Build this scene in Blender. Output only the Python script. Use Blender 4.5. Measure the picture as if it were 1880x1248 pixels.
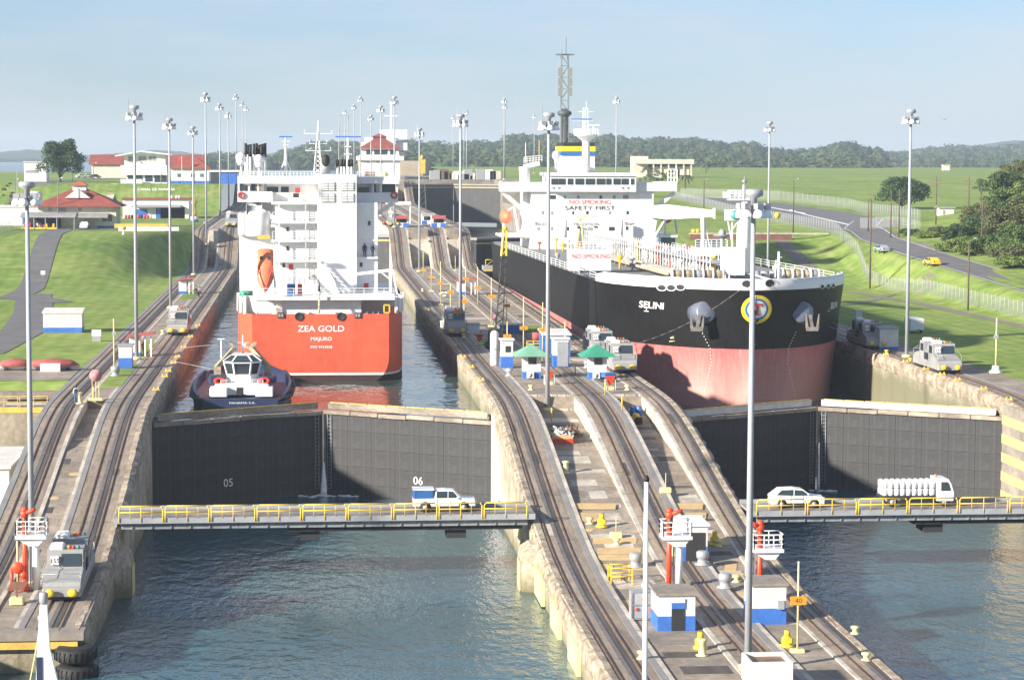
import bpy, bmesh, math, random
import numpy as np
from mathutils import Vector, Matrix, noise
from mathutils.bvhtree import BVHTree
random.seed(7); rng = np.random.default_rng(11)
for o in list(bpy.data.objects): bpy.data.objects.remove(o)
scene = bpy.context.scene; COL = scene.collection
rad = math.radians

# ------------------------------------------------------------------ camera
CAM = Vector((-1.429, 0.0, 24.1565)); FPX = 4110.66
YAW, PITCH, ROLL = .0908, .0816, .0035
_f = Vector((math.sin(YAW)*math.cos(PITCH), math.cos(YAW)*math.cos(PITCH), -math.sin(PITCH)))
_r = Vector((math.cos(YAW), -math.sin(YAW), 0)); _u = _r.cross(_f)
_r, _u = _r*math.cos(ROLL)+_u*math.sin(ROLL), -_r*math.sin(ROLL)+_u*math.cos(ROLL)
cd = bpy.data.cameras.new('camera'); cam = bpy.data.objects.new('camera', cd); COL.objects.link(cam)
cd.sensor_width = 36; cd.lens = FPX/1880*36; cd.clip_start = 1; cd.clip_end = 30000
M = Matrix((_r, _u, -_f)).transposed().to_4x4(); M.translation = CAM
cam.matrix_world = M; scene.camera = cam

# ------------------------------------------------------------------ sky, sun, exposure
SUN_EL, SUN_AZ = rad(20.5), rad(28)          # sun to the left and a little behind
to_sun = Vector((-math.cos(SUN_AZ)*math.cos(SUN_EL), -math.sin(SUN_AZ)*math.cos(SUN_EL), math.sin(SUN_EL)))
world = bpy.data.worlds.new('World'); scene.world = world; world.use_nodes = True
wn, wl = world.node_tree.nodes, world.node_tree.links; wn.clear()
sky = wn.new('ShaderNodeTexSky'); sky.sky_type = 'NISHITA'; sky.sun_disc = False
sky.sun_elevation = SUN_EL; sky.sun_rotation = math.atan2(to_sun.x, to_sun.y)
sky.air_density = 1.0; sky.dust_density = .25; sky.ozone_density = 4.0
tc = wn.new('ShaderNodeTexCoord'); mp = wn.new('ShaderNodeMapping'); mp.inputs['Scale'].default_value = (1.3, 1.3, 6.5)
cn = wn.new('ShaderNodeTexNoise'); cn.inputs['Scale'].default_value = 2.6; cn.inputs['Detail'].default_value = 7; cn.inputs['Roughness'].default_value = .55
cr = wn.new('ShaderNodeValToRGB'); cr.color_ramp.elements[0].position = .38; cr.color_ramp.elements[1].position = .64
cr.color_ramp.elements[1].color = (.75, .75, .75, 1)
mx = wn.new('ShaderNodeMix'); mx.data_type = 'RGBA'; mx.inputs['B'].default_value = (4.7, 5.05, 5.6, 1)
bg = wn.new('ShaderNodeBackground'); bg.inputs['Strength'].default_value = .063; wo = wn.new('ShaderNodeOutputWorld')
wl.new(tc.outputs['Generated'], mp.inputs['Vector']); wl.new(mp.outputs['Vector'], cn.inputs['Vector']); wl.new(cn.outputs['Fac'], cr.inputs['Fac'])
tn = wn.new('ShaderNodeMix'); tn.data_type = 'RGBA'; tn.blend_type = 'MULTIPLY'; tn.inputs['Factor'].default_value = 1; tn.inputs['B'].default_value = (.72, .81, 1.02, 1)
wl.new(sky.outputs['Color'], tn.inputs['A']); wl.new(tn.outputs['Result'], mx.inputs['A']); wl.new(cr.outputs['Color'], mx.inputs['Factor'])
wl.new(mx.outputs['Result'], bg.inputs['Color']); wl.new(bg.outputs['Background'], wo.inputs['Surface'])
sd = bpy.data.lights.new('sun', 'SUN'); sd.energy = 5.0; sd.angle = rad(2.0); sd.color = (1, .92, .79)
so = bpy.data.objects.new('sun', sd); COL.objects.link(so); so.location = (-60, -30, 90)
so.rotation_euler = to_sun.to_track_quat('Z', 'Y').to_euler()
vs = scene.view_settings; vs.view_transform = 'Standard'; vs.look = 'None'; vs.exposure = 1.25; vs.gamma = 1; vs.use_curve_mapping = False
scene.render.engine = 'CYCLES'

# ------------------------------------------------------------------ helpers
MATS = {}
def mat(name, col, rough=.7, var=.12, scale=1.0, col2=None, metal=0, bump=0, streak=0, streakcol=(.12, .09, .06), spec=.5, band=None, stretch=(1, 1, 1), fac=(.35, .7), transp=0, plates=None):
    """procedural Principled material: base colour broken by noise, optional second colour, vertical streaks and bump"""
    if name in MATS: return MATS[name]
    m = bpy.data.materials.new(name); m.use_nodes = True; MATS[name] = m
    n, l = m.node_tree.nodes, m.node_tree.links
    p = n['Principled BSDF']; p.inputs['Roughness'].default_value = rough; p.inputs['Metallic'].default_value = metal
    p.inputs['Specular IOR Level'].default_value = spec
    tc = n.new('ShaderNodeTexCoord'); mp = n.new('ShaderNodeMapping'); l.new(tc.outputs['Object'], mp.inputs['Vector']); mp.inputs['Scale'].default_value = stretch
    nz = n.new('ShaderNodeTexNoise'); nz.inputs['Scale'].default_value = scale; nz.inputs['Detail'].default_value = 8; nz.inputs['Roughness'].default_value = .62
    l.new(mp.outputs['Vector'], nz.inputs['Vector'])
    rp = n.new('ShaderNodeValToRGB'); e = rp.color_ramp.elements
    c2 = col2 if col2 else tuple(max(0, c*(1-var*2.2)) for c in col)
    c1 = col if col2 else tuple(min(1, c*(1+var*.6)) for c in col)
    e[0].position, e[1].position = fac; e[0].color = (*c2, 1); e[1].color = (*c1, 1)
    l.new(nz.outputs['Fac'], rp.inputs['Fac']); out = rp.outputs['Color']
    # fine grain so that no surface is flat
    g = n.new('ShaderNodeTexNoise'); g.inputs['Scale'].default_value = scale*9; g.inputs['Detail'].default_value = 4
    l.new(mp.outputs['Vector'], g.inputs['Vector'])
    mr = n.new('ShaderNodeMapRange'); mr.inputs['From Min'].default_value = .3; mr.inputs['From Max'].default_value = .7
    mr.inputs['To Min'].default_value = 1-var; mr.inputs['To Max'].default_value = 1+var*.5
    l.new(g.outputs['Fac'], mr.inputs['Value'])
    mm = n.new('ShaderNodeMix'); mm.data_type = 'RGBA'; mm.blend_type = 'MULTIPLY'; mm.inputs['Factor'].default_value = 1
    l.new(out, mm.inputs['A']); l.new(mr.outputs['Result'], mm.inputs['B']); out = mm.outputs['Result']
    if streak:
        sm = n.new('ShaderNodeMapping'); sm.inputs['Scale'].default_value = (2.2, 2.2, .12); l.new(tc.outputs['Object'], sm.inputs['Vector'])
        sn = n.new('ShaderNodeTexNoise'); sn.inputs['Scale'].default_value = 1.3; sn.inputs['Detail'].default_value = 6; l.new(sm.outputs['Vector'], sn.inputs['Vector'])
        sr = n.new('ShaderNodeMapRange'); sr.inputs['From Min'].default_value = .5; sr.inputs['From Max'].default_value = .75; sr.inputs['To Max'].default_value = streak
        l.new(sn.outputs['Fac'], sr.inputs['Value'])
        ms = n.new('ShaderNodeMix'); ms.data_type = 'RGBA'; ms.inputs['B'].default_value = (*streakcol, 1)
        l.new(sr.outputs['Result'], ms.inputs['Factor']); l.new(out, ms.inputs['A']); out = ms.outputs['Result']
    if band:   # (z0, z1, colour): a growth / wet mark below a height, with a ragged edge
        sx = n.new('ShaderNodeSeparateXYZ'); l.new(tc.outputs['Object'], sx.inputs['Vector'])
        ad = n.new('ShaderNodeMath'); ad.operation = 'MULTIPLY_ADD'; ad.inputs[1].default_value = 3.0; l.new(nz.outputs['Fac'], ad.inputs[0]); l.new(sx.outputs['Z'], ad.inputs[2])
        br = n.new('ShaderNodeMapRange'); br.inputs['From Min'].default_value = band[0]+1.5; br.inputs['From Max'].default_value = band[1]+1.5; br.inputs['To Min'].default_value = band[3] if len(band) > 3 else .9; br.inputs['To Max'].default_value = 0
        l.new(ad.outputs['Value'], br.inputs['Value'])
        mb = n.new('ShaderNodeMix'); mb.data_type = 'RGBA'; mb.inputs['B'].default_value = (*band[2], 1)
        l.new(br.outputs['Result'], mb.inputs['Factor']); l.new(out, mb.inputs['A']); out = mb.outputs['Result']
    if plates:   # welded plate seams: (length, height, darkening)
        sx = n.new('ShaderNodeSeparateXYZ'); l.new(tc.outputs['Object'], sx.inputs['Vector']); sm_ = n.new('ShaderNodeMath'); l.new(sx.outputs['X'], sm_.inputs[0]); l.new(sx.outputs['Y'], sm_.inputs[1])
        cv = n.new('ShaderNodeCombineXYZ'); l.new(sm_.outputs[0], cv.inputs['X']); l.new(sx.outputs['Z'], cv.inputs['Y'])
        bk = n.new('ShaderNodeTexBrick'); bk.inputs['Scale'].default_value = 1; bk.inputs['Brick Width'].default_value = plates[0]; bk.inputs['Row Height'].default_value = plates[1]; bk.inputs['Mortar Size'].default_value = .03; bk.inputs['Mortar Smooth'].default_value = .6
        bk.inputs['Color1'].default_value = (1,1,1,1); k_ = 1-plates[2]*.45; bk.inputs['Color2'].default_value = (k_,k_,k_,1); k_ = 1-plates[2]; bk.inputs['Mortar'].default_value = (k_,k_,k_,1); l.new(cv.outputs[0], bk.inputs['Vector'])
        mk = n.new('ShaderNodeMix'); mk.data_type = 'RGBA'; mk.blend_type = 'MULTIPLY'; mk.inputs['Factor'].default_value = 1; l.new(out, mk.inputs['A']); l.new(bk.outputs['Color'], mk.inputs['B']); out = mk.outputs['Result']
    l.new(out, p.inputs['Base Color'])
    if bump:
        b = n.new('ShaderNodeBump'); b.inputs['Strength'].default_value = 1; b.inputs['Distance'].default_value = bump
        l.new(g.outputs['Fac'], b.inputs['Height']); l.new(b.outputs['Normal'], p.inputs['Normal'])
    if transp:
        t = n.new('ShaderNodeBsdfTransparent'); x = n.new('ShaderNodeMixShader'); x.inputs['Fac'].default_value = 1-transp
        l.new(t.outputs[0], x.inputs[1]); l.new(p.outputs[0], x.inputs[2]); l.new(x.outputs[0], n['Material Output'].inputs['Surface'])
    return m

class MB:
    """collects shapes and links them as ONE mesh object"""
    def __init__(s): s.v = []; s.f = []; s.m = []; s.mats = []; s.cur = 0; s.sm = []
    def use(s, m):
        if m not in s.mats: s.mats.append(m)
        s.cur = s.mats.index(m); return s
    def add(s, vs, fs, smooth=False):
        o = len(s.v); s.v += [tuple(v) for v in vs]
        for f in fs: s.f.append(tuple(i+o for i in f)); s.m.append(s.cur); s.sm.append(smooth)
        return s
    def box(s, x0, x1, y0, y1, z0, z1):
        v = [(x0,y0,z0),(x1,y0,z0),(x1,y1,z0),(x0,y1,z0),(x0,y0,z1),(x1,y0,z1),(x1,y1,z1),(x0,y1,z1)]
        return s.add(v, [(0,3,2,1),(4,5,6,7),(0,1,5,4),(1,2,6,5),(2,3,7,6),(3,0,4,7)])
    def bbox(s, x0, x1, y0, y1, z0, z1, b=.05):
        """box with chamfered vertical and top edges"""
        rings = []
        for z, i in ((z0, 0), (z1-b, 0), (z1, b)):
            a0, a1, c0, c1 = x0+i, x1-i, y0+i, y1-i; k = b
            rings.append([(a0+k,c0,z),(a1-k,c0,z),(a1,c0+k,z),(a1,c1-k,z),(a1-k,c1,z),(a0+k,c1,z),(a0,c1-k,z),(a0,c0+k,z)])
        return s.loft(rings, caps=True)
    def loft(s, rings, caps=True, closed=True, smooth=False):
        n = len(rings[0]); v = [p for r in rings for p in r]; f = []
        for i in range(len(rings)-1):
            for j in range(n if closed else n-1):
                a, b = i*n+j, i*n+(j+1) % n; f.append((a, b, b+n, a+n))
        if caps and closed: f.append(tuple(range(n-1, -1, -1))); f.append(tuple((len(rings)-1)*n+j for j in range(n)))
        return s.add(v, f, smooth)
    def cyl(s, p0, p1, r0, r1=None, n=10, caps=True, smooth=True):
        r1 = r0 if r1 is None else r1; p0, p1 = Vector(p0), Vector(p1); d = (p1-p0)
        q = d.to_track_quat('Z', 'Y') if d.length > 1e-6 else Matrix.Identity(3).to_quaternion()
        rings = [[p + q @ Vector((r*math.cos(2*math.pi*j/n), r*math.sin(2*math.pi*j/n), 0)) for j in range(n)] for p, r in ((p0, r0), (p1, r1))]
        return s.loft(rings, caps, True, smooth)
    def bar(s, p0, p1, w, h=None):
        h = h or w; p0, p1 = Vector(p0), Vector(p1); q = (p1-p0).to_track_quat('Z', 'Y')
        rings = [[p + q @ Vector((a*w/2, b*h/2, 0)) for a, b in ((-1,-1),(1,-1),(1,1),(-1,1))] for p in (p0, p1)]
        return s.loft(rings)
    def path(s, pts, r, n=6):
        for a, b in zip(pts[:-1], pts[1:]): s.cyl(a, b, r, r, n)
        return s
    def lathe(s, prof, n=16, c=(0,0,0), axis='z', smooth=True):
        rings = []
        for r, h in prof:
            ring = []
            for j in range(n):
                a = 2*math.pi*j/n; u, w = r*math.cos(a), r*math.sin(a)
                ring.append((c[0]+u, c[1]+w, c[2]+h) if axis == 'z' else (c[0]+u, c[1]+h, c[2]-w) if axis == 'y' else (c[0]+h, c[1]+u, c[2]+w))
            rings.append(ring)
        return s.loft(rings, True, True, smooth)
    def ell(s, c, r, n=12, m=8, smooth=True):
        rings = [[(c[0]+r[0]*math.sin(t)*math.cos(a), c[1]+r[1]*math.sin(t)*math.sin(a), c[2]+r[2]*math.cos(t)) for a in [2*math.pi*j/n for j in range(n)]] for t in [math.pi*(.02+.96*i/m) for i in range(m, -1, -1)]]
        return s.loft(rings, True, True, smooth)
    def prism(s, poly, axis, a0, a1):
        """poly of 2-D points extruded along x, y or z"""
        g = {'x': lambda p, a: (a, p[0], p[1]), 'y': lambda p, a: (p[0], a, p[1]), 'z': lambda p, a: (p[0], p[1], a)}[axis]
        return s.loft([[g(p, a0) for p in poly], [g(p, a1) for p in poly]])
    def build(s, name, m=None, parent=None, loc=None, kind=None):
        me = bpy.data.meshes.new(name); me.from_pydata(s.v, [], s.f)
        for k in (s.mats or [m]): me.materials.append(k)
        if s.mats: me.polygons.foreach_set('material_index', s.m)
        me.polygons.foreach_set('use_smooth', s.sm)
        bm = bmesh.new(); bm.from_mesh(me); bmesh.ops.recalc_face_normals(bm, faces=bm.faces); bm.to_mesh(me); bm.free()
        o = bpy.data.objects.new(name, me); COL.objects.link(o)
        if parent: o.parent = parent
        if loc is not None: o.location = loc
        if kind: o['kind'] = kind
        return o

def tag(o, label, cat, group=None):
    o['label'] = label; o['category'] = cat
    if group: o['group'] = group
    return o
def thing(name, label, cat, loc=(0,0,0), rz=0, group=None):
    o = bpy.data.objects.new(name, None); COL.objects.link(o); o.location = loc; o.rotation_euler = (0, 0, rz)
    return tag(o, label, cat, group)
def clone(root, label=None, loc=None, rz=None, group=None):
    r = root.copy(); COL.objects.link(r)
    if label: r['label'] = label
    if group: r['group'] = group
    if loc is not None: r.location = loc
    if rz is not None: r.rotation_euler = (0, 0, rz)
    for ch in list(root.children):
        c = ch.copy(); COL.objects.link(c); c.parent = r
        for g in list(ch.children):
            d = g.copy(); COL.objects.link(d); d.parent = c
    return r
def piece(src, parent, loc, rz=None, scale=None, rot=None):
    c = src.copy(); COL.objects.link(c); c.parent = parent; c.location = loc
    if rz is not None: c.rotation_euler = (0, 0, rz)
    if rot is not None: c.rotation_euler = rot
    if scale is not None: c.scale = scale
    return c
def text(body, size, m, name='lettering', align='CENTER', ext=.0, bold=0):
    cu = bpy.data.curves.new(name, 'FONT'); cu.body = body; cu.size = size; cu.align_x = align; cu.extrude = ext; cu.offset = bold; cu.resolution_u = 3
    t = bpy.data.objects.new(name, cu); COL.objects.link(t)
    bpy.context.view_layer.update()
    me = bpy.data.meshes.new_from_object(t.evaluated_get(bpy.context.evaluated_depsgraph_get())); bpy.data.objects.remove(t)
    me.materials.clear(); me.materials.append(m)
    o = bpy.data.objects.new(name, me); COL.objects.link(o); return o
def ray(px, py): return _f + _r*((px-940)/FPX) + _u*((624-py)/FPX)
def at(px, py, z=None, X=None, Y=None):
    d = ray(px, py); t = (z-CAM.z)/d.z if z is not None else (X-CAM.x)/d.x if X is not None else (Y-CAM.y)/d.y
    return CAM + d*t
def lerp(pts, y):
    if y <= pts[0][0]: return pts[0][1]
    for (a, b), (c, d) in zip(pts[:-1], pts[1:]):
        if y <= c:
            return b+(d-b)*(y-a)/(c-a)
    return pts[-1][1]
def sst(a, b, x):
    t = min(1, max(0, (x-a)/(b-a))); return t*t*(3-2*t)
# ------------------------------------------------------------------ materials
def C(r, g, b): return tuple(((c/255)/12.92 if c/255 <= .04045 else ((c/255+.055)/1.055)**2.4) for c in (r, g, b))
m_conc   = mat('concrete', (.33,.29,.24), .9, .22, .22, bump=.02, col2=(.17,.15,.128))
m_bed    = mat('track_concrete', (.37,.30,.23), .85, .25, .3, bump=.02, col2=(.20,.16,.122), stretch=(1.6,.25,1))
m_oil    = mat('oily_concrete', (.125,.104,.086), .65, .25, .5, col2=(.06,.052,.045), stretch=(2,.2,1))
m_floor  = mat('slab_concrete', (.37,.31,.245), .9, .25, .22, bump=.01, col2=(.20,.165,.13), fac=(.36,.66))
m_light  = mat('pale_concrete', (.56,.51,.43), .9, .2, .5, bump=.02, col2=(.32,.28,.23), fac=(.3,.6))
m_cover  = mat('steel_cover', (.30,.285,.27), .55, .15, .4, col2=(.21,.20,.19))
m_wallf  = mat('chamber_wall', (.58,.51,.40), .9, .3, .3, bump=.06, col2=(.30,.245,.175), streak=.6, streakcol=(.14,.105,.07), band=(-10.8,-8.6,(.13,.12,.06)))
m_wallm  = mat('chamber_wall_wet', (.46,.42,.34), .9, .25, .25, bump=.05, col2=(.25,.21,.15), streak=.6, streakcol=(.12,.09,.06), band=(-2.6,-.6,(.15,.145,.085)))
m_cope   = mat('broken_coping', (.56,.475,.36), .95, .3, .9, bump=.08, col2=(.20,.155,.11))
m_rail   = mat('rusty_rail', (.26,.155,.095), .5, .3, 2, col2=(.10,.06,.04))
m_rack   = mat('rack_steel', (.19,.165,.145), .45, .2, 2)
m_yel    = mat('yellow_paint', (.72,.50,.09), .6, .15, .8, col2=(.55,.36,.08))
m_yelp   = mat('pale_yellow_paint', (.74,.66,.33), .6, .12, 1)
m_safety = mat('safety_yellow', (.83,.55,.03), .5, .1, 1)
m_buff   = mat('buff_paint', (.62,.44,.20), .8, .18, .6, col2=(.48,.33,.16))
m_white  = mat('white_paint', (.80,.80,.79), .45, .05, .6, streak=.10, streakcol=(.45,.38,.3))
m_whited = mat('worn_white_paint', (.74,.73,.70), .7, .12, .7, col2=(.55,.53,.49))
m_blue   = mat('blue_paint', (.05,.17,.55), .5, .12, .8)
m_red    = mat('red_paint', (.62,.05,.03), .5, .12, 1)
m_orange = mat('orange_sign', (.85,.33,.02), .6, .1, 2)
m_ored   = mat('hydrant_red', (.72,.07,.02), .45, .1, 1)
m_black  = mat('black_rubber', (.02,.02,.021), .7, .2, 3)
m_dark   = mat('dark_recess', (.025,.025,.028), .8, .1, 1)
m_glass  = mat('dark_glass', (.03,.045,.055), .12, .05, 1, spec=.8)
m_grey   = mat('mule_grey', (.33,.33,.325), .5, .08, .7, streak=.12, streakcol=(.15,.13,.11))
m_galv   = mat('galvanised', (.42,.43,.45), .45, .07, .9, metal=.3)
m_steel  = mat('grey_steel', (.27,.29,.31), .6, .15, .7, streak=.3, streakcol=(.09,.08,.07))
m_gate   = mat('gate_black', (.036,.036,.039), .62, .3, .35, col2=(.020,.020,.023), streak=.4, streakcol=(.085,.08,.078), band=(-10.6,-8.6,(.022,.024,.017)))
m_timber = mat('weathered_timber', (.42,.36,.29), .9, .3, .7, col2=(.17,.14,.11), stretch=(.3,1,1))
m_roof   = mat('red_tile', (.33,.075,.05), .8, .2, .5, col2=(.20,.05,.04))
m_cream  = mat('cream_wall', (.66,.61,.50), .8, .1, .3)
m_asph   = mat('asphalt', (.16,.155,.155), .9, .15, .3, col2=(.11,.107,.107))
m_path   = mat('worn_track', (.26,.22,.18), .95, .2, .4, col2=(.15,.13,.10))
m_green  = mat('green_roof', (.20,.42,.29), .6, .1, .5)
m_dgreen = mat('bright_green_roof', (.05,.30,.19), .5, .1, .5)
m_tarp   = mat('red_cover', (.42,.10,.09), .8, .15, 1)
m_skin   = mat('skin', (.30,.17,.11), .6, .1, 5)
def grass_mat(name, a, b, c):
    m = mat(name, a, .95, .25, .045, col2=b, bump=.06, fac=(.38,.62)); n, l = m.node_tree.nodes, m.node_tree.links
    nz = n.new('ShaderNodeTexNoise'); nz.inputs['Scale'].default_value = .35; nz.inputs['Detail'].default_value = 6
    t = n.new('ShaderNodeTexCoord'); l.new(t.outputs['Object'], nz.inputs['Vector'])
    r = n.new('ShaderNodeMapRange'); r.inputs['From Min'].default_value = .48; r.inputs['From Max'].default_value = .75; r.inputs['To Max'].default_value = .7
    l.new(nz.outputs['Fac'], r.inputs['Value']); p = n['Principled BSDF']; src = p.inputs['Base Color'].links[0].from_socket
    x = n.new('ShaderNodeMix'); x.data_type = 'RGBA'; x.inputs['B'].default_value = (*c, 1); l.new(r.outputs['Result'], x.inputs['Factor']); l.new(src, x.inputs['A']); l.new(x.outputs['Result'], p.inputs['Base Color'])
    p.inputs['Specular IOR Level'].default_value = .1
    sn = n.new('ShaderNodeTexNoise'); sn.inputs['Scale'].default_value = .09; sn.inputs['Detail'].default_value = 9; sn.inputs['Roughness'].default_value = .7; l.new(t.outputs['Object'], sn.inputs['Vector'])
    sr = n.new('ShaderNodeMapRange'); sr.inputs['From Min'].default_value = .60; sr.inputs['From Max'].default_value = .70; sr.inputs['To Max'].default_value = .55; l.new(sn.outputs['Fac'], sr.inputs['Value'])
    y = n.new('ShaderNodeMix'); y.data_type = 'RGBA'; y.inputs['B'].default_value = (.26,.21,.12,1); l.new(sr.outputs['Result'], y.inputs['Factor']); l.new(x.outputs['Result'], y.inputs['A'])
    wv = n.new('ShaderNodeTexWave'); wv.inputs['Scale'].default_value = .13; wv.inputs['Distortion'].default_value = 2.5; wv.inputs['Detail'].default_value = 3; l.new(t.outputs['Object'], wv.inputs['Vector'])
    wr = n.new('ShaderNodeMapRange'); wr.inputs['To Min'].default_value = .92; wr.inputs['To Max'].default_value = 1.04; l.new(wv.outputs['Fac'], wr.inputs['Value'])
    wm = n.new('ShaderNodeMix'); wm.data_type = 'RGBA'; wm.blend_type = 'MULTIPLY'; wm.inputs['Factor'].default_value = 1; l.new(y.outputs['Result'], wm.inputs['A']); l.new(wr.outputs['Result'], wm.inputs['B']); l.new(wm.outputs['Result'], p.inputs['Base Color'])
    return m
m_grass = grass_mat('lawn', (.235,.315,.075), (.15,.24,.048), (.34,.33,.13))
def water_mat(name, col, sc, dist, rough=.06):
    m = bpy.data.materials.new(name); m.use_nodes = True; n, l = m.node_tree.nodes, m.node_tree.links; p = n['Principled BSDF']
    p.inputs['Roughness'].default_value = rough; p.inputs['IOR'].default_value = 1.5; p.inputs['Specular IOR Level'].default_value = .85
    t = n.new('ShaderNodeTexCoord'); hs = []
    for s, st, rz in ((sc, (1, .55, 1), .3), (sc*3.1, (1, .6, 1), -.4), (sc*.28, (1, .8, 1), .1)):
        mp = n.new('ShaderNodeMapping'); mp.inputs['Scale'].default_value = st; mp.inputs['Rotation'].default_value = (0, 0, rz); l.new(t.outputs['Object'], mp.inputs['Vector'])
        z = n.new('ShaderNodeTexNoise'); z.inputs['Scale'].default_value = s; z.inputs['Detail'].default_value = 3; l.new(mp.outputs['Vector'], z.inputs['Vector']); hs.append(z)
    a = n.new('ShaderNodeMath'); a.operation = 'MULTIPLY_ADD'; a.inputs[1].default_value = .35; l.new(hs[1].outputs['Fac'], a.inputs[0]); l.new(hs[0].outputs['Fac'], a.inputs[2])
    a2 = n.new('ShaderNodeMath'); a2.operation = 'MULTIPLY_ADD'; a2.inputs[1].default_value = 1.5; l.new(hs[2].outputs['Fac'], a2.inputs[0]); l.new(a.outputs[0], a2.inputs[2])
    b = n.new('ShaderNodeBump'); b.inputs['Distance'].default_value = dist; l.new(a2.outputs[0], b.inputs['Height']); l.new(b.outputs['Normal'], p.inputs['Normal'])
    r = n.new('ShaderNodeValToRGB'); r.color_ramp.elements[0].color = (*[c*.7 for c in col], 1); r.color_ramp.elements[1].color = (*[min(1, c*1.3) for c in col], 1)
    l.new(hs[2].outputs['Fac'], r.inputs['Fac']); l.new(r.outputs['Color'], p.inputs['Base Color']); return m
m_water = water_mat('canal_water', (.028,.092,.112), 1.4, .13, .1)
m_waterm = water_mat('chamber_water', (.05,.085,.075), .35, .16)
m_lake = water_mat('lake_water', (.05,.09,.12), .2, .1, .15)

# ------------------------------------------------------------------ height profiles along the canal
ZT = [(100,-7.9),(156,-7.85),(165,-7.5),(173,-6.95),(180,-6.1),(190,-4.55),(205,-1.95),(213,-.75),(220,-.15),(228,0),(482,0),(486,.5),(491,2.0),(503,6.2),(509,7.4),(516,7.8),(768,7.8),(776,8.8),(795,14.6),(804,15.6),(1000,15.6)]
def zt(y): return (lerp(ZT, y-1.5)+lerp(ZT, y)+lerp(ZT, y+1.5))/3
ZF = [(100,-8.0),(160,-7.95),(170,-7.35),(190,-4.95),(205,-3.0),(222,-1.5),(224,-1.45)]
def zf(y):
    if y < 224.2: return min(lerp(ZF, y), zt(y)-.06)
    if y < 499: return -.03
    if y < 768: return 7.75 if y > 505 else -.03
    return 15.5 if y > 790 else 7.75
def ysamp(y0, y1):
    s = set([y0, y1]); y = y0
    while y < y1:
        s.add(round(y, 2)); y += 2.0 if (155 < y < 230 or 478 < y < 520 or 764 < y < 808) else 12
    return sorted(s)
def strip(parent, name, x0, x1, prof, y0, y1, m, dz=0, base=None, thick=None):
    """a long slab following the height profile, closed on all sides"""
    ys = ysamp(y0, y1); b = MB(); rings = []
    for y in ys:
        z = prof(y)+dz; zb = base if base is not None else z-thick
        rings.append([(x0, y, zb), (x1, y, zb), (x1, y, z), (x0, y, z)])
    b.loft(rings); return b.build(name, m, parent)

def terrain(X, Y):
    if X < 20:
        z = -7.8 if Y < 236 else 0
        s0, s1 = lerp([(-37,404),(-27,478)], X), lerp([(-37,474),(-27,510)], X)
        z += 7.8*sst(s0, s1, Y) + 7.8*sst(652, 684, Y)
        if Y > 1150: z -= 3.5*sst(1150, 1400, Y)
        return z
    a = lerp([(0,-7.8),(205,-7.8),(209,0),(408,0),(425,.8),(480,7.6),(520,8.0),(600,8.6),(800,12.2),(1000,15),(1500,17.2),(1900,16),(2400,12)], Y)
    b = lerp([(0,-4),(200,-1),(250,.6),(356,3),(410,5),(474,7.8),(520,8.2),(600,8.8),(800,12.2),(1000,15),(1500,17.2),(1900,16),(2400,12)], Y)
    w = sst(103, 112, X); z = a*(1-w)+b*w
    z += 9*math.exp(-(((X-172)/34)**2+((Y-440)/95)**2)) if X > 110 else 0
    return z
def gt(px, py):
    """where the sight line through a picture point meets the terrain"""
    d = ray(px, py); t = 200.0
    while t < 6000:
        p = CAM+d*t
        if p.z <= terrain(p.x, p.y): return p
        t += .5 if t < 1200 else 2
    return CAM+d*2000

# ------------------------------------------------------------------ ground, water, roads
def sheet(name, xs, ys, zf_, m, jitter=0):
    v = [(x, y, zf_(x, y)) for y in ys for x in xs]; n = len(xs)
    f = [(j*n+i, j*n+i+1, (j+1)*n+i+1, (j+1)*n+i) for j in range(len(ys)-1) for i in range(n-1)]
    return v, f
gb = MB()
yl = [100,150,200,235.9,236.1,260,300,350,400]+list(range(404,490,5))+[500,550,600,640,652]+list(range(656,690,4))+[720,800,900,1000,1150,1200,1300,1400,1700,2200,3000,4500,7000]
xl = [-6000,-3000,-1500,-800,-400,-200,-120,-80,-60,-50,-40,-34,-30,-26.9]
v, f = sheet('g', xl, yl, lambda x, y: terrain(x, y) if y < 1500 else 11.9, m_grass); gb.add(v, f, True)
yr = [100,150,204,205,209,215,250,300,350,400]+list(range(406,490,6))+[500,520,560,600,660,720,800,900,1000,1100,1250,1400,1500,1700,1900,2400,3000,4500,7000]
xr = [76.1,80,86,92,98,103]+list(range(105,114,2))+[116,122,130,140,150,160,170,180,195,215,240,280,340,420,600,900,1500,3000,6000]
v, f = sheet('g', xr, yr, terrain, m_grass); gb.add(v, f, True)
ground = gb.build('ground', m_grass, kind='structure')
def wsheet(name, poly, z, m):
    b = MB(); b.add([(x, y, z) for x, y in poly], [tuple(range(len(poly)))]); return b.build(name, m, kind='structure')
wsheet('lower_canal_water', [(-60,-60),(120,-60),(120,219),(68.58,219.4),(51.81,229.9),(35.05,219.4),(16.76,219.4),(0,229.9),(-16.76,219.4),(-60,219)], -10.6, m_water)
wsheet('chamber_water', [(-16.76,221.3),(0,231.8),(16.76,221.3),(16.76,497),(-16.76,497)], -2.7, m_waterm)
wsheet('chamber_water', [(35.05,221.3),(51.8,231.8),(68.58,221.3),(68.58,483),(51.8,493),(35.05,483)], -6.2, m_waterm)
wsheet('upper_chamber_water', [(-16.76,508),(16.76,508),(16.76,1000),(-16.76,1000)], 5.0, m_waterm)
wsheet('upper_chamber_water', [(35.05,486),(51.8,496),(68.58,486),(68.58,812),(51.8,822),(35.05,812)], -1.4, m_waterm)
wsheet('lake_water', [(-8000,1002),(74,1002),(74,1500),(1200,2600),(5000,4000),(5000,9000),(-8000,9000)], 12.9, m_lake)

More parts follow.
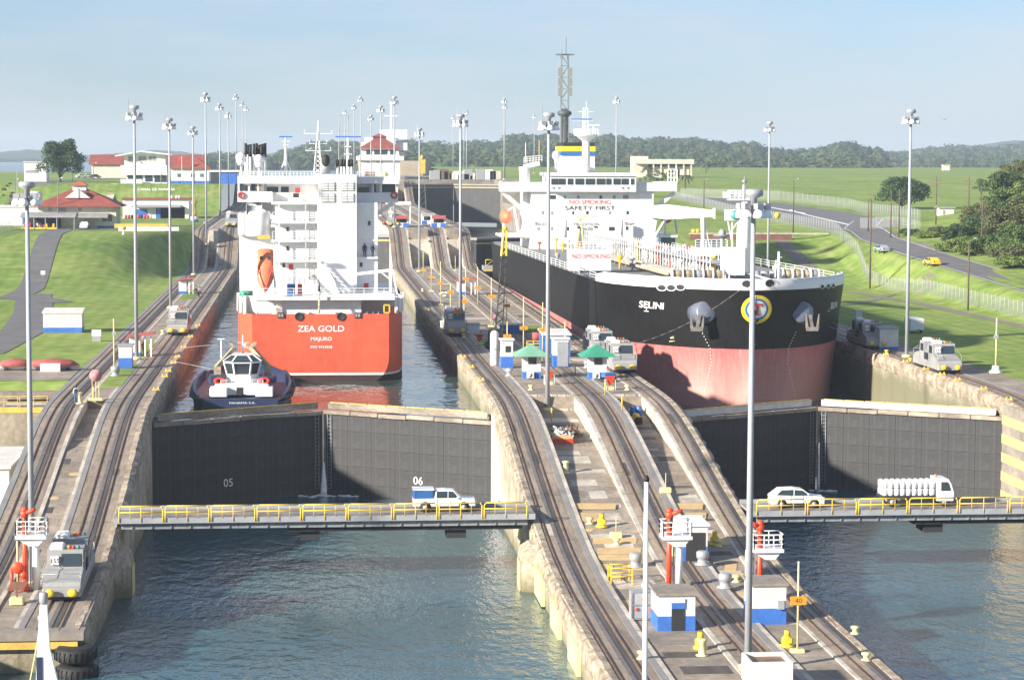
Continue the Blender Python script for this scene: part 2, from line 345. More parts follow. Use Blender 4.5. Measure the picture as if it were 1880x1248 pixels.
# ------------------------------------------------------------------ lock walls
def gap_cells(root, x0, x1, y0, y1):  # pale cross slabs on the floor between tracks
    pass
def rails(root, xs, y0, y1):
    for x in xs: strip(root, 'rail', x-.045, x+.045, zt, y0, y1, m_rail, dz=.07, thick=.2)
def track(root, x0, x1, y0, y1, dark=True):
    """a sunken loco track: concrete bed, two rails and the rack between them"""
    strip(root, 'track_bed', x0, x1, zt, y0, y1, m_bed, dz=-.02, thick=20)
    xc = (x0+x1)/2
    strip(root, 'oil_stain', xc-.1, xc+.55, zt, y0, y1, m_oil, dz=.012, thick=.03)
    strip(root, 'rack_rail', xc-.16, xc+.16, zt, y0, y1, m_rack, dz=.05, thick=.1)
    rails(root, (xc-.76, xc+.76), y0, y1)
def coping(root, x, y0, y1, sgn, prof=zt, m=m_cope, amp=.22):
    """broken concrete nosing along a chamber edge"""
    b = MB(); y = y0; rings = []
    while y <= y1:
        z = prof(y); n1 = noise.noise((y*.9, x, 1.3))*amp; n2 = noise.noise((y*1.7, x, 7.1))*amp*.8; n3 = noise.noise((y*.33, x, 3.1))*amp
        rings.append([(x-sgn*.75, y, z-.4), (x-sgn*.72, y, z+.06), (x-sgn*(.25+n2*.5), y, z+.10+n2*.3), (x+sgn*(.10+n1), y, z-.12+n2*.6), (x+sgn*(.16+n1+n3), y, z-.8), (x+sgn*(.05+n3*.5), y, z-1.5+n1), (x-sgn*.3, y, z-1.9)])
        y += .8 if y < 330 else 4
    b.loft(rings); return b.build('coping', m, root)

cw = thing('lock_wall', 'long centre lock wall with three loco tracks between the two chambers', 'lock wall', (0,0,0))
Y0, Y1 = 112, 1000
track(cw, 16.76, 20.1, Y0, Y1); track(cw, 25.7, 28.6, Y0, Y1); track(cw, 32.5, 35.05, Y0, Y1)
for a, b_ in ((20.1, 20.55), (28.6, 29.1)): strip(cw, 'cable_slot_cover', a, b_, zt, Y0, Y1, m_cover, dz=.02, thick=3)
for a, b_ in ((20.55, 20.95), (25.3, 25.7), (29.1, 29.5), (32.2, 32.5)): strip(cw, 'curb', a, b_, zt, Y0, Y1, m_light, dz=.0, thick=3.2)
for a, b_ in ((20.95, 25.3), (29.5, 32.2)):
    strip(cw, 'floor_slab', a, b_, zf, Y0, 224.2, m_floor, base=-14)
    strip(cw, 'floor_slab', a, b_, zf, 226.6, 499.5, m_floor, base=-3)
    strip(cw, 'retaining_face', a, b_, lambda y: 5.6, 499.5, 503, m_light, base=-3)
    strip(cw, 'floor_slab', a, b_, lambda y: 7.75, 503, 790, m_floor, base=4)
    strip(cw, 'floor_slab', a, b_, lambda y: 15.5, 790, Y1, m_floor, base=4)
    for k in range(5):    # stone steps up to the middle level
        x = a+.02
        while x < b_-.1:
            w = min(b_-.02-x, random.uniform(.7, 1.3)); y_ = 224.0+k*.5+random.uniform(-.04, .04); b = MB(); b.bbox(x+.02, x+w-.03, y_, y_+.62, -1.5+k*.294, -1.5+(k+1)*.294-.03*random.random(), .05); b.build('step_stone', random.choice((m_light, m_light, m_conc, m_cope)), cw); x += w
        b = MB(); b.box(a+.01, b_-.01, 224.12+k*.5, 226.9, -1.6, -1.5+k*.294+.02); b.build('step_core', m_oil, cw)
cfl = [(16.73, -1, lambda y: zt(y)), (35.08, 1, lambda y: zt(y))]
def wall_face(root, x, y0, y1, m, sgn, prof=zt):   # weathered facing of a chamber wall, 3 cm proud
    b = MB(); ys = ysamp(y0, y1)
    for y_a, y_b in zip(ys[:-1], ys[1:]): b.add([(x, y_a, -14), (x, y_b, -14), (x, y_b, prof(y_b)-.1), (x, y_a, prof(y_a)-.1)], [(0,1,2,3)])
    return b.build('facing', m, root)
for x, s in ((16.73, -1), (35.08, 1)):
    wall_face(cw, x, Y0, 219.5, m_wallf, s); wall_face(cw, x, 221, 483, m_wallm, s); wall_face(cw, x, 483, Y1, m_light, s)
    coping(cw, x, Y0, 480, s)
lw = thing('lock_wall', 'left lock wall with loco tracks on its ramp and old tyres at its corner', 'lock wall')
L0 = 151
def zfl(y): return zt(y)-.12 if y < 204 else min(zt(y)-.12, lerp([(204,-2.4),(222,-1.0),(225,-.9)], y))
track(lw, -20.75, -17.4, L0, Y1); strip(lw, 'wall_edge', -17.4, -16.76, zt, L0, Y1, m_conc, dz=-.01, thick=20); track(lw, -26.6, -23.7, L0, Y1)
strip(lw, 'cable_slot_cover', -21.2, -20.75, zt, L0, Y1, m_cover, dz=.02, thick=3); strip(lw, 'curb', -21.5, -21.2, zt, L0, Y1, m_light, thick=3.2)
strip(lw, 'cable_slot_cover', -27.1, -26.6, zt, L0, 480, m_cover, dz=.02, thick=.5); strip(lw, 'outer_wall', -27.08, -26.62, zt, L0, 830, m_conc, dz=-.4, thick=14)
strip(lw, 'curb', -23.7, -23.35, zt, L0, Y1, m_light, thick=3.2)
strip(lw, 'floor_slab', -23.35, -21.5, zfl, L0, 224.2, m_floor, base=-14)
strip(lw, 'floor_slab', -23.35, -21.5, zf, 224.5, 499, m_floor, base=-3)
strip(lw, 'retaining_face', -23.35, -21.5, lambda y: 7.6, 499, 505, m_light, base=-3)
strip(lw, 'floor_slab', -23.35, -21.5, lambda y: 7.75, 505, 790, m_floor, base=4)
strip(lw, 'floor_slab', -23.35, -21.5, lambda y: 15.5, 790, Y1, m_floor, base=4)
wall_face(lw, -16.73, L0, 219.5, m_wallf, 1); wall_face(lw, -16.73, 221, 483, m_wallm, 1); wall_face(lw, -16.73, 483, Y1, m_light, 1); coping(lw, -16.73, L0+.3, 480, 1)
b = MB(); b.box(-40, -16.9, L0-.05, L0+.9, -14, -8.0); b.build('end_wall', m_wallf, lw)
b = MB(); b.box(-40, -16.6, L0-.5, L0+1.1, -8.35, -7.78); b.build('end_beam', m_conc, lw)
b = MB(); b.box(-40, -17.0, L0-.56, L0-.5, -8.9, -8.42); b.build('yellow_band', m_yel, lw)
b = MB(); b.box(-40, -27.1, L0+.9, 236, -14, -7.82); b.build('apron', m_floor, lw)
rw = thing('lock_wall', 'right lock wall with loco track and yellow painted stripes beside the gate', 'lock wall')
track(rw, 68.58, 71.9, Y0, 520); strip(rw, 'cable_slot_cover', 71.9, 72.4, zt, Y0, 520, m_cover, dz=.02, thick=3)
strip(rw, 'floor_slab', 72.4, 76.2, lambda y: zf(y) if y > 230 else zt(y)-.1, Y0, 499, m_floor, base=-14)
wall_face(rw, 68.55, Y0, 219.5, m_wallf, -1); wall_face(rw, 68.55, 221, 520, m_wallm, -1); coping(rw, 68.55, Y0, 430, -1)
b = MB(); b.box(68.3, 76, 520, 830, -3, 7.8); b.box(68.3, 76, 806, 1000, 7.8, 15.6); b.build('upper_wall', m_conc, rw)
for i in range(5):
    z = -1.6-i*1.9; b = MB(); b.box(68.24, 68.33, 212, 219.3, z-.95, z); b.build('yellow_stripe', m_buff, rw)
b = MB(); b.box(68.33, 68.56, 211.6, 219.4, -13, -.5); b.build('stripe_backing', m_conc, rw)
# recess details beside the near gates on the centre wall
b = MB(); b.box(16.5, 16.72, 214.5, 219.3, -10, -1.0); b.build('recess_panel', m_light, cw)
b = MB(); b.prism([(205.5,-10),(214.4,-10),(214.4,-3.0),(213.2,-4.2),(210.5,-7.2),(205.5,-7.6)], 'x', 16.45, 16.72); b.build('recess_panel', m_white, cw)
for y, z in ((188.5, -6.3), (170, -8.3), (158.5, -8.5), (147, -8.6)):
    b = MB(); b.box(16.42, 16.7, y, y+5.5, z-2.2, z); b.build('yellow_fender_plate', m_yelp, cw)
for x, s, w in ((16.76, -1, cw), (-16.76, 1, lw), (35.05, 1, cw)):   # buttress under each bridge end
    b = MB(); rings = []
    for z, k in ((-14, .0), (-8.2, .05), (-7.4, .2), (-6.9, .8)):
        rings.append([(x, 176+k, z), (x+s*(1.3-k), 176.6+k, z), (x+s*(1.3-k), 180.2-k, z), (x, 180.5-k, z)])
    b.loft(rings); b.build('buttress', m_wallf, w)
    b = MB(); b.box(x+s*1.3, x+s*1.36, 177.2, 179.6, -11, -8.3); b.build('yellow_fender_plate', m_yelp, w)
# ramp paint: buff hatch slabs, discs
for px0, px1, py0, py1 in ((1055,1130,924,934),(1200,1290,924,934),(1062,1105,941,956),(1088,1168,988,998),(1096,1176,1006,1016),(1098,1180,1018,1028),(1100,1125,1035,1046),(1142,1182,1037,1046),(1118,1140,1054,1066),(1140,1165,1102,1118),(1330,1352,1035,1048),(1330,1365,1053,1062),(1340,1372,1088,1096),(1258,1296,941,955),(1305,1340,988,1000)):
    def fp(px, py):
        z = -6.5
        for _ in range(12): p = at(px, py, z=z); z = zf(p.y)
        return p
    a, b2, c, d = fp(px0, py1), fp(px1, py1), fp(px1+1, py0), fp(px0+1, py0)
    b = MB(); b.loft([[(p.x, p.y, p.z-.02) for p in (a, b2, c, d)], [(p.x, p.y, p.z+.035) for p in (a, b2, c, d)]]); b.build('painted_slab', m_buff, cw)

for px, py, w in ((147, 806, lw), (136, 841, lw), (97, 857, lw), (1176, 978, cw), (1165, 794, cw), (1193, 831, cw), (1078, 976, cw)):
    z = -4
    for _ in range(12):
        p = at(px, py, z=z); z = zfl(p.y) if w is lw else zf(p.y)
    b = MB(); sl = (zt(p.y+.5)-zt(p.y-.5))
    b.add([(p.x+.5*math.cos(t*math.pi/8), p.y+.5*math.sin(t*math.pi/8), z+.03+sl*.5*math.sin(t*math.pi/8)) for t in range(16)], [tuple(range(16))]); b.build('painted_disc', m_buff, w)
# tyres at the left wall's corner
for z, dx, lb in ((-9.15, 0, 'upper of the two big black tyres hung at the wall corner'), (-10.35, .1, 'lower black tyre at the wall corner by the water')):
    t = MB(); t.lathe([(.5,-.42),(1.15,-.5),(1.38,-.3),(1.42,0),(1.38,.3),(1.15,.5),(.5,.42)], 24)
    for k in range(24):
        a = k*math.pi/12; t.bar((1.40*math.cos(a), 1.40*math.sin(a), -.3), (1.40*math.cos(a+.08), 1.40*math.sin(a+.08), .3), .1, .1)
    tag(t.build('tyre_fender', m_black, None, (-17.1+dx, L0-.9, z)), lb, 'tyre', 'tyres at the wall corner')

# repairs, drain covers and joints on the floors between the tracks
RP = random.Random(5)
def floor_patch(root, x0, x1, y0, y1, prof, m, nm='floor_patch', dz=.012):
    b = MB(); b.loft([[(x0,y,prof(y)-.05),(x1,y,prof(y)-.05),(x1,y,prof(y)+dz),(x0,y,prof(y)+dz)] for y in (y0,(y0+y1)/2,y1)]); b.build(nm, m, root)
m_patch = [m_light, m_conc, m_bed, m_floor, m_oil]
for lane, (xa, xb) in enumerate(((21.0, 25.25), (29.55, 32.15))):
    y = 136.0
    while y < 221:
        w = RP.uniform(.3, 1.0)*(xb-xa); x = RP.uniform(xa, xb-w); d = RP.uniform(.5, 2.6); floor_patch(cw, x, x+w, y, min(y+d, 222), zf, (m_light if lane == 0 and 176 < y < 207 and RP.random() < .75 else RP.choice(m_patch))); y += d+RP.uniform(.15, 2.2)
    y = 229.0
    while y < 478: w = RP.uniform(.3, .95)*(xb-xa); x = RP.uniform(xa, xb-w); d = RP.uniform(.8, 5); floor_patch(cw, x, x+w, y, y+d, zf, RP.choice(m_patch)); y += d+RP.uniform(1, 7)
y = 155.0
while y < 215: w = RP.uniform(.5, 1.5); x = RP.uniform(-23.3, -21.55-w); d = RP.uniform(.8, 3); floor_patch(lw, x, x+w, y, y+d, zfl, RP.choice(m_patch[1:])); y += d+RP.uniform(.5, 3)
y = 122.0
while y < 480:   # pour joints across the loco tracks
    for r_, xa, xb in ((cw,16.9,20.05),(cw,25.75,28.55),(cw,32.55,34.95),(lw,-20.7,-17.45),(lw,-26.55,-23.75),(rw,68.7,71.85)):
        if r_ is lw and y < 152: continue
        floor_patch(r_, xa, xb, y, y+.07, lambda q: zt(q)-.02, m_oil, 'pour_joint', .006)
    y += 6.1
for _ in range(40):   # stains and spilt grease beside the rails
    r_, xa, xb = RP.choice(((cw,16.9,19.6),(cw,25.8,28.1),(cw,32.6,34.4),(lw,-20.7,-17.9))); y = RP.uniform(155, 300); w = RP.uniform(.3, .8); x = RP.uniform(xa, xb-w); floor_patch(r_, x, x+w, y, y+RP.uniform(1, 5), lambda q: zt(q)-.02, RP.choice((m_oil, m_conc, m_light)), 'patched_concrete', .009)

b = MB(); q = Vector((16.38, 208.2, -8.6))
for k in range(16): a0, a1 = k*math.pi/8, (k+1)*math.pi/8; b.cyl(q+Vector((0, .5*math.cos(a0), .42*math.sin(a0))), q+Vector((0, .5*math.cos(a1), .42*math.sin(a1))), .11, .11, 6)
tag(b.build('lifebuoy', m_red), 'red lifebuoy hung on the white recess wall beside the bridge', 'lifebuoy')
# ------------------------------------------------------------------ mitre gates
LEAF = math.hypot(16.76, 10.5); ANG = math.atan2(10.5, 16.76)
def gate_leaf(hx, hy, sgn, ztop, zbot, label, number=None, detail=True, worn=False, plain_top=False):
    g = thing('gate_leaf', label, 'lock gate', (hx, hy, 0), ANG if sgn > 0 else -ANG, 'mitre gate leaves')
    s = sgn; L = LEAF-.12
    b = MB(); b.box(min(0, s*L), max(0, s*L), .06, 2.0, zbot, ztop); b.build('gate_body', m_gate, g)
    if detail:
        rows, cols = 6, 7; h = (ztop-zbot)/rows; w = L/cols; src = None
        for r in range(rows):
            for c in range(cols):
                x = s*(c+.5)*w; z = zbot+(r+.5)*h
                if src is None:
                    b = MB(); b.box(-w/2+.012, w/2-.012, -.0, .07, -h/2+.012, h/2-.012); src = b.build('plate', m_gate, g, (x, -random.random()*.012, z))
                else: piece(src, g, (x, -random.random()*.014, z))
        # timber fender along the top edge, in lengths
        n = 6; wl_ = L/n
        for i in range(n):
            dz = random.uniform(-.05, .05); b = MB(); x0 = s*(i*wl_+.03); x1 = s*((i+1)*wl_-.03)
            b.bbox(min(x0,x1), max(x0,x1), -.28, .1, ztop-.18+dz, ztop+.22+dz, .05); b.build('top_timber', m_timber, g)
        # walkway with its handrails folded flat
        b = MB(); b.box(min(s*.9, s*(L-.2)), max(s*.9, s*(L-.2)), .5, 2.1, ztop+.45, ztop+.62); b.build('walkway', m_whited if not worn else m_timber, g)
        b = MB(); b.box(min(s*.9, s*(L-.2)), max(s*.9, s*(L-.2)), .46, .52, ztop+.3, ztop+.95); b.build('walkway_edge', m_whited if not worn else m_timber, g)
        for i in range(8):
            x = s*(1.3+i*2.25); b = MB(); b.bar((x, .55, ztop+.68), (x+s*1.9, 1.5, ztop+.86), .07); b.bar((x, .95, ztop+.68), (x+s*1.9, 1.9, ztop+.74), .07)
            b.bar((x, .44, ztop+.98), (x+s*2.1, .44, ztop+1.0), .09); b.build('folded_handrail', m_yel, g)
        b = MB()   # ladder near the mitre post
        for dx in (-.22, .22): b.bar((s*(L-.7)+dx, -.12, zbot+3), (s*(L-.7)+dx, -.12, ztop), .06)
        for k in range(int((ztop-zbot-3)/.4)): b.bar((s*(L-.7)-.22, -.12, zbot+3+k*.4), (s*(L-.7)+.22, -.12, zbot+3+k*.4), .045)
        b.build('ladder', m_steel, g)
        b = MB(); b.box(min(s*(L-.25), s*L), max(s*(L-.25), s*L), -.06, .1, zbot, ztop-.2); b.build('mitre_post', m_timber if s < 0 else m_gate, g)
    else:
        b = MB(); b.box(min(0, s*L), max(0, s*L), -.15, 2.2, ztop, ztop+.5); b.build('walkway', m_cover, g)
        b = MB(); b.box(min(0, s*L), max(0, s*L), -.05, 0, ztop-.9, ztop-.6); b.build('yellow_line', m_yel, g)
    if number:
        t = text(number, 1.15, m_white); t.parent = g; t.rotation_euler = (math.pi/2, 0, 0); t.location = (s*(LEAF*.43), -.06, -8.9)
    return g
GT = -2.15
gate_leaf(-16.76, 220, 1, GT, -13, 'dark gate leaf numbered 05 in full shade', '05', worn=True)
gate_leaf(16.76, 220, -1, GT, -13, 'sunlit dark gate leaf numbered 06 with a slanting shadow', '06', worn=True)
gate_leaf(35.05, 220, 1, GT, -13, 'shaded left leaf of the gate below the tanker bow')
gate_leaf(68.58, 220, -1, GT, -13, 'sunlit right leaf of the gate below the tanker bow')
gate_leaf(35.05, 487, 1, 6.0, -6, 'dark gate leaf numbered 16 seen between ramp and tanker hull', detail=False)
gate_leaf(68.58, 487, -1, 6.0, -6, 'far dark gate leaf mostly hidden behind the tanker', detail=False)
gate_leaf(35.05, 814, 1, 13.6, 0, 'left leaf of the distant dark gate across the upper chamber', detail=False)
gate_leaf(68.58, 814, -1, 13.6, 0, 'right leaf of the distant dark gate, behind the tanker bridge', detail=False)
gate_leaf(-16.76, 505, 1, 6.0, -6, 'left gate leaf beyond the red ship', detail=False)
gate_leaf(16.76, 505, -1, 6.0, -6, 'right gate leaf beyond the red ship', detail=False)
t = text('16', 1.2, m_white); q = at(909, 483, Y=489.5); t.location = q; t.rotation_euler = (math.pi/2, 0, 0); t.parent = bpy.data.objects['gate_leaf.004']; t.matrix_parent_inverse = bpy.data.objects['gate_leaf.004'].matrix_basis.inverted()
# leak jets through the mitre joints
m_foam = mat('white_water', (.80,.83,.85), .5, .1, 4)
for x, y, lb in ((.05, 229.6, 'jet of water leaking through the joint of gates 05 and 06'), (51.85, 229.6, 'thin water leak at the joint of the right gate')):
    b = MB(); w = .33 if x < 1 else .12; top = -7.2 if x < 1 else -5.6
    rings = []
    for i in range(9):
        z = top-(i/8)**1.3*(top+10.55); r = w*(.15+i/8); rings.append([(x+r*math.cos(a)*(1+.25*noise.noise((i*2.3, a, x))), y-.25-r*.4+r*.5*math.sin(a), z) for a in [2*math.pi*k/8 for k in range(8)]])
    b.loft(rings, smooth=True)
    for k in range(26 if x < 1 else 12):
        a = random.uniform(0, 6.3); r = random.uniform(.2, 2.4 if x < 1 else 1.2); b.ell((x+r*math.cos(a)*1.5, y-1.0+.5*r*math.sin(a), -10.58), (.35, .25, .06), 7, 4)
    tag(b.build('leak_jet', m_foam), lb, 'water jet')

# ------------------------------------------------------------------ swing bridges below the gates
DZ = -5.0
def bridge(x0, x1, label, n):
    g = thing('service_bridge', label, 'bridge', (0, 0, 0))
    b = MB(); b.box(x0, x1, 181, 185.6, DZ-.22, DZ); b.build('deck', m_conc, g)
    b = MB(); b.box(x0, x1, 180.75, 181.02, DZ-.42, DZ+.03); b.build('edge_beam', m_galv, g)
    b = MB(); b.box(x0, x1, 185.3, 185.6, DZ, DZ+.3); b.build('kerb', m_galv, g)
    b = MB(); b.box(x0+.6, x1-.6, 181.2, 181.45, DZ-.95, DZ-.2); b.box(x0+1, x1-1, 185, 185.3, DZ-.95, DZ-.2); b.build('girder', m_steel, g)
    k = x0+1.5; src = None
    while k < x1-1:
        if src is None: b = MB(); b.box(-.05, .05, -.1, 0, -.92, -.42); src = b.build('stiffener', m_steel, g, (k, 181.2, DZ))
        else: piece(src, g, (k, 181.2, DZ))
        k += 1.55
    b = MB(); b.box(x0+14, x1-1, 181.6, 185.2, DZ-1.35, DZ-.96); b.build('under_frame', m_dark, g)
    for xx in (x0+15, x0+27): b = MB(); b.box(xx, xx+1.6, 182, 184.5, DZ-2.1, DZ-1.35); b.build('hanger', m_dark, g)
    L = (x1-x0-1)/n; src = None
    for i in range(n):
        if src is None:
            b = MB(); w = L-.2
            b.path([(.0,0,-.3),(.0,0,.8),(.16,0,1.0),(w-.16,0,1.0),(w,0,.8),(w,0,-.3)], .055, 6); b.path([(0,0,.5),(w,0,.5)], .05, 5); b.cyl((w/2,0,-.3),(w/2,0,1.0), .035, .035, 6); b.cyl((w/4,0,0),(w/4,0,1.0), .025, .025, 5); b.cyl((w*.75,0,0),(w*.75,0,1.0), .025, .025, 5)
            src = b.build('rail_panel', m_safety, g, (x0+.5+i*L, 180.72, DZ))
        else: piece(src, g, (x0+.5+i*L, 180.72, DZ))
    return g
bridge(-17.2, 17.0, 'grey bridge with yellow railings below gates 05 and 06', 9)
bridge(34.9, 70.2, 'grey bridge with yellow railings below the tanker gate', 8)
g = thing('service_bridge', 'small distant bridge with yellow rails before the gate marked 16', 'bridge')
b = MB(); b.box(35.1, 68.5, 468, 472, .4, 1.3); b.build('deck', m_galv, g); b = MB(); b.box(35.1, 68.5, 467.9, 467.98, .2, .45); b.build('edge_line', m_yel, g)
src = None
for i in range(16):
    if src is None:
        b = MB(); b.path([(0,0,0),(.0,0,1.3),(1.7,0,1.3),(1.7,0,0)], .07, 5); b.bar((0,0,0),(1.7,0,1.3), .09); src = b.build('rail_panel', m_safety, g, (35.6, 468.2, 1.3))
    else: piece(src, g, (35.6+i*2.05, 468.2, 1.3))
# ------------------------------------------------------------------ ships
def pb(b, px0, px1, py0, py1, Y, dep):
    a = at(px0, py1, Y=Y); c = at(px1, py0, Y=Y); b.box(a.x, c.x, Y, Y+dep, a.z, c.z); return b
def P(px, py, Y): return at(px, py, Y=Y)
def part(b, name, m, root, kind=None):
    o = b.build(name, m, root, kind=kind); o.location = -Vector(root.location); return o
def place(o, root, loc, rot=(math.pi/2, 0, 0)):
    o.parent = root; o.location = Vector(loc)-Vector(root.location); o.rotation_euler = rot; return o
def prail(b, p0, p1, h=1.0, n=6, r=.035, mid=2):
    """pipe handrail between two points"""
    p0, p1 = Vector(p0), Vector(p1); up = Vector((0, 0, h))
    b.bar(p0+up, p1+up, r*2); [b.bar(p0+up*k/(mid+1), p1+up*k/(mid+1), r*1.5) for k in range(1, mid+1)]
    for i in range(n+1): q = p0.lerp(p1, i/n); b.bar(q, q+up, r*2)
    return b
m_hullo = mat('orange_hull', (.68,.12,.055), .45, .12, .12, col2=(.56,.09,.045), streak=.55, streakcol=(.50,.13,.07), plates=(5.5,1.9,.16))
m_hullr = mat('red_antifouling', (.54,.165,.15), .6, .15, .22, col2=(.38,.085,.085), streak=.3, streakcol=(.66,.42,.40), stretch=(.6,.6,1), plates=(8,2.3,.12), band=(-4.2,1.2,(.62,.34,.30),.75))
m_hullk = mat('black_hull', (.010,.010,.0105), .5, .3, .2, col2=(.0065,.0065,.007), streak=.3, streakcol=(.03,.023,.018), plates=(8,2.3,.3), spec=.22)
m_hullb = mat('boot_black', (.02,.018,.018), .5, .2, .3, col2=(.06,.025,.02))
m_ship  = mat('ship_white', (.80,.80,.79), .4, .05, .4, streak=.14, streakcol=(.52,.43,.33), plates=(3.2,2.4,.06))
m_deck  = mat('deck_grey', (.30,.30,.29), .7, .15, .3, col2=(.2,.2,.19))
m_dgrn  = mat('deck_brown', (.27,.12,.08), .8, .2, .3)
m_life  = mat('lifeboat_orange', (.72,.20,.09), .5, .08, .6)
m_louv  = mat('louvre_grey', (.32,.33,.34), .6, .1, 2)
m_cblue = mat('container_blue', (.03,.13,.36), .5, .1, 1)
m_dome  = mat('dome_white', (.82,.83,.85), .35, .03, 1)
m_navy  = mat('tug_navy', (.022,.034,.085), .45, .1, .5)

# ---- red cargo ship, stern towards the camera
zg = thing('cargo_ship', 'orange-red cargo ship seen from its stern, white tower above', 'ship', (0, 268, -2.7))
YS = 268
def zea_sec(s):
    B = lerp([(0,8.15),(1.5,8.9),(4,9.6),(8,10.05),(70,10.05),(85,8.8),(95,6),(102,2),(104,.1)], s); zb = lerp([(0,-3.3),(3,-5),(8,-8),(14,-9.5)], s); rc = lerp([(0,3.4),(8,2.6)], s)
    T = lerp([(0,5.35),(7.5,5.35),(9.5,7.2),(30,7.2),(31,3.5),(85,3.5),(90,6.5)], s); pts = []
    for z in (T, T-.5, 3.2, 1.2, .2, -.6, -1.2, -1.72, -1.98, -2.4, -3.0, max(zb+.2, -5.5)):
        z = min(z, T); d = (zb+rc)-z; x = B if d <= 0 else B-rc+math.sqrt(max(.01, rc*rc-d*d)); pts.append((x, z))
    return pts
b = MB(); ST = [0,.6,1.5,2.7,4,6,7.5,8,9.5,12,20,29.9,31,50,70,85,92,98,102,104]
prev = None
for m_, lo, hi, nm in ((m_hullo, 0, 7, 'hull'), (m_ship, 7, 8, 'waterline_stripe'), (m_hullb, 8, 11, 'lower_hull')):
    b = MB()
    for sg in (-1, 1):
        rings = [[(sg*x, YS+s, z) for x, z in zea_sec(s)[lo:hi+1]] for s in ST]; b.loft(rings, False, False, True)
    sec = zea_sec(0)[lo:hi+1]
    for (xa, za), (xb, zb_) in zip(sec[:-1], sec[1:]): b.add([(-xa, YS, za), (xa, YS, za), (xb, YS, zb_), (-xb, YS, zb_)], [(0,1,2,3)])
    part(b, nm, m_, zg)
b = MB(); b.add([(-8.1,YS+.1,4.4),(8.1,YS+.1,4.4),(10,YS+8,4.4),(10,YS+31,4.4),(-10,YS+31,4.4),(-10,YS+8,4.4)], [(0,1,2,3,4,5)]); b.add([(-10,YS+31,3.0),(10,YS+31,3.0),(9.8,YS+85,3.0),(-9.8,YS+85,3.0)], [(0,1,2,3)]); part(b, 'main_deck', m_dgrn, zg)
b = MB(); b.box(-8.0, 8.9, YS+1.0, YS+31, 6.95, 7.3); part(b, 'poop_deck', m_ship, zg)
b = MB(); b.box(-9.9, 9.9, YS+9, YS+31, 4.4, 6.95); b.box(-4.6, 4.9, YS+2.6, YS+9, 4.4, 6.95); part(b, 'deckhouse_wall', m_ship, zg)
for t_, py, sz in (('ZEA GOLD', 608.5, 1.02), ('MAJURO', 625, .60), ('IMO 9424558', 639, .42)):
    q = P(589, py, YS); t = text(t_, sz, m_white, bold=.012 if sz > .5 else .008); place(t, zg, (q.x+.05, YS-.03, q.z)); t.scale = (1.12, 1, 1)
for px in (549, 626):   # fairlead eyes and roller fairleads at the stern rail
    q = P(px, 581, YS); b = MB(); b.lathe([(.42,-.05),(.5,-.12),(.5,.1),(.3,.12),(.28,.0)], 16, (q.x, YS, q.z), 'y'); part(b, 'mooring_eye', m_dark, zg)
for px in (516, 657):
    b = MB(); pb(b, px-6, px+6, 574, 584, YS-.12, .4); part(b, 'roller_fairlead', m_dark, zg); b = MB(); [pb(b, px-4.5+k*5, px-1+k*5, 576, 582, YS-.16, .1) for k in range(2)]; part(b, 'roller', m_louv, zg)
# side bulwark frames with openings
for sg in (-1, 1):
    b = MB()
    for s in (2.2, 4.2, 6.2, 8.2): x = zea_sec(s)[0][0]; b = MB(); b.bar((sg*x, YS+s, 5.2), (sg*x, YS+s+.3, 7.4), .35, .25); part(b, 'bulwark_frame', m_ship, zg)
b = MB(); prail(b, (-8, YS+1.1, 7.3), (8.8, YS+1.1, 7.3), 1.05, 14); part(b, 'stern_rail', m_ship, zg)
# accommodation: stepped decks left of the casing
T0 = YS+9
def tier(px0, px1, py0, py1, Y, dep, nm='deckhouse', m=m_ship): b = MB(); pb(b, px0, px1, py0, py1, Y, dep); return part(b, nm, m, zg)
tier(585.5, 654.5, 321, 556, T0+1.5, 7, 'funnel_casing')
tier(506, 693, 372, 552, T0+2.7, 14)                     # accommodation block
tier(440, 507, 418, 548, T0+3.6, 12)                     # left block
tier(655, 691, 378, 552, T0+4.3, 10)
for py in (371, 406, 440, 477): tier(498, 585, py, py+4.5, T0+1.6, 3, 'deck_edge')
tier(655, 694, 472, 475, T0+2.2, 2.4, 'deck_edge'); tier(655, 694, 440, 443, T0+2.6, 2, 'deck_edge')
b = MB()
for px in (512, 561, 583.5):
    a, c = P(px, 372, T0+1.7), P(px, 548, T0+1.7); b.bar(a, c, .14)
part(b, 'pillars', m_ship, zg)
for y0, y1 in ((376, 405), (410, 440), (444, 477), (481, 512)):   # ladders between the decks
    b = MB(); a, c = P(573, y1, T0+1.8), P(573, y0, T0+1.8)
    for dx in (-.35, .35): b.bar(a+Vector((dx,0,0)), c+Vector((dx,0,0)), .08)
    for k in range(9): q = a.lerp(c, k/9); b.bar(q-Vector((.35,0,0)), q+Vector((.35,0,0)), .10)
    part(b, 'ladder', m_louv, zg)
    b = MB(); q0, q1 = P(500, y1, T0+1.6), P(566, y1, T0+1.6); prail(b, q0, q1, 1.0, 7, .03); part(b, 'deck_rail', m_ship, zg)
for px, py in ((528, 421), (528, 456), (521, 487), (678, 410), (663, 486)):
    b = MB(); pb(b, px-2.4, px+2.4, py-4, py+4, T0+2.62, .15); part(b, 'window', m_glass, zg)
for px, py in ((534, 490), (672.5, 525)):
    b = MB(); pb(b, px-4, px+4, py-5, py+5, T0+2.6, .12); part(b, 'fire_box', m_red, zg)
b = MB(); pb(b, 527, 542, 522, 545, YS+5, 1.6); part(b, 'locker', m_cblue, zg); b = MB(); pb(b, 546, 555, 522, 545, YS+5, 1.2); part(b, 'locker', m_red, zg)
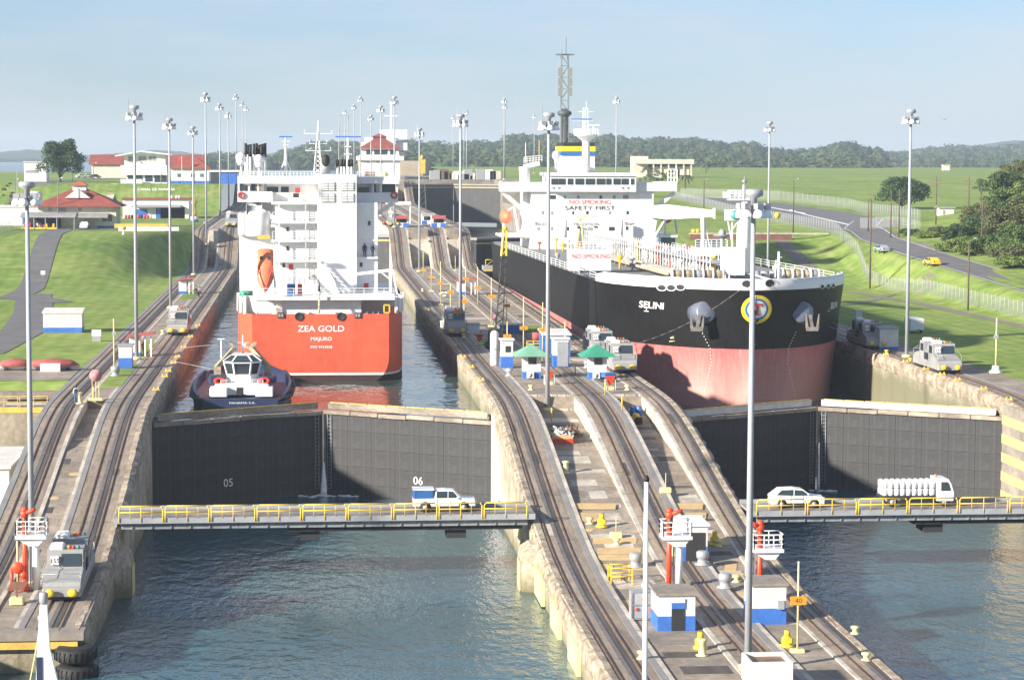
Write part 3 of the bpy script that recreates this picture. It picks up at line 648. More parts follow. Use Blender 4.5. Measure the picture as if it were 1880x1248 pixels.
# long inclined stairs
for a, c in (((553, 497), (612, 575)), ((590, 480), (650, 575))):
    b = MB(); p0, p1 = P(*a, T0+1.0), P(*c, T0-.5); d = Vector((.0, .9, 0)); b.bar(p0, p1, .12, .3); b.bar(p0+d, p1+d, .12, .3)
    for k in range(14): q = p0.lerp(p1, k/14); b.bar(q, q+d, .25, .06)
    part(b, 'stairs', m_ship, zg)
# funnel louvres, each with slats
for px0, px1 in ((590, 615), (626, 650)):
    for py0, py1 in ((334, 351), (355, 372)):
        b = MB(); pb(b, px0, px1, py0, py1, T0+1.42, .1); lv = part(b, 'louvre', m_louv, zg)
        for k in range(5):
            b = MB(); y = py0+1.5+k*(py1-py0-2)/5; pb(b, px0+1, (px0+px1)/2-.6, y, y+1.6, T0+1.33, .12); pb(b, (px0+px1)/2+.6, px1-1, y, y+1.6, T0+1.33, .12); o = b.build('slat', m_ship, lv)
# bridge across the full beam
BY = T0+7
tier(436, 733, 325, 337, BY-1.0, 8, 'bridge_roof'); tier(490, 700, 337, 372, BY+.5, 6, 'wheelhouse')
tier(436, 500, 352, 371, BY-.6, 4, 'bridge_wing'); tier(655, 731, 354, 372, BY-.6, 4, 'bridge_wing')
for px in (438, 457, 474, 685, 699, 729): b = MB(); pb(b, px-1.6, px+1.6, 336, 354, BY-.5, .35); part(b, 'wing_post', m_ship, zg)
for px0, px1, py0, py1 in ((490,511,343,353),(516,530,343,353),(657,678,344,355),(440,446,338,349),(461,469,338,350),(701,726,338,353),(684,690,337,353)):
    b = MB(); pb(b, px0, px1, py0, py1, BY+.42, .1); part(b, 'window', m_glass, zg)
for a, c in (((455, 371), (505, 402)), ((722, 373), (664, 410))):
    b = MB(); b.bar(P(*a, BY), P(*c, BY), .35, .5); part(b, 'wing_brace', m_ship, zg)
for px, py in ((443, 358.5), (723.5, 358.5)):
    q = P(px, py, BY-.75); b = MB()
    for k in range(14): a0, a1 = k*math.pi/7, (k+1)*math.pi/7; b.cyl(q+Vector((.36*math.cos(a0), 0, .36*math.sin(a0))), q+Vector((.36*math.cos(a1), 0, .36*math.sin(a1))), .11, .11, 6)
    part(b, 'lifebuoy', m_red, zg)
b = MB(); pb(b, 542, 551, 345, 354, BY-.2, .3); part(b, 'red_box', m_red, zg); b = MB(); pb(b, 538, 549, 355, 363, BY-.5, .4); part(b, 'black_box', m_black, zg)
b = MB(); a, c = P(440, 326, BY), P(585, 326, BY); prail(b, a, c, .75, 22, .03); c2, d2 = P(656, 326, BY), P(728, 326, BY); prail(b, c2, d2, .75, 10, .03); part(b, 'roof_rail', m_ship, zg)
# drum and tanks under the left wing
b = MB(); q = P(467, 386, T0+3); b.lathe([(.9,-1.0),(.9,-.9),(.6,-.9),(.6,.9),(.9,.9),(.9,1.0)], 16, q, 'x'); part(b, 'cable_drum', m_louv, zg)
b = MB(); q = P(473, 410, T0+3.4); b.lathe([(1.5,-1.6),(1.62,-1.3),(1.62,1.2),(1.5,1.5)], 18, q); q = P(445, 412, T0+3.2); b.lathe([(.5,-1.4),(.55,-1.2),(.55,1.2),(.4,1.4)], 12, q); part(b, 'tank', m_ship, zg)
b = MB()
for px in (470.5, 504.5): b.bar(P(px, 455, YS+2.6), P(px, 575, YS+2.0), .28)
b.bar(P(470, 551, YS+2.4), P(505, 551, YS+2.4), .2); b.bar(P(470, 574, YS+2), P(505, 574, YS+2), .2); part(b, 'lifeboat_cradle', m_ship, zg)
b = MB(); pb(b, 473, 496, 432, 439, YS+5.5, .5); part(b, 'davit_beam', m_yel, zg)
# free-fall lifeboat hung bow down
rings = []; q = P(487, 497, YS+3.0)
for t_, w, h in ((2.6,.55,.5),(2.45,.95,.75),(1.6,1.1,1.0),(.6,1.18,1.1),(-.6,1.1,1.05),(-1.5,.8,.8),(-2.2,.4,.45),(-2.6,.06,.1)):
    rings.append([(q.x+w*math.cos(a), q.y+.5*t_+h*math.sin(a)*.8, q.z+t_) for a in [2*math.pi*k/14 for k in range(14)]])
b = MB(); b.loft(rings, True, True, True); lb_ = part(b, 'lifeboat', m_life, zg)
b = MB(); [b.box(q.x+d-.2, q.x+d+.2, q.y-.12, q.y+.1, q.z+1.35, q.z+1.75) for d in (-.45, .45)]; b.build('lifeboat_window', m_glass, lb_)
b = MB(); b.bar((q.x-.95, q.y-.62, q.z+.6), (q.x, q.y-1.75, q.z-2.3), .09); b.bar((q.x+.95, q.y-.62, q.z+.6), (q.x, q.y-1.75, q.z-2.3), .09); b.build('keel_strake', m_red, lb_)
# exhaust pipes, domes, masts and funnel mouth on the roof
for i, px in enumerate((451, 454.5, 459.5, 466, 471, 475, 480, 484, 487)):
    yy = BY+1+(i % 3)*.8; a, c = P(px, 326, yy), P(px, 284 if i % 2 else 288, yy); t_ = P(px, 263+(i*7 % 4), yy); r = .16 if i not in (2, 6) else .2
    b = MB(); b.cyl(a, c, r*.8, r*.8, 8); part(b, 'exhaust_pipe', m_ship, zg); b = MB(); b.cyl(c, t_, r, r, 8); part(b, 'exhaust_tip', m_black, zg)
for px, py, r in ((475, 293, .62), (442, 289, .62)):
    q = P(px, py, BY); b = MB(); b.ell(q, (r, r, r*1.02), 16, 10); b.cyl(q-Vector((0,0,r*1.6)), q-Vector((0,0,.4)), r*.6, r*.9, 14); b.bar(P(px, 326, BY), q-Vector((0,0,r*1.5)), .16); part(b, 'satellite_dome', m_dome, zg)
def shipmast(px, py0, py1, Y, bar=None, legs=True, plat=()):
    b = MB(); a, c = P(px, py1, Y), P(px, py0, Y); b.cyl(a, a.lerp(c, .6), .24, .2, 10); b.cyl(a.lerp(c, .6), c, .2, .11, 8)
    if legs:
        for dx in (-1.0, 1.0): b.bar(a+Vector((dx, .4, 0)), a.lerp(c, .48), .12)
    for f_, w in plat: q = a.lerp(c, f_); b.box(q.x-w, q.x+w, q.y-.3, q.y+.3, q.z, q.z+.1)
    part(b, 'radar_mast', m_ship, zg)
    if bar: b = MB(); b.box(c.x-bar, c.x+bar, c.y-.1, c.y+.1, c.z+.02, c.z+.2); part(b, 'radar_scanner', m_blue, zg)
shipmast(524.5, 253, 326, BY+2, .82, True, ((.80,.35),(.9,.5))); shipmast(639, 253, 322, BY+2, 1.6, False, ((.55,.5),(.75,.4)))
b = MB(); a, c = P(583, 325, BY+3), P(584.5, 222, BY+3)
for dx, dy in ((-.5,-.5),(.5,-.5),(.5,.5),(-.5,.5)): b.bar(a+Vector((dx,dy,0)), a.lerp(c, .65)+Vector((dx*.35,dy*.35,0)), .1)
for k in range(8):
    for sx in (-1, 1): q0, q1 = a.lerp(c, k*.08), a.lerp(c, (k+1)*.08); w0, w1 = .5*(1-k*.1), .5*(1-(k+1)*.1); b.bar(q0+Vector((-sx*w0,-w0,0)), q1+Vector((sx*w1,-w1,0)), .06)
b.cyl(a.lerp(c, .62), c, .18, .09, 8)
for py, w in ((245.5, 1.75), (277, 1.6), (264, 1.1)): q = P(584, py, BY+3); b.bar(q-Vector((w,0,0)), q+Vector((w,0,0)), .07); [b.bar(q+Vector((s_*w,0,0)), q+Vector((s_*w,0,.5)), .06) for s_ in (-1, 1)]
q = P(584, 277, BY+3); b.bar(q+Vector((-1.6,0,0)), P(572, 272, BY+3), .06); part(b, 'main_mast', m_ship, zg)
b = MB(); q = P(598, 318, T0+4); c = P(598, 290, T0+4); b.cyl(q, c, .55, .6, 16); part(b, 'main_exhaust', m_louv, zg)
b = MB(); q = P(598, 295, T0+3.6); b.ell(q, (.52, .5, .78), 16, 10); part(b, 'exhaust_mouth', m_black, zg)
for px in (619.5, 627, 632, 640, 645.5):
    a, c, t_ = P(px, 321, T0+4), P(px, 306, T0+4), P(px, 293, T0+4); b = MB(); b.cyl(a, c, .12, .12, 8); part(b, 'exhaust_pipe', m_ship, zg); b = MB(); b.cyl(c, t_, .18, .18, 8); part(b, 'exhaust_tip', m_black, zg)
# deck fittings: jackstaff, crane arm, winches, yellow frame
b = MB(); a, c = P(586, 575, YS+.4), P(586, 535, YS+.4); b.cyl(a, c, .1, .08, 8); [b.ell(a.lerp(c, .2+k*.17), (.16,.16,.12), 8, 5) for k in range(5)]; part(b, 'ensign_staff', m_yelp, zg)
b = MB(); a, c = P(586, 512, YS+.4), P(586, 535, YS+.4); b.cyl(c, a, .13, .03, 8); part(b, 'furled_flag', m_navy, zg)
b = MB(); b.cyl(P(719, 535, YS+6), P(717, 495, YS+6), .3, .22, 10); b.bar(P(717, 496, YS+6), P(645, 504, YS+6), .35, .35); b.bar(P(719, 515, YS+6), P(700, 500, YS+6), .16); part(b, 'deck_crane', m_ship, zg)
b = MB(); b.bar(P(729, 540, YS+5), P(720, 492, YS+5), .2); b.ell(P(719.5, 491, YS+5), (.22,.22,.22), 8, 6); part(b, 'boat_davit', m_ship, zg)
b = MB(); a, c = P(705, 574, YS+1.2), P(715, 560, YS+1.2)
for p0, p1 in (((a.x,a.z),(c.x,a.z)), ((c.x,a.z),(c.x,c.z)), ((c.x,c.z),(a.x,c.z)), ((a.x,c.z),(a.x,a.z))): b.bar((p0[0], a.y, p0[1]), (p1[0], a.y, p1[1]), .16)
part(b, 'gangway_frame', m_safety, zg)
for px, w in ((484, 30), (560, 16), (668, 14), (690, 12), (620, 10)):
    q = P(px, 569, YS+2.2); b = MB(); b.lathe([(.55,-w*.03),(.55,-w*.025),(.3,-w*.025),(.3,w*.025),(.55,w*.025),(.55,w*.03)], 12, (q.x, q.y, 4.95), 'x'); b.box(q.x-w*.03, q.x+w*.03, q.y-.4, q.y+.4, 4.4, 4.7); part(b, 'mooring_winch', m_louv, zg)
b = MB(); b.ell(P(448, 541, YS+3), (.35,.35,.35), 10, 6); b.lathe([(.3,-.8),(.32,0),(.3,.8)], 10, P(452, 538, YS+4), 'x'); part(b, 'liferaft_canister', m_dgreen, zg)

# ---- black tanker, bow towards the camera
SX, S0 = 51.85, 263.5
def tz(Y): return 1.13-(Y-264)*.009
sl = thing('tanker', 'black and red oil tanker with white bow bulwark and T emblem', 'ship', (SX, S0, -2.7))
def sel_hb(s, k):       # k: 0 at keel .. 1 at deck
    s = max(0, s-1.6*(1-k)); Lr = 27.5+7*(1-k); t = min(1, s/Lr)
    hb = 16.1*(1-(1-t)**2.1)**(.62+.06*(1-k))
    if s > 185: hb *= 1-.35*((s-185)/25)**2*(1-k*.7)
    return hb
SST = [0,.06,.16,.3,.55,.9,1.6,2.5,3.6,5,6.6,8.5,11,14,17.5,21,25,29,33,38,60,90,120,150,180,190,200,209]
def sel_rows(lo, hi, n, sg):
    return [[(SX+sg*sel_hb(s, max(0,(z0+6)/13.2))+0, S0+s+(1.2*(1-max(0,(z0+6)/13.2)) if s < 3 else 0), z0+tz(S0+s)) for z0 in [lo+(hi-lo)*i/n for i in range(n+1)]] for s in SST]
HV, HF = [], []
def sel_band(lo, hi, n, m, nm):
    b = MB()
    for sg in (-1, 1):
        R_ = sel_rows(lo, hi, n, sg); b.loft(R_, False, False, True)
    last = sel_rows(lo, hi, n, 1)[-1]; lastm = sel_rows(lo, hi, n, -1)[-1]
    for i in range(n): b.add([lastm[i], last[i], last[i+1], lastm[i+1]], [(0,1,2,3)])
    o_ = len(HV); HV.extend(b.v); HF.extend([tuple(i+o_ for i in f) for f in b.f])
    return part(b, nm, m, sl)
sel_band(-9.5, 0, 7, m_hullr, 'lower_hull'); sel_band(0, 7.2, 7, m_hullk, 'upper_hull')
b = MB(); FS = [s for s in SST if s <= 26]
for sg in (-1, 1):
    rings = []
    for s in FS:
        h = 1.35 if s <= 21 else .9; x = sel_hb(s, 1); rings.append([(SX+sg*x, S0+s, 7.2+tz(S0+s)), (SX+sg*(x+.02), S0+s-.02, 7.2+h+tz(S0+s)), (SX+sg*max(0, x-.25), S0+s+.2, 7.2+h+tz(S0+s)), (SX+sg*max(0, x-.25), S0+s+.2, 7.0+tz(S0+s))])
    o_ = len(HV); b2 = MB(); b2.loft(rings, False, False, True); HV.extend(b2.v); HF.extend([tuple(i+o_ for i in f) for f in b2.f]); b.add(b2.v, b2.f, True)
part(b, 'bow_bulwark', m_ship, sl)
b = MB(); v = [(SX-sel_hb(s, 1)+.05, S0+s, 7.0+tz(S0+s)) for s in SST]+[(SX+sel_hb(s, 1)-.05, S0+s, 7.0+tz(S0+s)) for s in SST[::-1]]
n_ = len(SST); b.add(v, [(i, i+1, 2*n_-2-i, 2*n_-1-i) for i in range(n_-1)]); part(b, 'main_deck', m_deck, sl)
BVH = BVHTree.FromPolygons([Vector(p) for p in HV], HF)
def hull_hit(X, Z):
    h = BVH.ray_cast(Vector((X, S0-30, Z)), Vector((0, 1, 0))); return (h[0], h[1]) if h[0] else (Vector((X, S0+20, Z)), Vector((0, -1, 0)))
def onto(o, X, Z, sx=1, off=.04):
    """wrap a flat mesh (local x, y) on the bow plating"""
    me = o.data
    for v in me.vertices:
        p, n = hull_hit(X+v.co.x*sx, Z+v.co.y); n = n if n.y < 0 else -n
        v.co = p+n*off
    o.parent = sl; o.location = -Vector(sl.location); return o
def disc(r0, r1, m, nm, ry=1.0, n=40):
    b = MB(); v = []; f = []
    K = 6
    for i in range(n):
        a = 2*math.pi*i/n
        for k in range(K): r = r0+(r1-r0)*k/(K-1)+.001; v.append((r*math.cos(a), r*ry*math.sin(a), 0))
    for i in range(n):
        j = (i+1) % n
        for k in range(K-1): f.append((K*i+k, K*i+k+1, K*j+k+1, K*j+k))
    b.add(v, f); return b.build(nm, m)
m_ey = mat('emblem_yellow', (.85,.62,.02), .5, .05, 1); m_eb = mat('emblem_blue', (.03,.16,.45), .5, .05, 1); m_er = mat('emblem_red', (.65,.06,.05), .5, .05, 1)
def hp(px, py):
    """picture point on the bow plating"""
    h = BVH.ray_cast(CAM, ray(px, py).normalized()); return h[0] if h[0] else at(px, py, Y=S0+6)
e = hp(1390, 568)
for r0, r1, m_ in ((1.42,1.86,m_ey),(1.13,1.42,m_eb),(.0,1.13,m_white)): onto(disc(r0, r1, m_, 'emblem_ring', .93), e.x, e.z, 1, .05)
b = MB()
def cells(x0, x1, y0, y1, n=6):
    for i in range(n):
        for j in range(n): xa, xb, ya, yb = x0+(x1-x0)*i/n, x0+(x1-x0)*(i+1)/n, y0+(y1-y0)*j/n, y0+(y1-y0)*(j+1)/n; b.add([(xa,ya,0),(xb,ya,0),(xb,yb,0),(xa,yb,0)], [(0,1,2,3)])
cells(-.17, .17, -.7, .7); cells(-.7, -.17, .5, .72); cells(.17, .7, .5, .72); cells(-.17, .17, .7, .72, 2); cells(-.42, -.17, -.72, -.58); cells(.17, .42, -.72, -.58); cells(-.72, -.56, .3, .5); cells(.56, .72, .3, .5)
onto(b.build('emblem_letter', m_er), e.x, e.z, 1, .09)
for px, w in ((1197, 37), (1531, 24)):
    q = hp(px, 560); t = text('SELINI', 1.15, m_white, 'ship_name', bold=.02); xs_ = [v.co.x for v in t.data.vertices]; k = (w/15.2)/(max(xs_)-min(xs_)); onto(t, q.x, q.z-.4, k, .04)
    b = MB(); b.add([(-.3,-.05,0),(.3,-.05,0),(.3,.03,0),(-.3,.03,0)], [(0,1,2,3)]); b.add([(-.05,.03,0),(.05,.03,0),(.05,.35,0),(-.05,.35,0)], [(0,1,2,3)]); q2 = hp(px-10, 571); onto(b.build('hull_mark', m_white), q2.x, q2.z, k)
for px, py, r in ((1216,528,.42),(1233,528,.42),(1250,527,.42),(1371,521,.55),(1413,520,.58),(1509,526,.3),(1520,525,.3),(1529,524,.3)):
    q = hp(px, py); onto(disc(0, r, m_dark, 'hawse_opening', .75, 20), q.x, q.z, 1, .06); onto(disc(r, r*1.25, m_ship, 'hawse_rim', .78, 20), q.x, q.z, 1, .10)
b = MB()   # draught and load marks: little white flecks following the plating
def flecks(pts, step=.45):
    for (ax, ay), (cx, cy) in zip(pts[:-1], pts[1:]):
        n = max(1, int(math.hypot(cx-ax, cy-ay)/5.5))
        for k in range(n):
            q = hp(ax+(cx-ax)*k/n, ay+(cy-ay)*k/n); b.ell((q.x, q.y-.03, q.z), (.07, .04, .09), 6, 4)
flecks([(1290,612),(1304,640),(1306,665),(1298,700),(1291,735)]); flecks([(1461,610),(1447,640),(1446,668),(1455,705),(1462,735)])
part(b, 'draught_marks', m_white, sl)
b = MB(); q = hp(1236, 622); b.path([(q.x+.5, q.y-.1, q.z+.5), (q.x-.4, q.y-.1, q.z+.1), (q.x+.5, q.y-.1, q.z+.05), (q.x+.6, q.y-.1, q.z-.25), (q.x-.5, q.y-.1, q.z-.3)], .06, 5); part(b, 'bulb_mark', m_yelp, sl)
m_anch = mat('anchor_grey', (.30,.29,.27), .6, .2, 1.5, col2=(.16,.13,.11)); m_blgr = mat('blue_grey_plate', (.13,.15,.20), .4, .1, .6)
for px, py, sg in ((1293, 573, -1), (1471, 573, 1)):   # anchor housings and anchors
    q = hp(px, py); b = MB(); rings = []
    for d, r in ((1.4,1.6),(.2,1.45),(-.55,1.3),(-.7,1.1)): rings.append([(q.x+sg*.25*d+r*math.cos(a)*.95, q.y+d+.35*math.sin(a), q.z-.1*d+r*math.sin(a)) for a in [2*math.pi*k/16 for k in range(16)]])
    b.loft(rings, True, True, True); part(b, 'anchor_housing', m_blgr, sl)
    b = MB(); ax = q.x+sg*1.1; ay = q.y-1.3; az = q.z-1.6
    b.bar((ax-sg*.3, ay, az+1.4), (ax, ay, az-.3), .35); b.bar((ax-.7, ay, az-.35), (ax+.7, ay, az-.35), .45, .5)
    for s_ in (-1, 1): b.loft([[(ax+s_*.62-.16, ay-.2, az-.3), (ax+s_*.62+.16, ay-.2, az-.3), (ax+s_*.62+.16, ay+.2, az-.3), (ax+s_*.62-.16, ay+.2, az-.3)], [(ax+s_*.8-.03, ay-.1, az+1.5), (ax+s_*.8+.03, ay-.1, az+1.5), (ax+s_*.8+.03, ay+.05, az+1.5), (ax+s_*.8-.03, ay+.05, az+1.5)]])
    part(b, 'anchor', m_anch, sl)
# foredeck gear
m_tan = mat('hawser_tan', (.45,.37,.25), .9, .2, 2)
def drum(px, py, Y, r=.95, w=.7):
    q = P(px, py, Y); b = MB(); b.lathe([(r,-w),(r,-w*.85),(r*.55,-w*.85),(r*.55,w*.85),(r,w*.85),(r,w)], 18, q, 'x'); o = part(b, 'winch_drum', m_ship, sl)
    b = MB(); b.lathe([(r*.75,-w*.8),(r*.75,w*.8)], 16, q, 'x'); o2 = b.build('rope', m_tan if random.random() < .6 else m_louv, o)
for px in (1243, 1262, 1281, 1299, 1317): drum(px, 506, S0+13)
for px in (1445, 1463, 1480, 1494): drum(px, 504, S0+15, .8, .6)
b = MB(); q = P(1365, 500, S0+14); c = P(1366, 368, S0+14); b.cyl(q, c, 1.0, .78, 18); part(b, 'foremast', m_ship, sl)
b = MB(); pb(b, 1332, 1368, 455, 505, S0+12.5, 3.5); part(b, 'mast_house', m_ship, sl)
b = MB(); q = P(1366, 366, S0+14); b.box(q.x-2.0, q.x+1.4, q.y-1, q.y+1, q.z-.12, q.z+.1); prail(b, (q.x-1.9, q.y-.9, q.z), (q.x+1.3, q.y-.9, q.z), 1.1, 6, .05); prail(b, (q.x-1.9, q.y+.9, q.z), (q.x+1.3, q.y+.9, q.z), 1.1, 6, .05); b.cyl(q, q+Vector((0,0,1.8)), .22, .18, 10); b.box(q.x-2.6, q.x-1.9, q.y-.5, q.y+.5, q.z+.2, q.z+.9); part(b, 'mast_platform', m_ship, sl)
b = MB(); c0 = P(1367, 352, S0+14); c1 = P(1367, 335, S0+14); b.cyl(c0, c1, .12, .1, 8); b.lathe([(.28,0),(.32,.2),(.2,.35)], 10, c1); part(b, 'mast_light', m_louv, sl)
b = MB(); q = P(1340, 396, S0+14); pb(b, 1332, 1360, 385, 405, S0+13.6, .8); part(b, 'light_box', m_ship, sl); b = MB(); q = P(1350, 395, S0+13.4); b.lathe([(.55,-.1),(.62,.2)], 16, q, 'y'); part(b, 'horn', mat('horn_green', (.10,.38,.34), .4, .1, 1), sl)
b = MB(); b.bar(P(1336, 405, S0+14), P(1345, 452, S0+14), .14); b.bar(P(1358, 400, S0+14), P(1340, 430, S0+14), .1); b.bar(P(1344, 405, S0+14), P(1344, 455, S0+14), .18); part(b, 'mast_ladder', m_ship, sl)
b = MB(); a, c = P(1430, 512, S0+8), P(1430, 462, S0+8); b.cyl(a, c, .2, .14, 8); b.bar(P(1423, 510, S0+8), P(1424, 478, S0+8), .1); b.bar(P(1424, 478, S0+8), P(1430, 478, S0+8), .1); [b.box(a.x-.1, a.x+.35, a.y-.1, a.y+.1, z_, z_+.08) for z_ in (10.5, 11.2, 11.9)]; part(b, 'jackstaff', m_ship, sl)
b = MB(); q0 = P(1390, 512, S0+6)
for k in range(3): q = P(1388+k*16, 505, S0+12+k); b.lathe([(.5,-.5),(.55,0),(.5,.5)], 12, q, 'x'); b.box(q.x-.6, q.x+.6, q.y-.5, q.y+.5, q.z-.9, q.z-.4)
part(b, 'windlass', m_galv, sl)
# breakwater house, catwalk, pipes, cranes amidships
b = MB(); pb(b, 1048, 1122, 458, 497, 318, 5); part(b, 'deck_store', m_ship, sl)
t = text('NO SMOKING', .85, m_er, 'warning_lettering'); q = P(1085, 474, 317.9); place(t, sl, q); t.scale = (1.05, 1, 1)
b = MB(); prail(b, P(1048, 458, 318), P(1122, 458, 318), 1.1, 9, .05); part(b, 'store_rail', m_ship, sl)
b = MB(); b.bar(P(1057, 458, 319), P(1063, 420, 319), .28); b.bar(P(1072, 458, 319), P(1066, 402, 319), .22); b.bar(P(1062, 402, 319), P(1078, 396, 319), .5, .3); part(b, 'hose_davit', m_yelp, sl)
b = MB()
for sg in (-1, 1):
    for k in range(22): y = S0+27+k*6; x = SX+sg*(sel_hb(27+k*6, 1)-.25); b.bar((x, y, 7.1+tz(y)), (x, y, 8.2+tz(y)), .07)
    for zz in (7.5, 7.85, 8.2): b.bar((SX+sg*(sel_hb(30, 1)-.25), S0+27, zz+tz(S0+27)), (SX+sg*15.85, S0+40, zz+tz(S0+40)), .06); b.bar((SX+sg*15.85, S0+40, zz+tz(S0+40)), (SX+sg*15.85, S0+160, zz+tz(S0+160)), .06)
part(b, 'side_rail', m_ship, sl)
CY0, CY1 = S0+24, S0+158
b = MB()
for x in (SX-1.2, SX+1.2, SX+1.6):
    b.bar((x, CY0, 9.6+tz(CY0)), (x, CY1, 9.6+tz(CY1)), .16)
b.loft([[(SX-1.3, y, 9.5+tz(y)), (SX+1.3, y, 9.5+tz(y)), (SX+1.3, y, 9.62+tz(y)), (SX-1.3, y, 9.62+tz(y))] for y in (CY0, CY1)]); part(b, 'catwalk', m_galv, sl)
b = MB(); y = CY0
while y < CY1:
    for x in (SX-1.25, SX+1.25): b.bar((x, y, 7+tz(y)), (x, y, 10.6+tz(y)), .12)
    b.bar((SX-1.25, y, 9.4+tz(y)), (SX-1.25, y+2.6, 7.2+tz(y)), .07); b.bar((SX-1.25, y, 10.6+tz(y)), (SX-1.25, y+2.6, 10.6+tz(y)), .06); y += 2.6
part(b, 'catwalk_frame', m_ship, sl, 'stuff')
for i, (x, r) in enumerate(((-4.2,.3),(-3.4,.25),(-5.2,.3),(-6.1,.22),(3,.3),(4,.3),(5,.25),(6,.3))):
    b = MB(); b.cyl((SX+x, CY0+4, 7.9+tz(CY0)), (SX+x, CY1-4, 7.9+tz(CY1)), r, r, 10); part(b, 'cargo_pipe', m_louv if i % 3 else m_tan, sl)
for i in range(46):   # valves, vents and gooseneck fittings standing on the deck
    y = random.uniform(S0+30, S0+155); x = SX+random.uniform(-13, 13); z = 7+tz(y); h = random.uniform(.8, 2.4); m_ = random.choice((m_ship, m_ship, m_louv, m_ored, m_safety, m_galv)); b = MB(); b.cyl((x, y, z), (x, y, z+h), .16, .14, 8)
    k = i % 3
    if k == 0: b.lathe([(.1,0),(.42,.1),(.42,.35),(.1,.5)], 10, (x, y, z+h))
    elif k == 1: b.path([(x, y, z+h), (x+.3, y, z+h+.25), (x+.6, y, z+h), (x+.6, y, z+h-.5)], .13, 6)
    else: b.lathe([(.4,-.06),(.45,0),(.4,.06)], 12, (x, y, z+h), 'y')
    part(b, 'deck_valve', m_, sl)
for px, Y in ((1208, 345), (1252, 325), (1290, 305), (1170, 362), (1310, 298)):   # manifold towers
    q = P(px, 470, Y); z = 7+tz(Y); b = MB(); w = 1.2
    for dx in (-w, w):
        for dy in (-w, w): b.bar((q.x+dx, Y+dy, z), (q.x+dx, Y+dy, z+3.2), .12)
    for zz in (2.1, 3.2): b.path([(q.x-w, Y-w, z+zz), (q.x+w, Y-w, z+zz), (q.x+w, Y+w, z+zz), (q.x-w, Y+w, z+zz), (q.x-w, Y-w, z+zz)], .06, 5)
    fr = part(b, 'valve_frame', m_ship, sl); b = MB(); b.cyl((q.x, Y, z), (q.x, Y, z+2.6), .3, .3, 10); b.lathe([(.5,-.1),(.55,0),(.5,.1)], 12, (q.x, Y, z+1.2)); b.ell((q.x, Y, z+2.8), (.4,.4,.3), 10, 6); b.build('valve', random.choice((m_safety, m_ored)), fr)
b = MB(); b.cyl(P(1196, 474, 352), P(1196, 435, 352), 1.55, 1.5, 20); b.lathe([(2.2,0),(2.2,.25)], 20, P(1196, 455, 352)); part(b, 'crane_pedestal', m_ship, sl)
a, c = P(1186, 388, 352), P(1312, 392, 330); b = MB()
up = Vector((0, 0, 1)); rings = [[p+Vector((0, -w, 0))-up*h, p+Vector((0, w, 0))-up*h, p+Vector((0, w, 0))+up*h, p+Vector((0, -w, 0))+up*h] for p, h, w in ((a, .8, .6), (a.lerp(c, .3), 1.15, .6), (c.lerp(a, .04), .5, .4), (c, .8, .4))]
b.loft(rings); b.bar(a+Vector((1.5,0,-.6)), P(1196, 436, 352), .7); b.bar(P(1225, 398, 348), P(1200, 440, 352), .35); part(b, 'hose_crane', m_ship, sl)
b = MB(); b.cyl(P(1292, 470, 325), P(1290, 398, 325), .35, .3, 10); b.bar(P(1306, 470, 325), P(1292, 402, 325), .16); part(b, 'crane_rest', m_ship, sl)
b = MB(); b.cyl(P(1326, 500, 292), P(1326, 436, 292), .3, .3, 10); b.lathe([(.3,0),(1.2,.4),(1.25,.5),(.3,.5)], 16, P(1326, 438, 292)); b.ell(P(1326, 428, 292), (.5,.5,.55), 12, 8); part(b, 'vent_post', m_louv, sl)
b = MB(); pb(b, 1275, 1335, 455, 470, 300, 3); part(b, 'deck_locker', m_ship, sl); b = MB(); prail(b, P(1277, 455, 300), P(1335, 455, 300), 1.1, 6, .05); part(b, 'locker_rail', m_ship, sl)
# superstructure
HY = 424
def sbox(nm, m, *a): b = MB(); pb(b, *a); return part(b, nm, m, sl)
sbox('accommodation', m_ship, 975, 1200, 345, 482, HY, 22)
sbox('bridge', m_ship, 1010, 1168, 322, 352, HY-1.8, 14); sbox('bridge_wing', m_ship, 920, 1012, 335, 352, HY-.6, 5); sbox('bridge_wing', m_ship, 1166, 1243, 334, 351, HY-.6, 5)
sbox('bridge_visor', m_ship, 1006, 1172, 318, 323, HY-2.2, 15)
for px0, px1 in ((1012,1025),(1026,1038),(1042,1052),(1056,1072),(1075,1092),(1095,1111),(1113,1122),(1126,1139),(1141,1154),(1158,1164)): sbox('bridge_window', m_glass, px0, px1, 328, 339, HY-1.9, .12)
for px, py, w, h, m_ in ((1015,362,5,3.5,m_cblue),(1037,362,2,3,m_louv),(1062,362,2,3,m_louv),(1103,362,2,3,m_glass),(1128,362,2,3,m_louv),(1149,362,5,3.5,m_louv),(996,390.5,2,3,m_louv),(1013,391,2,3,m_louv),(1052,391,1.5,3,m_glass),(1078,390.5,2,3,m_glass),(1119,390.5,2,3,m_louv),(1152,390.5,2,3,m_glass),(988,420,2,3,m_louv),(1013,420,2,3,m_louv),(1042,420,2.2,3.3,m_cblue),(1064,420,3,3.3,m_cblue),(1083,420,4,3.3,m_louv),(1094,417,3,1.5,m_dark),(1123,420,5,3.5,m_cblue),(1151,419,2,3,m_dark)):
    sbox('window', m_glass if m_ is m_cblue else m_, px-w, px+w, py-h, py+h, HY-.08, .12)
for px in (1015,1025,1142,1152): sbox('lamp', m_louv, px-1.5, px+1.5, 343, 346, HY-2.0, .25)
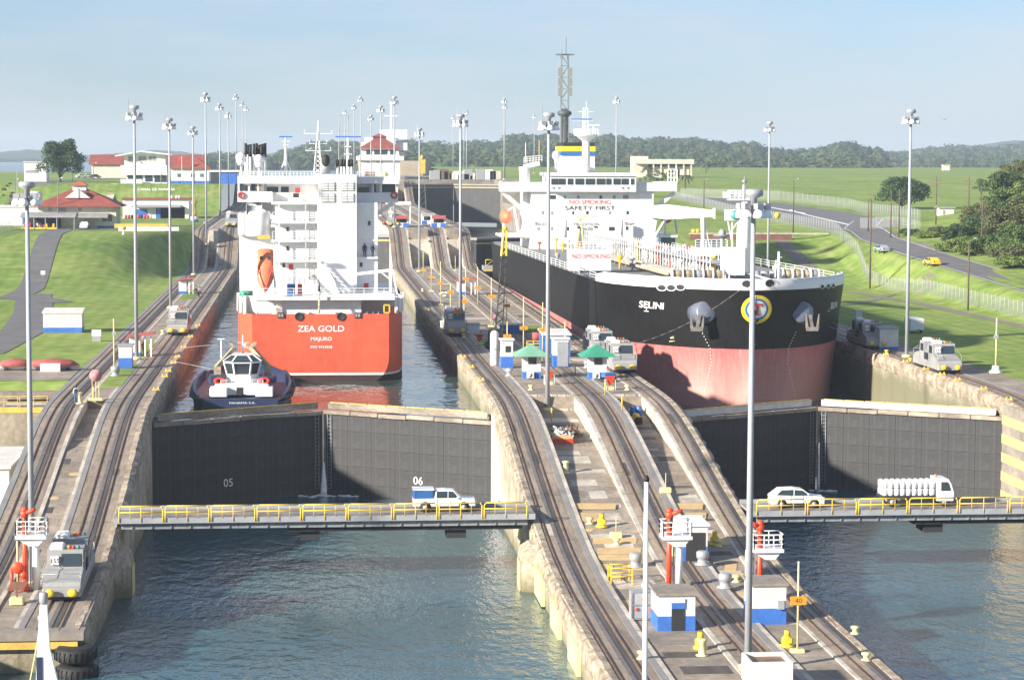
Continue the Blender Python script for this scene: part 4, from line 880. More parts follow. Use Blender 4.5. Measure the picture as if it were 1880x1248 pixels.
for tx, px, py, sz, m_, w in (('NO SMOKING', 1083, 374.5, 1.1, m_er, 76), ('SAFETY FIRST', 1083, 385.5, 1.1, m_dark, 92), ('TRUST', 993, 414.5, .8, m_dark, 21), ('TRADITION', 1076, 414.5, .8, m_dark, 48), ('TEAM', 1155, 414, .8, m_dark, 18), ('IMO 9280366', 1084, 399, .35, m_louv, 26)):
    q = P(px, py, HY-.1); t = text(tx, sz, m_, 'warning_lettering'); place(t, sl, q); xs_ = [v.co.x for v in t.data.vertices]; k = (w/9.6)/(max(xs_)-min(xs_)); t.scale = (k, 1, 1)
for px in (983, 1148): q = P(px, 414.5, HY-.12); t = text('T', .95, m_er, 'warning_lettering'); place(t, sl, q)
for a, c in (((965, 390), (925, 355)), ((1200, 385), (1238, 353))): b = MB(); b.bar(P(*a, HY+2), P(*c, HY+1), .5, .8); part(b, 'wing_brace', m_ship, sl)
b = MB(); b.cyl(P(965, 352, HY+4), P(962, 306, HY+4), 1.0, 1.0, 14); b.bar(P(962, 306, HY+4), P(990, 300, HY+4), 1.3, .8); part(b, 'provision_crane', m_ship, sl)
b = MB(); prail(b, P(962, 300, HY+4), P(995, 297, HY+4), 1.2, 6, .05); prail(b, P(1226, 334, HY), P(1243, 334, HY), 2.4, 3, .08); part(b, 'wing_rail', m_ship, sl)
for px, ry0, m_ in ((965, 262, m_ship), (990, 258, m_yel)): b = MB(); b.cyl(P(px, 300, HY+6), P(px, ry0, HY+6), .1, .07, 6); part(b, 'whip_antenna', m_, sl)
sbox('compass_deck_house', m_ship, 1032, 1092, 284, 320, HY+10, 9); sbox('funnel_band', m_cblue, 1030, 1093, 278, 285.5, HY+9.7, 9.6); sbox('funnel_band', m_ey, 1030, 1093, 269, 278, HY+9.6, 9.8); sbox('funnel_top', m_black, 1034, 1092, 262, 269, HY+9.8, 9.4)
b = MB(); b.cyl(P(1076, 322, HY+3), P(1076, 250, HY+3), .85, .7, 14); part(b, 'radar_mast', m_ship, sl)
b = MB(); q = P(1076, 250, HY+3); b.lathe([(.5,-1.2),(2.0,0),(2.3,.1),(2.3,.25)], 16, q); prail(b, q+Vector((-2.2,-1,.2)), q+Vector((2.2,-1,.2)), 1.1, 8, .07); prail(b, q+Vector((-2.2,1,.2)), q+Vector((2.2,1,.2)), 1.1, 8, .07)
for dx in (-.7, -.2, .35): b.bar(q+Vector((dx,0,.2)), q+Vector((dx*.8,0,5.4)), .16)
for k in range(6): b.bar(q+Vector((-.7,0,.6+k*.8)), q+Vector((.35,0,1.2+k*.8)), .08)
b.bar(q+Vector((-2.6,0,3)), q+Vector((1.4,0,3)), .1); b.bar(q+Vector((-1.6,0,4.6)), q+Vector((1.5,0,4.6)), .08); b.bar(q+Vector((0,0,5.2)), q+Vector((0,0,6.6)), .1); part(b, 'mast_platform', m_ship, sl)
b = MB(); b.box(q.x-2.8, q.x+1.2, q.y-.15, q.y+.15, q.z+3.1, q.z+3.3); part(b, 'radar_scanner', m_blue, sl); b = MB(); b.box(q.x+.4, q.x+2.6, q.y-.15, q.y+.15, q.z+2.0, q.z+2.2); b.bar(q+Vector((1.4,0,.3)), q+Vector((1.4,0,2)), .2); part(b, 'radar_scanner', m_ship, sl)
b = MB(); b.ell(P(1021, 286, HY+6), (.75,.75,.95), 14, 8); b.cyl(P(1021, 318, HY+6), P(1021, 292, HY+6), .3, .3, 8); part(b, 'satellite_dome', m_dome, sl)
for px, py, r, nm in ((931, 398, 1.35, 'lifeboat'), (1226, 400, 1.1, 'lifeboat')):
    q = P(px, py, HY+8); b = MB(); b.ell((q.x, q.y+2, q.z), (r*.95, 3.6, r*1.05), 14, 10); lb_ = part(b, nm, m_life, sl); b = MB(); b.bar((q.x+r*.9, q.y-1, q.z+2), (q.x+r*1.6, q.y-.5, q.z-3), .3); b.bar((q.x, q.y-1, q.z+1.2), (q.x+r*.9, q.y-1, q.z+2), .25); b.bar((q.x-r*.6, q.y-1, q.z-1.2), (q.x-r*.6, q.y-1, q.z-3.2), .3); part(b, 'davit', m_ship, sl)
sbox('boat_deck', m_ship, 921, 985, 432, 436, HY+2, 14); sbox('boat_deck', m_ship, 1196, 1244, 432, 436, HY+2, 12); sbox('deckhouse', m_ship, 962, 976, 350, 440, HY+4, 8); sbox('deckhouse', m_louv, 1204, 1240, 436, 458, HY+6, 8)
for px in (1036, 1139): b = MB(); b.cyl(P(px, 436, HY-2), P(px, 404, HY-2), .5, .5, 12); part(b, 'vent_pipe', m_ship, sl)
for i in range(16):
    px = 1060+i*10; b = MB(); q = P(px, 452, HY-18-i*3.5); b.box(q.x-.5, q.x+.5, q.y, q.y+1.5, 6.8+tz(q.y), 6.8+tz(q.y)+random.uniform(1, 2.2)); part(b, 'deck_box', random.choice((m_ship, m_galv, m_yelp, m_louv)), sl)

# ---- tug moored behind the left gate
tg = thing('tugboat', 'navy tugboat with white wheelhouse moored behind gate 05', 'tugboat', (-8.7, 243, -2.7))
TX, TY = -8.72, 239.5
b = MB(); rings = []
for s, hb, zt_ in ((0,4.2,-.95),(1,5.0,-.9),(3,5.5,-.8),(8,5.7,-.5),(14,5.6,.2),(19,4.6,1.0),(23,2.8,1.6),(25.5,.3,2.0)): rings.append([(TX-hb, TY+s, zt_), (TX-hb*.97, TY+s, -3.2), (TX+hb*.97, TY+s, -3.2), (TX+hb, TY+s, zt_), (TX+hb-.3, TY+s+.05, zt_), (TX+hb-.3, TY+s+.05, zt_-.9), (TX-hb+.3, TY+s+.05, zt_-.9), (TX-hb+.3, TY+s+.05, zt_)])
b.loft(rings, True, True, True); part(b, 'hull', m_navy, tg)
b = MB()
for sg in (-1, 1):
    pts = [(TX+sg*(hb+.08), TY+s, z_-.15) for s, hb, z_ in ((0,4.2,-.95),(1,5.0,-.9),(3,5.5,-.8),(8,5.7,-.5),(14,5.6,.2),(19,4.6,1.0))]; b.path(pts, .3, 8); part(b, 'rubbing_strake', m_black, tg); b = MB()
b = MB()
for sg in (-1, 1):      # high curved bulwarks at the shoulders
    pts = [(3, 5.2, 1.2), (6, 5.5, 1.5), (9, 5.3, 1.7)]; rings = [[(TX+sg*hb, TY+s, -.9), (TX+sg*(hb+.05), TY+s, z_), (TX+sg*(hb-.25), TY+s, z_), (TX+sg*(hb-.25), TY+s, -.9)] for s, hb, z_ in ((1.5,4.9,-.6),(3,5.3,.1),(5,5.55,.7),(8,5.6,1.0),(12,5.4,1.2),(17,4.9,1.5))]; b.loft(rings)
part(b, 'bulwark', m_navy, tg)
b = MB()
for s0, w in ((6.5, 2.7),): b.bbox(TX-w-.4, TX+w+.4, TY+5, TY+14, -1.2, .75, .15); b.bbox(TX-3.6, TX-1.6, TY+3.2, TY+6, -1.2, .35, .1); b.bbox(TX+1.6, TX+3.6, TY+3.2, TY+6, -1.2, .35, .1)
part(b, 'deckhouse', m_ship, tg)
for sg in (-1, 1): b = MB(); b.bbox(TX+sg*2.9-1.0, TX+sg*2.9+1.0, TY+6.5, TY+10, .7, 2.1, .3); part(b, 'engine_casing', m_navy, tg)
rings = [[(TX-w, TY+y0, z_), (TX-w*.55, TY+y0-.7, z_), (TX+w*.55, TY+y0-.7, z_), (TX+w, TY+y0, z_), (TX+w, TY+11, z_), (TX-w, TY+11, z_)] for z_, w, y0 in ((.7,1.75,7.6),(2.2,1.8,7.6))]
b = MB(); b.loft(rings); part(b, 'wheelhouse_base', m_ship, tg)
rings = [[(TX-w, TY+y0, z_), (TX-w*.5, TY+y0-.8, z_), (TX+w*.5, TY+y0-.8, z_), (TX+w, TY+y0, z_), (TX+w, TY+11.2, z_), (TX-w, TY+11.2, z_)] for z_, w, y0 in ((2.2,1.75,7.7),(4.5,2.1,7.3))]
b = MB(); b.loft(rings); part(b, 'wheelhouse_glass', m_glass, tg)
b = MB()
for i in range(4): b.bar(Vector(rings[0][i])+Vector((0,-.04,0)), Vector(rings[1][i])+Vector((0,-.04,0)), .17)
for r_ in rings: [b.bar(Vector(r_[i]), Vector(r_[(i+1) % 6]), .2) for i in range(6)]
part(b, 'window_frame', m_ship, tg)
rings = [[(TX-w, TY+y0, z_), (TX-w*.5, TY+y0-.6, z_), (TX+w*.5, TY+y0-.6, z_), (TX+w, TY+y0, z_), (TX+w, TY+11, z_), (TX-w, TY+11, z_)] for z_, w, y0 in ((4.55,2.15,7.3),(4.75,2.2,7.3),(5.7,1.3,8.2),(5.8,1.2,8.3))]
b = MB(); b.loft(rings); part(b, 'wheelhouse_roof', m_glass, tg); b = MB(); b.loft(rings[:2]); b.loft([[ (p[0],p[1],p[2]+.02) for p in r_] for r_ in rings[2:]]); [b.bar(rings[1][i], rings[2][i], .16) for i in range(6)]; part(b, 'roof_frame', m_ship, tg)
for sg in (-1, 1):
    b = MB(); b.bar((TX+sg*2.9, TY+8.5, 2.0), (TX+sg*2.9, TY+8.5, 3.6), .8); b.bar((TX+sg*2.95, TY+8.5, 3.5), (TX+sg*1.0, TY+9.5, 6.9), .55); b.bar((TX+sg*1.0, TY+9.5, 6.9), (TX+sg*1.5, TY+9.5, 8.0), .4); part(b, 'exhaust_stack', m_tan, tg)
    b = MB(); q = Vector((TX+sg*2.55, TY+6.3, 1.2))
    for k in range(16): a0, a1 = k*math.pi/8, (k+1)*math.pi/8; b.cyl(q+Vector((.52*math.cos(a0), 0, .52*math.sin(a0))), q+Vector((.52*math.cos(a1), 0, .52*math.sin(a1))), .24, .24, 7)
    part(b, 'lifebuoy', m_red, tg)
b = MB(); b.cyl((TX, TY+10, 5.7), (TX, TY+10, 9.3), .12, .06, 8); b.bar((TX-1.2, TY+10, 6.9), (TX+1.2, TY+10, 6.9), .1); b.bar((TX-.7, TY+10, 7.8), (TX+.7, TY+10, 7.8), .08); b.bar((TX-2.5, TY+9, 5), (TX-2.5, TY+9, 8.6), .16); b.box(TX-2.9, TX-2.1, TY+8.8, TY+9.2, 8.55, 8.7)
for dx in (-1.2, 1.2, .3): b.ell((TX+dx, TY+10, 7.3), (.25,.25,.3), 8, 6)
part(b, 'mast', m_ship, tg)
b = MB(); b.box(TX-.55, TX+.25, TY+3.15, TY+3.25, -.9, .5); part(b, 'door', m_dark, tg); b = MB(); prail(b, (TX-2.4, TY+5.1, .75), (TX+2.4, TY+5.1, .75), .9, 8, .03); part(b, 'rail', m_ship, tg)
t = text('PANAMA S.A.', .5, m_white); place(t, tg, (TX+.2, TY-.06, -1.9)); b = MB(); b.box(TX-4.2, TX+4.2, TY-.05, TY+.3, -2.6, -1.0); part(b, 'transom', m_navy, tg)

tg.scale = (.95, 1, .59)
# ------------------------------------------------------------------ tall light masts
def wall_z(x, y):
    if -27.2 < x < -16.7 or 16.7 < x < 35.1 or 68.5 < x < 76: return zt(y)
    return terrain(x, y)
m_pole = mat('mast_grey', (.36,.38,.41), .5, .06, .5)
m_lamp = mat('lamp_bowl', (.86,.88,.92), .3, .03, 1)
def light_mast(x, y, z, label, H=29.2, group='tall light masts along the lock', faces=8, rot=0, n=6):
    g = thing('light_mast', label, 'light mast', (x, y, z), rot, group)
    b = MB(); b.cyl((0,0,.3), (0,0,H), .24, .14, 14); b.build('pole', m_pole, g)
    b = MB(); b.lathe([(.6,0),(.6,.25),(.42,.35)], 12); b.build('foot', m_yelp, g)
    b = MB()
    for k in range(n):
        a = 2*math.pi*(k+.3)/n; b.bar((0,0,H-.35), (.78*math.cos(a), .78*math.sin(a), H-.35), .12); b.box(.78*math.cos(a)-.22, .78*math.cos(a)+.22, .78*math.sin(a)-.22, .78*math.sin(a)+.22, H-.4, H-.05)
    b.lathe([(.2,-.6),(.22,.25),(.6,.42),(.6,.72),(.45,.82)], 14, (0,0,H)); b.bar((-.7,0,H), (-.7,0,H+1.6), .05); b.build('lamp_ring', m_galv, g)
    src = None
    for k in range(n):
        a = 2*math.pi*(k+.3)/n; p = (.78*math.cos(a), .78*math.sin(a), H-.4)
        if src is None: b = MB(); b.lathe([(.34,-.55),(.35,-.38),(.28,-.16),(.16,0)], 14); src = b.build('lamp_bowl', m_lamp, g, p)
        else: piece(src, g, p)
    return g
masts = [((59.5,1075),-7.8,'nearest light mast on the left wall beside the loco numbered 155'), ((251,660),0,'light mast on the left wall beside the blue and white booth'),
 ((313.5,566),0,'light mast on the left wall beside the second loco'), ((356,505),0,'light mast on the left wall behind the far red-roofed shelter'),
 ((1005,754),-1.45,'light mast before the stone steps at the head of the centre ramp'), ((845,606),0,'light mast on the centre wall behind the loco facing the ramp'),
 ((770,499),0,'light mast at the foot of the far centre ramp'), ((1664.5,656),0,'light mast on the right bank beside the white trailer'), ((1373,1228),-7.8,'nearest light mast on the centre wall, tallest in view')]
first = None
for (px, py), z, lb in masts:
    p = at(px, py, z=z)
    if first is None: first = light_mast(p.x, p.y, z, lb)
    else: clone(first, lb, (p.x, p.y, z), random.uniform(0, 1))
# more distant masts: placed by the height of their heads on the upper levels
far = [(377,175,12,'left'),(403,193,12,'left'),(419,208,12,'left'),(433,175,20,'left'),(445,188,20,'left'),(452,197,20,'left'),(633,203,20,'centre'),(650,193,20,'centre'),(662,179,20,'centre'),(681,213,12,'centre'),(699,197,12,'centre'),(724,181,12,'centre'),(832,212,20,'right'),(852,206,20,'right'),(857,203,20,'right'),(926,182,20,'right'),(927,192,20,'right'),(981,211,20,'right'),(1132,181,10,'right'),(1412,230,0,'right')]
names = {'left': 'distant light mast on the upper left wall', 'centre': 'distant light mast beside the control house', 'right': 'distant light mast rising against the wooded hill'}
ORD = ['first','second','third','fourth','fifth','sixth','seventh','eighth']; cnt = {}
for i, (px, py, zb, side) in enumerate(far):
    zb = {12: 7.8, 20: 15.6, 10: 12, 0: 1.0}[zb]; ztop = zb+29.2; k = (ztop-CAM.z); d = ray(px, py+3); t_ = k/d.z if d.z > 0 else 600
    p = CAM+d*t_
    cnt[side] = cnt.get(side, 0)+1; lb = names[side]+', '+ORD[cnt[side]-1]+' from the left'
    if px == 1412: lb = 'light mast behind the tanker bow on the grass bank'; p = at(1410, 470, Y=395); zb = terrain(p.x, 395)
    if px == 1132: lb = 'lone light mast right of the tanker funnel against the wooded hill'
    zg_ = wall_z(p.x, p.y) if not (16.7 > p.x > -16.7 or 35.1 < p.x < 68.5) else zb
    o = clone(first, lb, (p.x, p.y, min(zb, zg_)), random.uniform(0, 1)); o.scale.z = (29.2+zb-min(zb, zg_))/29.2
    if px == 1412: o.location = (p.x, 395, at(1413, 232, Y=395).z-29.2)

# ------------------------------------------------------------------ towing locomotives
def loco(label, loc, num='155', flip=False):
    g = thing('towing_locomotive', label, 'locomotive', loc, 0, 'grey towing locomotives')
    b = MB(); b.bbox(-1.45, 1.45, 0, 10.8, .45, 1.25, .12); b.build('chassis', m_grey, g)
    for y0, sg in ((0, 1), (10.8, -1)):
        Y = lambda t_: y0+sg*t_
        b = MB(); b.prism([(Y(.05), .7), (Y(.05), 1.35), (Y(.25), 1.65), (Y(2.0), 2.15), (Y(2.7), 2.2), (Y(2.7), .7)], 'x', -1.4, 1.4); b.build('hood', m_grey, g)
        b = MB(); b.prism([(Y(2.5), 1.25), (Y(2.55), 2.2), (Y(2.75), 3.75), (Y(4.5), 3.75), (Y(4.5), 1.25)], 'x', -1.35, 1.35); cb = b.build('cab', m_grey, g)
        b = MB(); ya = Y(2.66); b.loft([[(-.25, Y(2.5), 2.4), (1.2, Y(2.5), 2.4), (1.2, Y(2.66), 3.45), (-.25, Y(2.66), 3.45)], [(-.25, Y(2.62), 2.4), (1.2, Y(2.62), 2.4), (1.2, Y(2.78), 3.45), (-.25, Y(2.78), 3.45)]]); b.build('windscreen', m_glass, cb)
        for sx in (-1.37, 1.31): b = MB(); b.box(sx, sx+.06, min(Y(3.0), Y(4.2)), max(Y(3.0), Y(4.2)), 2.4, 3.4); b.build('side_window', m_glass, cb)
        b = MB(); b.box(-1.05, -.45, min(Y(2.42), Y(2.6)), max(Y(2.42), Y(2.6)), 2.55, 3.3); b.build('number_plate', m_white, cb)
        if sg == 1 and num: t = text(num, .5, m_dark, 'number'); t.parent = cb; t.rotation_euler = (math.pi/2, 0, 0); t.location = (-.75, 2.40, 2.75)
        b = MB(); b.bbox(-1.15, -.1, min(Y(2.9), Y(4.1)), max(Y(2.9), Y(4.1)), 3.75, 4.15, .12); b.build('roof_unit', m_white, g)
        for dx, m_ in ((.25, m_orange), (.6, m_red), (.95, m_dgreen)): b = MB(); b.lathe([(.13,0),(.14,.2),(.06,.3)], 10, (dx, Y(3.2), 3.75)); b.build('beacon', m_, g)
        b = MB()
        for sx in (-1.43, 1.43): b.path([(sx, Y(.3), 1.5), (sx, Y(.3), 2.35), (sx, Y(2.4), 3.0)], .03, 5)
        b.path([(-1.35, Y(.12), 1.7), (-1.35, Y(.12), 2.4), (1.35, Y(.12), 2.4), (1.35, Y(.12), 1.7)], .025, 5); b.build('grab_rail', m_galv, g)
        for sx in (-.85, .85): b = MB(); b.lathe([(.18,0),(.2,-.2),(.36,-.28),(.36,-.36),(.2,-.42)] if sg > 0 else [(.18,0),(.2,.2),(.36,.28),(.36,.36),(.2,.42)], 14, (sx, Y(.02), .85), 'y'); b.build('buffer', m_safety, g)
        b = MB(); b.box(-1.3, 1.3, min(Y(.3), Y(3)), max(Y(.3), Y(3)), .1, .5); b.build('underframe', m_black, g)
        for sx in (-.76, .76):
            for yy in (1.2, 2.6): b = MB(); b.lathe([(.45,-.08),(.5,-.05),(.5,.05),(.45,.08)], 14, (sx, Y(yy), .55), 'x'); b.build('wheel', m_black, g)
    b = MB(); b.bbox(-1.3, 1.3, 4.5, 6.3, 1.25, 2.7, .1); b.lathe([(.9,-1.2),(.9,1.2)], 16, (0, 5.4, 2.4), 'x'); b.build('winch_housing', m_steel, g)
    for sx in (-1.4, 1.35): b = MB(); b.box(sx, sx+.06, 4.7, 6.1, 1.4, 2.3); b.build('winch_grille', m_dark, g)
    return g
L1 = loco('grey towing loco numbered 155 in the left foreground', (-19.07, 160.0, zt(160)+.09))
for lb, x, y, in (('towing loco halfway along the left wall', -19.07, 303), ('distant towing loco atop the far left ramp', -19.07, 517), ('towing loco at the head of the centre ramp nearest the red ship', 18.43, 300), ('distant towing loco atop the far centre ramp', 18.43, 520),
    ('front loco of the pair beside the tanker, right of the green roofed kiosk', 33.77, 247), ('rear loco of the pair beside the tanker bow', 33.77, 264.5), ('towing loco on the right wall beside the tanker bow', 70.2, 277), ('nearest towing loco on the right wall beside the blue and white booth', 70.2, 244.5)):
    o = clone(L1, lb, (x, y, zt(y)+.09))
def slope_loco(o):
    y = o.location.y; o.rotation_euler.x = math.atan((zt(y+9)-zt(y+1))/8); 
for o in [o for o in bpy.data.objects if o.name.startswith('towing_locomotive')]: slope_loco(o); o.scale = (.95, 1, .84)
def rope(pts, lb, sag=.0, r=.035):
    b = MB(); a, c = Vector(pts[0]), Vector(pts[1]); n = 14; q = [a.lerp(c, i/n)-Vector((0,0,sag*4*(i/n)*(1-i/n))) for i in range(n+1)]; b.path(q, r, 5); tag(b.build('mooring_line', mat('wire_rope', (.33,.30,.25), .6, .1, 3)), lb, 'rope')
rope([(-16.9, 255, 1.0), (-11.4, 247.5, .6)], 'lower mooring line from the left wall to the tug'); rope([(-16.9, 272, 1.0), (-11.7, 252, 3.1)], 'upper mooring line from the left wall to the tug')
rope([(17.0, 300.5, 1.6), (9.9, 279, 3.2)], 'towing line from the centre wall loco to the red ship'); rope([(68.9, 282, 1.8), tuple(hp(1416, 523)-Vector((0,.3,0)))], 'towing line from the right wall loco up to the tanker bow', .6); rope([(68.9, 281.3, 1.6), tuple(hp(1418, 525)-Vector((0,.3,0)))], 'second towing line beside it below the tanker emblem', 1.2)
rope([tuple(hp(1368, 524)-Vector((0,.3,0))), (34.6, 253, 2.6)], 'towing line from the tanker bow to the paired locos', 1.0)

# ------------------------------------------------------------------ kiosks, booths and sheds
def fz(x, y): return zf(y) if (20.95 < x < 25.3 or 29.5 < x < 32.2) else wall_z(x, y)
def onwall(px, py, z0):
    z = z0
    for _ in range(15): p = at(px, py, z=z); z = fz(p.x, p.y)
    return Vector((p.x, p.y, z))
def booth(label, loc, w, d, h, roof=m_whited, door=None, base_h=.42, slope=0, over=.15, name='booth', winx=None, body=m_whited, group=None):
    g = thing(name, label, 'booth', loc, 0, group)
    b = MB(); b.box(-w/2, w/2, 0, d, h*base_h, h); b.build('wall', body, g)
    b = MB(); b.box(-w/2-.015, w/2+.015, -.015, d+.015, 0, h*base_h); b.build('blue_base', m_blue, g)
    b = MB(); b.prism([(-.0-over, h), (d+over, h+slope), (d+over, h+slope+.18), (-over, h+.18)], 'x', -w/2-over, w/2+over); b.build('roof', roof, g)
    if door: b = MB(); b.box(door[0], door[1], -.05, .03, .05, h*.82); b.build('door', m_dark, g)
    for wx in (winx or []): b = MB(); b.box(wx-.3, wx+.3, -.04, .03, h*.58, h*.8); b.build('window', m_glass, g)
    return g
p = onwall(1242, 1158, -7.8); g = booth('blue and white control booth with open front, nearest on the centre ramp', p, 2.55, 3.2, 2.45, door=(-.35, .55), name='control_booth', roof=m_conc)
b = MB(); b.box(-.35, .55, -.09, -.05, 1.55, 1.95); b.build('panel', m_blue, g); b = MB(); b.box(-.35, .55, -.1, -.06, 1.97, 2.25); b.build('notice', m_white, g)
p = onwall(1412, 1146, -7.8); g = booth('blue and white control booth behind the nearest tall mast', p, 2.35, 3.0, 2.7, name='control_booth', roof=m_conc); b = MB(); b.box(-1.2, -1.15, .4, 1.5, .1, 2.3); b.build('door', m_dark, g); b = MB(); b.box(.55, 1.0, -.25, -.02, 1.1, 1.7); b.build('meter_box', m_galv, g)
p = onwall(1273, 1030, -7.6); g = booth('blue and white shelter with dark doorway behind the first fire monitor tower', p, 2.2, 4.2, 2.75, door=(-.6, .9), name='shelter', roof=m_white)
p = onwall(1416, 1262, -7.8); g = thing('hatch_box', 'white open-topped box with rusty inside at the bottom edge', 'box', p)
b = MB(); [b.box(*a) for a in ((-1.3,1.3,-.1,.05,0,1.6),(-1.3,1.3,2.6,2.75,0,1.6),(-1.3,-1.15,.05,2.6,0,1.6),(1.15,1.3,.05,2.6,0,1.6))]; b.build('wall', m_whited, g); b = MB(); b.box(-1.15, 1.15, .05, 2.6, 1.2, 1.35); b.build('rusty_lid', m_rail, g)
def kiosk(lb, px, py, roofm):
    p = onwall(px, py, 0); g = thing('kiosk', lb, 'kiosk', p, 0, 'green roofed kiosks'); w = .95
    b = MB(); b.box(-w, w, 0, 1.9, .75, 2.5); b.build('wall', m_whited, g); b = MB(); b.box(-w-.02, w+.02, -.02, 1.92, 0, .75); b.build('blue_base', m_blue, g)
    b = MB(); b.box(-.45, .45, -.05, .02, 1.6, 2.35); b.build('window', m_glass, g)
    r = [(-2.0,-1.1,2.5),(2.0,-1.1,2.5),(2.0,3.0,2.5),(-2.0,3.0,2.5)]; b = MB(); b.loft([r, [(-.05,.9,3.75),(.05,.9,3.75),(.05,1.0,3.75),(-.05,1.0,3.75)]]); b.build('roof', roofm, g)
    b = MB(); b.bbox(-.6, .2, -.35, -.05, .1, .75, .05); b.lathe([(.26,-.02),(.26,.02)], 14, (-.3, -.37, .42), 'y'); b.build('air_conditioner', m_whited, g)
kiosk('kiosk with pale green pyramid roof and air conditioner left of the other kiosk', 977, 695, m_green); kiosk('kiosk with bright green pyramid roof beside the parked locos', 1098, 696, m_dgreen)
p = onwall(931, 676, 0); booth('narrow blue and white booth next to the white cylinder', p, 1.35, 1.6, 3.2, name='booth', winx=[.1]); p = onwall(1030, 674, 0); g = booth('grey-fronted blue and white booth between the two kiosks', p, 1.75, 2.0, 3.2, name='booth'); b = MB(); b.box(-.45, .8, -.05, 0, .1, 2.95); b.build('cabinet_door', m_galv, g)
p = onwall(1022, 655, 0); g = booth('wide white-roofed blue shed behind the booths', p, 3.3, 5, 2.6, name='shed', body=m_blue, slope=.3); b = MB(); b.box(-.3, .9, -.05, 0, .05, 2.2); b.build('door', m_dark, g)
p = onwall(908, 671, 0); g = thing('gas_cylinder', 'tall white cylinder tank beside the narrow booth', 'tank', p); b = MB(); b.lathe([(.5,0),(.52,.2),(.52,3.6),(.4,3.95),(.1,4.1)], 18); b.build('shell', m_whited, g); b = MB(); b.lathe([(.54,1.9),(.54,2.0)], 18); b.build('seam', m_louv, g)
# left wall
p = onwall(230, 677, 0); booth('blue and white square booth on the left wall', p, 1.5, 1.8, 2.6, name='booth', base_h=.48, roof=m_louv); 
def shelter(lb, px, py, w=2.6):
    p = onwall(px, py, 0); g = thing('shelter', lb, 'shelter', p, 0, 'red roofed shelters'); b = MB(); b.box(-w/2, -w/2+1.3, .2, 2.2, .5, 2.4); b.build('wall', m_white, g); b = MB(); b.box(-w/2-.02, -w/2+1.32, .18, 2.22, 0, .5); b.build('blue_base', m_blue, g)
    for x in (w/2-.2, w/2-.9):  b = MB(); b.box(x, x+.18, .1, .28, 0, 2.5); b.build('post', m_white, g)
    b = MB(); b.prism([(-w/2-.3, 2.35), (w/2+.3, 2.75), (w/2+.3, 2.93), (-w/2-.3, 2.53)], 'y', -.4, 2.8); b.build('roof', m_tarp, g)
shelter('red-roofed white shelter on the left wall by the mast and booth', 258, 655, 2.7); shelter('red-roofed white shelter far along the left wall', 342, 540, 2.6); shelter('red-roofed white shelter on the centre wall behind the tall mast', 857, 541, 3.2)
p = onwall(1632, 642, 0); booth('grey-roofed white and blue shed behind the tanker on the right wall', p, 2.4, 3.0, 2.6, name='shed', roof=m_louv, base_h=.14, slope=.1); p = onwall(1713, 670, 0); booth('small blue and white booth beside the nearest right-hand loco', p, 1.5, 1.6, 2.5, name='booth', winx=[-.4,.4]); p = onwall(1577, 592, 0); booth('tiny white and blue box by the tanker bow on the right bank', p, 1.0, 1.0, 1.7, name='booth', base_h=.2)
# left grass: long shed, cabinets, tarps, materials
p = at(115, 611, z=0); g = booth('long white shed with blue base and sloping roof on the left lawn', p, 5.2, 3.2, 2.7, name='shed', slope=.35, base_h=.27); 
p = at(177, 627, z=0); g = thing('cabinet', 'small grey electrical cabinet on the left lawn', 'cabinet', p); b = MB(); b.box(-.6,.6,0,.8,.7,1.5); b.build('box', m_whited, g); b = MB(); b.box(-.55,.55,.05,.75,0,.7); b.build('base', m_galv, g)
for px, w, lb in ((30, 3.4, 'red tarpaulin-covered boat at the left edge of the lawn'), (98, 5.0, 'longer red covered boat behind the white box')):
    p = at(px, 680, z=0); g = thing('covered_boat', lb, 'boat', p, 0, 'boats under red covers'); rings = [[(x, -1.0*k, .55), (x, 1.0*k, .55), (x, .5*k, .55+.75*k), (x, -.5*k, .55+.75*k)] for x, k in ((-w/2*1.15,.25),(-w/2*.85,.8),(0,1.05),(w/2*.8,.85),(w/2*1.15,.2))]
    b = MB(); b.loft(rings, True, True, True); b.build('cover', m_tarp, g); rings = [[(x, -.9*k, .6), (x, .9*k, .6), (x, .3*k, .15), (x, -.3*k, .15)] for x, k in ((-w/2*1.2,.25),(-w/2*.8,.85),(w/2*.8,.9),(w/2*1.2,.2))]; b = MB(); b.loft(rings); b.build('hull', m_whited, g); b = MB(); [b.box(x-.15, x+.15, -.7, .7, 0, .35) for x in (-w/3, w/3)]; b.build('cradle', m_dark, g)
p = at(92, 683, z=0); tag(MB().box(-1.1, 1.1, 0, .5, 0, .95).build('white_box', m_white, None, p), 'low white box in front of the red covered boats', 'box')
# ------------------------------------------------------------------ lower left: white tank house, walkway, rails
g = thing('tank_house', 'white windowless building below the left wall ramp', 'building', (-33, 205, -7.8)); b = MB(); b.box(-9, 4.4, 0, 14, 0, 3.6); b.build('wall', m_white, g); b = MB(); b.box(-9.2, 4.6, -.3, 14.2, 3.6, 3.8); b.build('roof', m_whited, g); b = MB(); b.box(1.0, 2.6, -.06, 0, .3, 2.6); b.build('shutter', m_louv, g)
g = thing('walkway', 'grey stepped walkway with yellow rails left of the ramp', 'walkway', (-31, 232, 0)); b = MB(); b.box(-12, 3.6, 0, 6, -7.7, -1.6); b.box(-12, 3.6, 2, 10, -1.6, -.3); b.build('platform', m_floor, g)
for x0 in (-9, -6, -3, 0): b = MB(); prail(b, (x0, .1, -1.6), (x0+2.8, .1, -1.6), 1.1, 2, .035, 1); b.build('rail_panel', m_yel, g)
b = MB(); b.box(-12, 3.6, -.06, 0, -2.2, -1.65); b.build('yellow_edge', m_yel, g)
for k in range(4): b = MB(); b.box(-1.5, 3.6, 2-.45*(k+1)+.9, 3.2, -1.6, -1.3+.28*(3-k)-.3); b.build('step', m_light, g)
